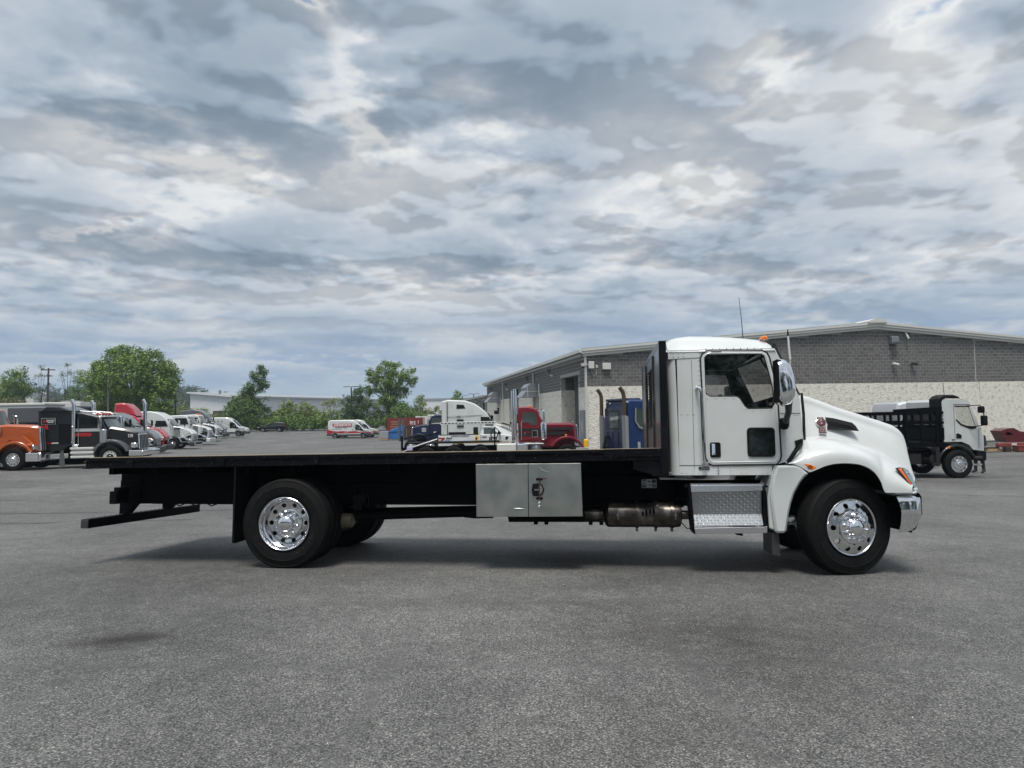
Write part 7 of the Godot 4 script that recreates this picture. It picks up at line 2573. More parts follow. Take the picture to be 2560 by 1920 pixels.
func right_side() -> void:
	var zc := -1.2
	var v := vehicle("stake_truck", "white cab-over truck with black stake body, right of the flatbed truck's hood", "truck", on_ground(15.89, -25.5), 2.0)
	var outline := B.ccw(pts([-0.40, 1.30, -0.43, 2.74, -0.36, 2.83, 0.50, 2.80, 0.60, 2.70, 0.92, 1.82, 1.06, 1.50, 1.05, 0.95, 0.66, 1.0, 0.52, 1.18, 0.25, 1.30]))
	var win := B.ccw(pts([0.05, 2.56, 0.57, 2.54, 0.79, 1.84, 0.44, 1.87, 0.24, 1.95, 0.09, 2.11]))
	var b := B.new()
	for s in [[-0.11, -0.15], [-2.25, -2.29]]:
		b.ring(outline, win, Vector2(0.40, 2.2), s[1], s[0], 32)
	for i in outline.size():
		var j := (i + 1) % outline.size()
		var mid := (outline[i] + outline[j]) / 2
		if mid.x > 0.55 and mid.y > 1.75 and mid.y < 2.6:
			continue
		b.quad(Vector3(outline[i].x, outline[i].y, -2.27), Vector3(outline[j].x, outline[j].y, -2.27), Vector3(outline[j].x, outline[j].y, -0.13), Vector3(outline[i].x, outline[i].y, -0.13))
	obj("cab", b, M.white_paint, v, 30.0)
	for z in [-0.135, -2.265]:
		plate(v, "side_window", M.glass_pale, [0.05, 2.56, 0.57, 2.54, 0.79, 1.84, 0.44, 1.87, 0.24, 1.95, 0.09, 2.11], z, 0.003)
	windscreen(v, zc, 1.0, 0.58, 2.66, 0.92, 1.86, M.glass_pale, 0.04)
	put(v, "cab_floor", M.interior, Vector3(0.3, 1.36, zc), Vector3(1.3, 0.06, 2.0))
	put(v, "seat", M.interior, Vector3(-0.1, 1.72, -0.7), Vector3(0.45, 0.5, 0.5), 0.08)
	put(v, "seat", M.interior, Vector3(-0.1, 1.72, -1.7), Vector3(0.45, 0.5, 0.5), 0.08)
	put(v, "dashboard", M.interior, Vector3(0.80, 1.62, zc), Vector3(0.3, 0.4, 2.0), 0.05)
	plate(v, "door_line", M.seal, [0.0, 1.34, 0.012, 1.34, 0.012, 2.64, 0.0, 2.64], -0.108, 0.004)
	plate(v, "door_line", M.seal, [0.0, 2.64, 0.60, 2.62, 0.60, 2.635, 0.0, 2.655], -0.108, 0.004)
	plate(v, "door_line", M.seal, [0.86, 1.05, 0.87, 1.05, 0.90, 1.74, 0.885, 1.74], -0.108, 0.004)
	plate(v, "window_lower_trim", M.black_plastic, [0.09, 2.11, 0.24, 1.95, 0.44, 1.87, 0.79, 1.84, 0.80, 1.78, 0.66, 1.74, 0.54, 1.76, 0.40, 1.82, 0.22, 1.90, 0.06, 2.08], -0.106, 0.008)
	plate(v, "window_top_trim", M.black_plastic, [0.03, 2.60, 0.58, 2.58, 0.58, 2.54, 0.05, 2.55], -0.106, 0.008)
	plate(v, "handle_cup", M.black_plastic, [0.05, 1.42, 0.24, 1.42, 0.24, 1.54, 0.12, 1.60, 0.05, 1.58], -0.104, 0.01)
	plate(v, "door_badge", M.charcoal, [-0.12, 1.36, -0.02, 1.36, -0.02, 1.39, -0.12, 1.39], -0.104, 0.008)
	put(v, "roof_hatch", M.black_plastic, Vector3(0.42, 2.79, -0.3), Vector3(0.14, 0.05, 0.12), 0.02)
	obj("air_intake", slab(pts([-0.62, 2.30, -0.62, 2.84, -0.50, 2.95, -0.34, 3.0, 0.06, 2.99, 0.24, 2.92, 0.30, 2.86, -0.24, 2.88, -0.30, 2.80, -0.30, 2.30]), -0.36, 0.24, 0.06), M.black_plastic, v)
	put(v, "front_panel", M.charcoal, Vector3(1.04, 1.2, zc), Vector3(0.06, 0.5, 1.9), 0.02)
	put(v, "bumper", M.black_plastic, Vector3(0.98, 0.78, zc), Vector3(0.34, 0.36, 2.2), 0.06)
	put(v, "bumper_trim", M.grey_plastic, Vector3(0.80, 0.72, -0.1), Vector3(0.3, 0.1, 0.1), 0.02)
	put(v, "headlight", M.clear_lens, Vector3(1.1, 0.74, -0.3), Vector3(0.14, 0.2, 0.3), 0.05)
	put(v, "headlight", M.clear_lens, Vector3(1.1, 0.74, -2.1), Vector3(0.14, 0.2, 0.3), 0.05)
	put(v, "front_step", M.silver, Vector3(0.80, 0.46, -0.2), Vector3(0.34, 0.06, 0.2), 0.02)
	for s in [0.5, -1.7]:
		arch_strip(v, "fender", M.charcoal, 0.02, 0.46, 0.74, 20.0, 178.0, zc + (0.62 if s > 0 else -1.16), zc + (1.16 if s > 0 else -0.62), 0.09)
	put(v, "step_box", M.charcoal, Vector3(-0.70, 0.80, -0.16), Vector3(0.16, 0.7, 0.3), 0.03)
	put(v, "side_lamp", M.amber_clear, Vector3(-0.52, 1.27, -0.1), Vector3(0.09, 0.09, 0.04), 0.01)
	put(v, "side_lamp", M.amber, Vector3(-0.30, 1.10, -0.03), Vector3(0.1, 0.07, 0.04), 0.01)
	pipe(v, "mirror_bracket", M.black_plastic, [Vector3(0.44, 2.58, -0.08), Vector3(0.75, 2.60, 0.2), Vector3(0.83, 2.50, 0.22), Vector3(0.90, 2.1, 0.22), Vector3(0.86, 1.88, 0.2), Vector3(0.55, 1.82, -0.08)], 0.018, 6)
	put(v, "mirror", M.black_plastic, Vector3(0.78, 2.44, 0.22), Vector3(0.13, 0.24, 0.26), 0.05)
	put(v, "mirror", M.black_plastic, Vector3(0.87, 2.05, 0.22), Vector3(0.13, 0.36, 0.26), 0.05)
	pipe(v, "steering_wheel", M.black_plastic, [Vector3(0.42, 1.92, -1.9), Vector3(0.62, 2.08, -1.75), Vector3(0.66, 2.1, -1.6), Vector3(0.44, 1.92, -1.45)], 0.02, 6)
	pipe(v, "roof_aerial", M.black_plastic, [Vector3(0.0, 3.0, -0.6), Vector3(-0.03, 3.45, -0.6)], 0.01, 5)
	axle_wheels(v, 0.05)
	axle_wheels(v, -3.9, 2.4, true)
	chassis(v, -5.4, 0.6, zc)
	put(v, "fuel_tank", M.charcoal, Vector3(-1.85, 0.72, -0.3), Vector3(1.2, 0.4, 0.4), 0.04)
	pipe(v, "air_tank", M.charcoal, [Vector3(-0.82, 0.72, -0.1), Vector3(-0.82, 0.72, -0.7)], 0.15, 14)
	var st := base("stake_body", v)
	put(st, "floor", M.black_steel, Vector3(-2.9, 1.22, zc), Vector3(5.0, 0.16, 2.4))
	for z in [-0.02, -2.38]:
		for y in [[2.35, 0.11], [2.00, 0.10], [1.62, 0.40]]:
			put(st, "side_board", M.black_steel, Vector3(-2.9, y[0], z), Vector3(4.9, y[1], 0.04))
		for k in 9:
			put(st, "stake", M.black_steel, Vector3(-0.72 - k * 0.56, 1.84, z + 0.04), Vector3(0.08, 1.12, 0.07), 0.01)
	put(st, "bulkhead", M.black_steel, Vector3(-0.54, 1.58, zc), Vector3(0.06, 0.64, 2.36))
	put(st, "bulkhead", M.black_steel, Vector3(-0.54, 2.36, zc), Vector3(0.06, 0.10, 2.36))
	put(st, "bulkhead", M.black_steel, Vector3(-0.54, 2.01, zc), Vector3(0.06, 0.07, 2.36))
	for k in 5:
		put(st, "bulkhead_post", M.black_steel, Vector3(-0.54, 2.1, -0.1 - k * 0.55), Vector3(0.06, 0.5, 0.07))
	obj("top_board", slab(pts([-2.26, 2.40, -0.50, 2.40, -0.50, 2.57, -2.26, 2.50]), -0.03, 0.03, 0.0), M.black_steel, st, 0.0)
	for k in 8:
		put(st, "ladder_rung", M.black_steel, Vector3(-0.60, 1.4 + k * 0.12, 0.05), Vector3(0.22, 0.025, 0.03))
	var lat := B.new()
	for k in 62:
		var x := -5.2 + k * 0.075
		for e in [1.0, -1.0]:
			lat.t = Transform3D(Basis(Vector3.BACK, e * 0.9), Vector3(x, 2.18, -2.36))
			lat.box(Vector3.ZERO, Vector3(0.34, 0.016, 0.01))
			lat.t = Transform3D(Basis(Vector3.BACK, e * 0.9), Vector3(x, 1.90, -2.36))
			lat.box(Vector3.ZERO, Vector3(0.16, 0.016, 0.01))
	for k in 31:
		for e in [1.0, -1.0]:
			lat.t = Transform3D(Basis(Vector3.RIGHT, e * 0.9), Vector3(-0.54, 2.18, -0.06 - k * 0.075))
			lat.box(Vector3.ZERO, Vector3(0.01, 0.016, 0.34))
	var lo := obj("mesh_wire", lat, M.black_steel, st, 0.0)
	lo.set_meta("kind", "stuff")
	# white cab beyond it
	v = vehicle("parked_truck", "pale white cab roof showing behind the black stake body", "truck", on_ground(18.0, -31.0), 2.0)
	obj("cab", slab(pts([-1.2, 0.9, 0.7, 0.9, 0.7, 2.2, 0.55, 2.95, -0.9, 2.92, -1.12, 2.84, -1.2, 2.5]), zc, 1.05, 0.1), M.dull_white, v)
	both_sides(v, "side_window", M.glass_dark, [-0.2, 1.9, 0.55, 1.9, 0.45, 2.6, -0.2, 2.6], zc, 1.06)
	axle_wheels(v, 0.0)
	axle_wheels(v, -3.0, 2.4, true)
	chassis(v, -4.2, 0.6, zc)
	# painted truck panels lying by the wall
	var at := on_ground(27.4, -40.0)
	v = base("hood_panel", self, Transform3D(Basis.IDENTITY, at))
	tag(v, "dark maroon truck hood panel propped on red parts at the wall, far right", "truck part")
	b = B.new()
	b.ring(pts([0.0, 1.16, 0.30, 0.52, 1.5, 0.52, 2.2, 0.6, 2.3, 1.0, 1.5, 1.06, 1.1, 1.12, 0.73, 1.32, 0.35, 1.28]), pts([0.22, 1.02, 0.34, 0.92, 0.68, 0.92, 0.60, 1.04, 0.40, 1.10]), Vector2(0.45, 1.0), -0.9, 0.0, 32)
	obj("panel", b, M.maroon, v, 30.0)
	v = base("red_bumper", self, Transform3D(Basis(Vector3.UP, 0.05), at + Vector3(-0.3, 0, 0.3)))
	tag(v, "long dusty red bumper lying under the maroon hood panel", "bumper")
	put(v, "beam", M.brick_red, Vector3(0.95, 0.40, 0), Vector3(2.2, 0.22, 0.3), 0.04)
	put(v, "block", M.brown, Vector3(0.4, 0.14, 0), Vector3(0.3, 0.28, 0.3), 0.01)
	put(v, "label", M.off_white, Vector3(0.72, 0.43, 0.156), Vector3(0.3, 0.12, 0.01))
	v = base("red_crate", self, Transform3D(Basis(Vector3.UP, -0.1), at + Vector3(1.1, 0, 0.5)))
	tag(v, "low red metal tray on the ground at the right edge of the photo", "tray")
	put(v, "tray", M.brick_red, Vector3(0.1, 0.18, 0), Vector3(1.5, 0.30, 0.6), 0.05)
	put(v, "lip", M.brick_red, Vector3(0.1, 0.34, 0), Vector3(1.56, 0.05, 0.66), 0.02)
	v = base("timber", self, Transform3D(Basis(Vector3.UP, 0.1), at + Vector3(-0.75, 0, 0.2)))
	tag(v, "rust-brown timber lying on the ground left of the red parts", "timber")
	put(v, "plank", M.brown, Vector3(0, 0.24, 0), Vector3(0.9, 0.1, 0.2), 0.01)
	put(v, "plank", M.wood, Vector3(0.1, 0.12, 0.05), Vector3(0.8, 0.12, 0.2), 0.01)
	person()


func clutter() -> void:
	var v := base("dumpster", self, Transform3D(Basis.IDENTITY, on_ground(-13.6, -83.0)))
	tag(v, "bright blue slope-fronted dumpster left of the dark mud flaps", "dumpster")
	var b := B.new()
	b.prism(pts([-0.95, 0.1, 0.9, 0.1, 0.9, 1.65, 0.55, 1.68, -0.95, 0.98]), -1.6, 0.0, 0.03)
	obj("bin", b, M.dumpster_blue, v)
	for x in [-0.55, 0.0, 0.5]:
		put(v, "rib", M.dumpster_blue, Vector3(x, 0.52, 0.02), Vector3(0.08, 0.8, 0.06))
	put(v, "lip", M.navy, Vector3(-0.05, 0.94, 0.03), Vector3(1.9, 0.07, 0.06))
	v = base("liquid_tote", self, Transform3D(Basis.IDENTITY, on_ground(-14.9, -82.0)))
	tag(v, "white caged liquid tote beside the blue dumpster", "tote")
	put(v, "tank", M.dull_white, Vector3(0, 0.62, -0.5), Vector3(0.92, 0.85, 0.92), 0.06)
	put(v, "pallet", M.wood, Vector3(0, 0.09, -0.5), Vector3(1.0, 0.16, 1.0))
	for k in 6:
		put(v, "cage_bar", M.silver, Vector3(-0.47 + k * 0.19, 0.62, -0.01), Vector3(0.03, 0.9, 0.03))
	for k in 5:
		put(v, "cage_bar", M.silver, Vector3(0, 0.22 + k * 0.2, 0.0), Vector3(0.98, 0.03, 0.03))
	v = base("wooden_crate", self, Transform3D(Basis.IDENTITY, on_ground(-15.6, -84.0)))
	tag(v, "small brown wooden crate left of the caged tote", "crate")
	put(v, "box", M.wood, Vector3(0, 0.45, -0.3), Vector3(0.45, 0.9, 0.5))
	put(v, "lid", M.brown, Vector3(0, 0.92, -0.3), Vector3(0.5, 0.05, 0.55))
	var r := RandomNumberGenerator.new()
	r.seed = 8
	for k in 8:
		v = base("pallet", self, Transform3D(Basis(Vector3.UP, r.randf_range(-0.08, 0.08)), on_ground(-14.25 + r.randf_range(-0.05, 0.05), -87.0, k * 0.29)))
		tag(v, "plain wooden pallet, %s of the tall stack behind the blue dumpster" % ["bottom one", "second from the bottom", "third from the bottom", "fourth from the bottom", "fourth from the top", "third from the top", "second from the top", "topmost"][k], "pallet", "pallets stacked behind the dumpster")
		for j in 3:
			put(v, "runner", M.wood, Vector3(0, 0.08, -0.5 + j * 0.45), Vector3(1.2, 0.11, 0.1))
		for j in 5:
			put(v, "board", M.wood, Vector3(-0.5 + j * 0.25, 0.15, -0.05), Vector3(0.16, 0.03, 1.1))
	v = base("shipping_container", self, Transform3D(Basis.IDENTITY, on_ground(-13.7, -90.0)))
	tag(v, "rust red shipping container lettered tex behind the pallets", "container")
	put(v, "box", M.brick_red, Vector3(0, 1.35, -1.2), Vector3(4.6, 2.6, 2.4))
	for k in 19:
		put(v, "corrugation", M.brick_red, Vector3(-2.2 + k * 0.245, 1.35, 0.02), Vector3(0.12, 2.4, 0.05))
	for x in [-2.25, 2.25]:
		put(v, "corner_post", M.maroon, Vector3(x, 1.35, 0.03), Vector3(0.12, 2.6, 0.1))
	put(v, "placard", M.dull_white, Vector3(1.75, 2.1, 0.055), Vector3(0.08, 0.4, 0.02))
	lettering("lettering", "tex", 0.52, M.letter_white, v, Transform3D(Basis.IDENTITY, Vector3(1.05, 2.05, 0.07)), 0.02, "Droid Serif", true, 0.75)
	v = base("storage_box", self, Transform3D(Basis.IDENTITY, on_ground(-11.6, -80.0)))
	tag(v, "dark brown steel storage box in front of the red container", "container")
	put(v, "box", M.brown, Vector3(0, 0.85, -0.6), Vector3(1.5, 1.6, 1.2))
	put(v, "door", M.brown, Vector3(-0.1, 0.8, 0.02), Vector3(1.0, 1.3, 0.04))
	put(v, "lock_bar", M.dull_metal, Vector3(-0.35, 0.8, 0.05), Vector3(0.05, 1.2, 0.03))
	v = base("parked_trailer", self, Transform3D(Basis.IDENTITY, on_ground(-10.6, -98.0)))
	tag(v, "white box trailer right of the red container, behind the blue truck's cab", "trailer")
	put(v, "body", M.off_white, Vector3(0, 2.0, -1.2), Vector3(5.6, 1.8, 2.4), 0.03)
	put(v, "frame", M.charcoal, Vector3(0, 1.0, -1.2), Vector3(5.4, 0.2, 1.2))
	for k in 4:
		put(v, "rib", M.dull_metal, Vector3(-2.0 + k * 1.3, 2.0, 0.01), Vector3(0.06, 1.8, 0.03))
	axle_wheels(v, -1.8, 2.4, false)
	# bits on the tarmac
	v = base("paper_scrap", self, Transform3D(Basis.IDENTITY, on_ground(-17.9, -42.0, 0.03)))
	tag(v, "scrap of white paper on the tarmac before the white tractor trucks", "litter")
	put(v, "sheet", M.off_white, Vector3.ZERO, Vector3(0.16, 0.05, 0.2), 0.02)
	put(v, "fold", M.off_white, Vector3(0.05, 0.04, 0.0), Vector3(0.08, 0.04, 0.14), 0.01)


# ---------------------------------------------------------------- a person, mostly hidden by the stake truck
func person() -> void:
	var v := base("person", self, Transform3D(Basis(Vector3.UP, -1.1), on_ground(18.3, -28.0)))
	tag(v, "person in dark trousers and boots standing behind the stake truck's bumper", "person")
	# joints of the figure with radii; bones are joined with a smooth minimum and meshed as surface nets
	var j := {"pel": [Vector3(0, 0.95, 0), 0.14], "wai": [Vector3(0, 1.12, 0), 0.125], "che": [Vector3(0, 1.34, 0.01), 0.145], "nek": [Vector3(0, 1.50, 0), 0.06], "hed": [Vector3(0, 1.63, 0.02), 0.095], "crn": [Vector3(0, 1.70, 0.01), 0.09],
		"hl": [Vector3(0.10, 0.92, 0), 0.10], "kl": [Vector3(0.12, 0.50, 0.03), 0.072], "al": [Vector3(0.13, 0.10, -0.02), 0.055], "tl": [Vector3(0.16, 0.045, 0.15), 0.042], "hr": [Vector3(-0.10, 0.92, 0), 0.10], "kr": [Vector3(-0.12, 0.50, 0.06), 0.072], "ar": [Vector3(-0.14, 0.10, 0.05), 0.055], "tr": [Vector3(-0.18, 0.045, 0.21), 0.042],
		"sl": [Vector3(0.19, 1.42, 0), 0.065], "el": [Vector3(0.26, 1.14, 0.03), 0.048], "wl": [Vector3(0.20, 0.98, 0.20), 0.036], "gl": [Vector3(0.17, 0.98, 0.28), 0.032], "sr": [Vector3(-0.19, 1.42, 0), 0.065], "er": [Vector3(-0.26, 1.14, 0.02), 0.048], "wr": [Vector3(-0.26, 0.92, 0.08), 0.036], "gr": [Vector3(-0.26, 0.84, 0.10), 0.032]}
	var bones := ["pel wai", "wai che", "che nek", "nek hed", "hed crn", "pel hl", "pel hr", "hl kl", "kl al", "al tl", "hr kr", "kr ar", "ar tr", "che sl", "sl el", "el wl", "wl gl", "che sr", "sr er", "er wr", "wr gr"]
	var cell := 0.03
	var nx := 24
	var ny := 64
	var nz := 20
	var o := Vector3(-0.36, -0.03, -0.24)
	var f := PackedFloat32Array()
	f.resize(nx * ny * nz)
	f.fill(1.0)
	for bn: String in bones:
		var w := bn.split(" ")
		var a: Vector3 = j[w[0]][0]
		var b: Vector3 = j[w[1]][0]
		var ra: float = j[w[0]][1]
		var rb: float = j[w[1]][1]
		var m := maxf(ra, rb) + 0.07
		var lo := Vector3i(((a.min(b) - Vector3.ONE * m - o) / cell).floor()).clamp(Vector3i.ZERO, Vector3i(nx - 1, ny - 1, nz - 1))
		var hi := Vector3i(((a.max(b) + Vector3.ONE * m - o) / cell).ceil()).clamp(Vector3i.ZERO, Vector3i(nx - 1, ny - 1, nz - 1))
		for y in range(lo.y, hi.y + 1):
			for z in range(lo.z, hi.z + 1):
				for x in range(lo.x, hi.x + 1):
					var p := o + Vector3(x, y, z) * cell
					var t := clampf((p - a).dot(b - a) / (b - a).length_squared(), 0, 1)
					var d := p.distance_to(a.lerp(b, t)) - lerpf(ra, rb, t)
					var i := (y * nz + z) * nx + x
					var h := clampf(0.5 + 0.5 * (f[i] - d) / 0.04, 0, 1)
					f[i] = lerpf(f[i], d, h) - 0.04 * h * (1 - h)
	var vid := {}
	var pos := PackedVector3Array()
	var bs := B.new()
	for y in ny - 1:
		for z in nz - 1:
			for x in nx - 1:
				var s := Vector3.ZERO
				var c := 0
				for e in 12:
					var ax := e / 4
					var u := e % 2
					var w := (e / 2) % 2
					var p0 := Vector3i(0, u, w) if ax == 0 else (Vector3i(u, 0, w) if ax == 1 else Vector3i(u, w, 0))
					var p1 := p0
					p1[ax] += 1
					var f0 := f[((y + p0.y) * nz + z + p0.z) * nx + x + p0.x]
					var f1 := f[((y + p1.y) * nz + z + p1.z) * nx + x + p1.x]
					if (f0 < 0) != (f1 < 0):
						s += Vector3(p0).lerp(Vector3(p1), f0 / (f0 - f1))
						c += 1
				if c:
					vid[Vector3i(x, y, z)] = pos.size()
					pos.append(o + (Vector3(x, y, z) + s / c) * cell)
	for y in range(1, ny - 1):
		for z in range(1, nz - 1):
			for x in range(1, nx - 1):
				var f0 := f[(y * nz + z) * nx + x]
				for ax in 3:
					var q := Vector3i(x, y, z)
					q[ax] += 1
					var f1 := f[(q.y * nz + q.z) * nx + q.x]
					if (f0 < 0) == (f1 < 0):
						continue
					var e1 := Vector3i.ZERO
					var e2 := Vector3i.ZERO
					e1[(ax + 1) % 3] = -1
					e2[(ax + 2) % 3] = -1
					var c := Vector3i(x, y, z)
					var k := [c, c + e1, c + e1 + e2, c + e2]
					if not (vid.has(k[0]) and vid.has(k[1]) and vid.has(k[2]) and vid.has(k[3])):
						continue
					if f0 < 0:
						bs.quad(pos[vid[k[0]]], pos[vid[k[1]]], pos[vid[k[2]]], pos[vid[k[3]]])
					else:
						bs.quad(pos[vid[k[3]]], pos[vid[k[2]]], pos[vid[k[1]]], pos[vid[k[0]]])
	obj("body", bs, M.dark_fabric, v, 180.0)
	var hair := B.new()
	hair.tube([Vector3(0, 1.66, -0.02), Vector3(0, 1.73, 0.0), Vector3(0, 1.785, 0.01), Vector3(0, 1.80, 0.01)], [0.10, 0.10, 0.07, 0.02], 12)
	obj("cap", hair, M.charcoal, v)
# ---------------------------------------------------------------- trees
var leaf_mesh: ArrayMesh
var leaf_mat: StandardMaterial3D
var bark: StandardMaterial3D


func leaf_clump() -> ArrayMesh:
	var b := B.new()
	var r := RandomNumberGenerator.new()
	r.seed = 4
	for i in 16:
		var c := Vector3(r.randf_range(-1, 1), r.randf_range(-0.8, 0.8), r.randf_range(-1, 1)) * 0.30
		var bas := Basis.from_euler(Vector3(r.randf_range(-1.2, 1.2), r.randf() * TAU, r.randf_range(-0.9, 0.9)))
		var l := bas * Vector3(0.115, 0, 0)
		var w := bas * Vector3(0, 0, 0.055)
		b.quad(c - l, c - w * 1.0 - l * 0.1, c + l, c + w - l * 0.1)
	return b.mesh(0.0)


func foliage(called: String, blobs: Array, size: float, density: float, parent: Node, s: int, tint: Color, hollow := 0.5) -> void:
	# leaf clumps through the crown; blobs are x, y, z, radius
	if leaf_mesh == null:
		leaf_mesh = leaf_clump()
		leaf_mat = mat("leaf", Color.WHITE, 0.6)
		leaf_mat.vertex_color_use_as_albedo = true
		leaf_mat.backlight_enabled = true
		leaf_mat.backlight = Color(0.35, 0.42, 0.2)
		bark = mat("bark", lin(0.06, 0.05, 0.04), 0.95)
	var r := RandomNumberGenerator.new()
	r.seed = s
	var gap := noise(0.55, 2, s)
	var xf: Array[Transform3D] = []
	var cs := PackedColorArray()
	for q: Array in blobs:
		var n := int(density * 11.5 * q[3] * q[3] / (size * size) / 0.36)
		for i in n:
			var d := Vector3(r.randfn(), r.randfn(), r.randfn()).normalized()
			var k: float = q[3] * pow(r.randf_range(hollow * hollow, 1.0), 0.5) * r.randf_range(0.86, 1.12)
			var p := Vector3(q[0], q[1], q[2]) + d * k * Vector3(1, 0.9, 1)
			if p.y < 0.15 or gap.get_noise_3dv(p) < -0.28:
				continue
			var sc := size / 0.6 * r.randf_range(0.7, 1.35)
			xf.append(Transform3D(Basis.from_euler(Vector3(r.randf_range(-0.5, 0.5), r.randf() * TAU, r.randf_range(-0.5, 0.5))).scaled(Vector3.ONE * sc), p))
			var v := r.randf_range(0.62, 1.25) * (1.0 + 0.45 * gap.get_noise_3dv(p * 1.7 + Vector3(50, 0, 0)))
			cs.append(Color(tint.r * v * r.randf_range(0.9, 1.12), tint.g * v, tint.b * v * r.randf_range(0.8, 1.1)))
	var mm := MultiMesh.new()
	mm.transform_format = MultiMesh.TRANSFORM_3D
	mm.use_colors = true
	mm.mesh = leaf_mesh
	mm.instance_count = xf.size()
	for i in xf.size():
		mm.set_instance_transform(i, xf[i])
		mm.set_instance_color(i, cs[i])
	var o := MultiMeshInstance3D.new()
	o.name = numbered(called, parent)
	o.multimesh = mm
	o.material_override = leaf_mat
	o.set_meta("kind", "stuff")
	parent.add_child(o, true)


func tree(called: String, label: String, category: String, x: float, z: float, blobs: Array, size: float, density: float, s: int, tint: Color, trunk := 0.3, hollow := 0.5) -> Node3D:
	var t := base(called, self, Transform3D(Basis.IDENTITY, on_ground(x, z, -0.1)))
	tag(t, label, category)
	var r := RandomNumberGenerator.new()
	r.seed = s
	var full: Array = []
	var high := 0.0
	for q: Array in blobs:
		full.append([q[0], q[1], r.randf_range(-0.5, 0.5) * q[2], q[2]])
		high = maxf(high, q[1])
	foliage("crown", full, size, density, t, s, tint, hollow)
	var b := B.new()
	var fork := Vector3(0, high * 0.32, 0)
	b.tube([Vector3(0, -0.3, 0), Vector3(0.05, high * 0.16, 0.03), fork], [trunk, trunk * 0.8, trunk * 0.65], 8)
	obj("trunk", b, bark, t)
	for q: Array in full:
		if q[1] < fork.y + 0.3:
			continue
		b = B.new()
		var e := Vector3(q[0], q[1] + q[3] * 0.3, q[2])
		var m := fork.lerp(e, 0.5) + Vector3(0, 0.12 * fork.distance_to(e), 0)
		b.tube([fork, m, e], [trunk * 0.45, trunk * 0.25, 0.03], 6)
		obj("limb", b, bark, t)
	return t


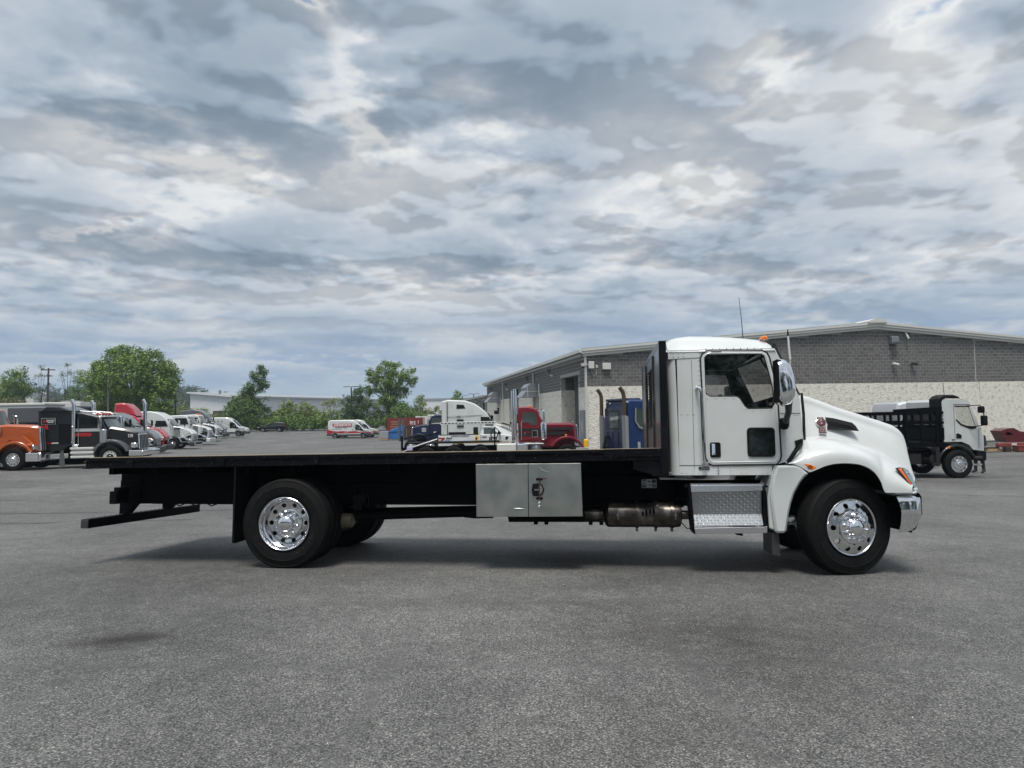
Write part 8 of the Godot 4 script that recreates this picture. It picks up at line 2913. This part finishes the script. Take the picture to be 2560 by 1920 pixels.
func trees() -> void:
	var g := Color(0.150, 0.245, 0.046)
	var olive := Color(0.195, 0.25, 0.06)
	var deep := Color(0.075, 0.142, 0.040)
	tree("round_tree", "big round green tree behind the lamp post at left, largest tree of the yard's edge", "tree", -60.4, -112.0, [[0, 8.6, 4.6], [-3.9, 8.6, 3.2], [3.9, 8.8, 3.7], [0.2, 11.8, 2.4], [2.9, 11.7, 2.2], [-2.4, 12.2, 1.7], [-5.7, 8.3, 1.6], [5.8, 7.4, 2.0], [5.0, 5.0, 2.6], [-4.0, 5.0, 2.8], [0, 5.2, 3.6], [5.9, 10.0, 1.4], [-4.6, 10.9, 1.1], [-1.0, 13.4, 0.9], [4.6, 3.2, 2.2], [-2.4, 3.0, 2.4]], 0.75, 0.85, 11, g, 0.45)
	tree("twin_tree", "dark green tree with bushy base and tall narrow top before the white shed", "tree", -48.3, -128.0, [[0, 3.2, 3.2], [-2.3, 2.6, 2.2], [2.3, 2.9, 2.4], [0, 5.4, 2.2], [-1.4, 4.6, 1.8], [1.3, 4.9, 1.9], [1.7, 8.0, 1.6], [2.6, 9.7, 1.35], [3.0, 11.2, 0.75], [0.3, 7.3, 1.1], [3.6, 8.5, 0.9], [4.2, 6.1, 0.4], [1.5, 10.2, 0.7], [3.9, 10.4, 0.4]], 0.7, 0.85, 12, deep.lerp(g, 0.35), 0.3)
	tree("shrub", "leafy shrub clump before the white shed, left of the airy shrub", "shrub", -41.3, -130.0, [[-1.6, 2.3, 2.0], [0, 4.4, 1.5], [0.3, 2.5, 2.2], [3.0, 3.8, 1.7], [2.5, 2, 2.1], [4.5, 3.2, 1.5], [5.4, 1.8, 1.7]], 0.7, 0.7, 13, olive, 0.14)
	tree("shrub", "airy light green shrub with white shed showing through it", "shrub", -33.1, -130.0, [[0, 3.3, 1.7], [0.8, 5.0, 1.1], [-0.5, 4.8, 1.2], [1.8, 3.0, 1.2], [-1.6, 2.8, 1.1]], 0.6, 0.28, 14, olive, 0.12, 0.2)
	tree("dark_tree", "dark green tree behind the branded delivery vans, left of the vase-shaped tree", "tree", -28.0, -127.0, [[0, 4.5, 2.2], [-1.2, 3, 1.9], [1.0, 3, 2.1], [0.3, 6.3, 1.4], [1.8, 5, 1.4], [-1.4, 5.2, 1.2], [0.8, 7.4, 0.8]], 0.65, 0.6, 15, deep, 0.22)
	tree("vase_tree", "tall vase-shaped green tree above the shrubs left of the warehouse", "tree", -22.3, -128.0, [[-2.5, 9.5, 1.5], [-3.3, 10.7, 0.8], [0, 11, 1.7], [1.0, 9, 2.0], [-1, 8, 1.9], [3.0, 10, 1.4], [4.0, 8.6, 1.0], [4.3, 10.7, 0.7], [-3.6, 7.2, 1.1], [2.0, 7, 1.7], [0, 5.6, 1.8], [-1.4, 4, 1.9], [1.6, 4, 1.9], [-0.6, 12.2, 0.7], [4.9, 9.2, 0.5], [1.6, 11.6, 0.8], [-1.6, 11.2, 0.7]], 0.7, 0.8, 16, g, 0.32)
	tree("shrub", "rounded dark shrub at the foot of the vase-shaped tree, right side", "shrub", -19.2, -124.0, [[0, 3, 2.1], [1.2, 2.3, 1.6], [-1.3, 2.2, 1.7], [0.2, 1.2, 2.0]], 0.65, 0.6, 17, deep.lerp(g, 0.5), 0.12)
	tree("small_tree", "light green small tree right of the vase-shaped tree", "tree", -17.4, -134.0, [[0, 4.8, 1.3], [-0.6, 3, 1.6], [0.9, 2.8, 1.6], [0.2, 6.0, 0.7]], 0.65, 0.55, 18, olive, 0.16)
	tree("shrub", "olive shrubs above the white trailer and blue truck's cab", "shrub", -13.7, -132.0, [[0, 2.6, 1.8], [-1.6, 2.0, 1.6], [1.6, 2.7, 1.6], [3.0, 2.2, 1.4], [4.2, 3.0, 1.3]], 0.65, 0.55, 19, olive.lerp(Color(0.11, 0.10, 0.04), 0.4), 0.12)
	tree("small_tree", "green tree just left of the white sleeper truck's roof", "tree", -11.2, -142.0, [[0, 5.3, 1.4], [-0.5, 3.8, 1.6], [0.7, 3.8, 1.5], [0.3, 6.7, 0.8], [0, 2.4, 1.8]], 0.65, 0.6, 20, g, 0.18)
	tree("conifer", "dark spiky treetop over the low grey office wing", "tree", 0.0, -150.0, [[-0.2, 7.5, 1.0], [0.2, 9.0, 0.7], [-1.6, 7.6, 0.8], [1.4, 7.4, 0.9], [0.1, 10.0, 0.4], [-1.6, 8.6, 0.4], [0, 5.5, 1.5]], 0.6, 0.6, 21, deep, 0.2)
	tree("shrub", "green shrubs behind the lamp post between round tree and white shed", "shrub", -56.5, -122.0, [[-2.2, 2.6, 2.0], [0, 3.2, 1.8], [2.0, 2.6, 1.8], [3.6, 3.0, 1.5], [5.0, 2.0, 1.5], [-3.8, 2.0, 1.6]], 0.65, 0.5, 22, olive, 0.12)
	# left edge
	tree("leafy_tree", "dark green tree cut by the left edge of the photo", "tree", -104.5, -150.0, [[0, 10.6, 2.8], [-2.6, 9, 3], [1.6, 9.4, 2.0], [0.7, 12.8, 1.4], [2.6, 9.0, 1.2], [-1, 7, 2.6]], 0.8, 0.6, 23, g, 0.3)
	tree("shrub", "pale yellow-green bush under the left-edge tree", "shrub", -99.0, -141.0, [[0, 5.4, 2.4], [-2, 4, 2.6], [1.8, 4.6, 2.0], [3.2, 3.2, 1.8], [0, 2.2, 2.8]], 0.7, 0.5, 24, Color(0.14, 0.15, 0.06), 0.16)
	for q in [[-99.6, -150.0, 15.0, 25, "thin half-bare tree left of the utility pole"], [-95.2, -152.0, 15.6, 26, "thin half-bare tree right behind the utility pole"]]:
		var h: float = q[2]
		tree("thin_tree", q[4], "tree", q[0], q[1], [[0.1, h - 1.2, 0.9], [0.7, h - 2.8, 1.0], [-0.8, h - 3.2, 1.0], [-1.3, h - 4.6, 0.7], [1.3, h - 4.8, 0.7], [0, h - 6.2, 0.9], [-0.9, h - 7.6, 0.7], [1.2, h - 8.0, 0.6]], 0.55, 0.15, q[3], deep, 0.16, 0.1)
	tree("leafy_tree", "ragged green tree right of the half-bare trees at left", "tree", -92.6, -151.0, [[0, 11.4, 1.3], [0.8, 9.4, 1.6], [2.0, 8.6, 1.0], [-0.6, 9.0, 1.2], [1.0, 12.6, 0.8], [0, 7, 1.6], [2.6, 7.4, 0.6]], 0.65, 0.5, 27, g, 0.2)
	tree("shrub", "brownish shrub below the ragged tree at left", "shrub", -94.6, -147.0, [[0, 5.4, 1.8], [-1.4, 4.4, 1.7], [1.4, 4.4, 1.7], [0, 2.6, 2.2]], 0.65, 0.5, 28, Color(0.07, 0.06, 0.03), 0.14)
	# low growth along the edge of the yard
	var h := base("hedge_growth")
	tag(h, "low tangled green growth along the far edge of the yard", "", "", "stuff")
	var r := RandomNumberGenerator.new()
	r.seed = 31
	var bl: Array = []
	for i in 46:
		var x := lerpf(-55.0, -16.0, i / 45.0)
		bl.append([x + r.randf_range(-0.5, 0.5), r.randf_range(0.7, 1.5) - 0.9, -126.5 + r.randf_range(-1.5, 0.8), r.randf_range(1.1, 1.8)])
	for i in 20:
		bl.append([lerpf(-50.0, -24.0, i / 19.0), 0.5, -128.5, r.randf_range(1.2, 2.0)])
	for q in bl:
		q[1] += 0.6
	h.position.y = -0.6
	foliage("leaves", bl, 0.6, 0.5, h, 32, deep.lerp(g, 0.6))
	# woods on the rise behind
	var w := base("distant_wood")
	tag(w, "hazy wooded rise far behind the trucks at left", "", "", "stuff")
	bl = []
	for i in 260:
		var x := r.randf_range(-420.0, -130.0)
		var z := r.randf_range(-520.0, -330.0)
		bl.append([x, height(x, z) + 2.0, z, r.randf_range(4.0, 6.5)])
	for i in 60:
		var x := r.randf_range(-130.0, 10.0)
		var z := r.randf_range(-520.0, -400.0)
		bl.append([x, height(x, z) + 1.0, z, r.randf_range(3.0, 5.0)])
	foliage("leaves", bl, 2.4, 0.35, w, 33, Color(0.045, 0.075, 0.035))


func behind_camera() -> void:
	# the line of trees behind the photographer, which the chrome and the paint reflect
	var h := base("tree_line")
	tag(h, "line of leafy trees on the near side of the yard, behind the viewpoint", "", "", "stuff")
	var r := RandomNumberGenerator.new()
	r.seed = 41
	var bl: Array = []
	for i in 34:
		var x := lerpf(-75.0, 75.0, i / 33.0) + r.randf_range(-2, 2)
		for k in 3:
			bl.append([x + r.randf_range(-1.5, 1.5), 2.0 + k * 4.2 + r.randf_range(0, 2.5), 42.0 + r.randf_range(-3, 4), r.randf_range(2.6, 4.0)])
	foliage("leaves", bl, 1.3, 0.5, h, 42, Color(0.05, 0.09, 0.026))
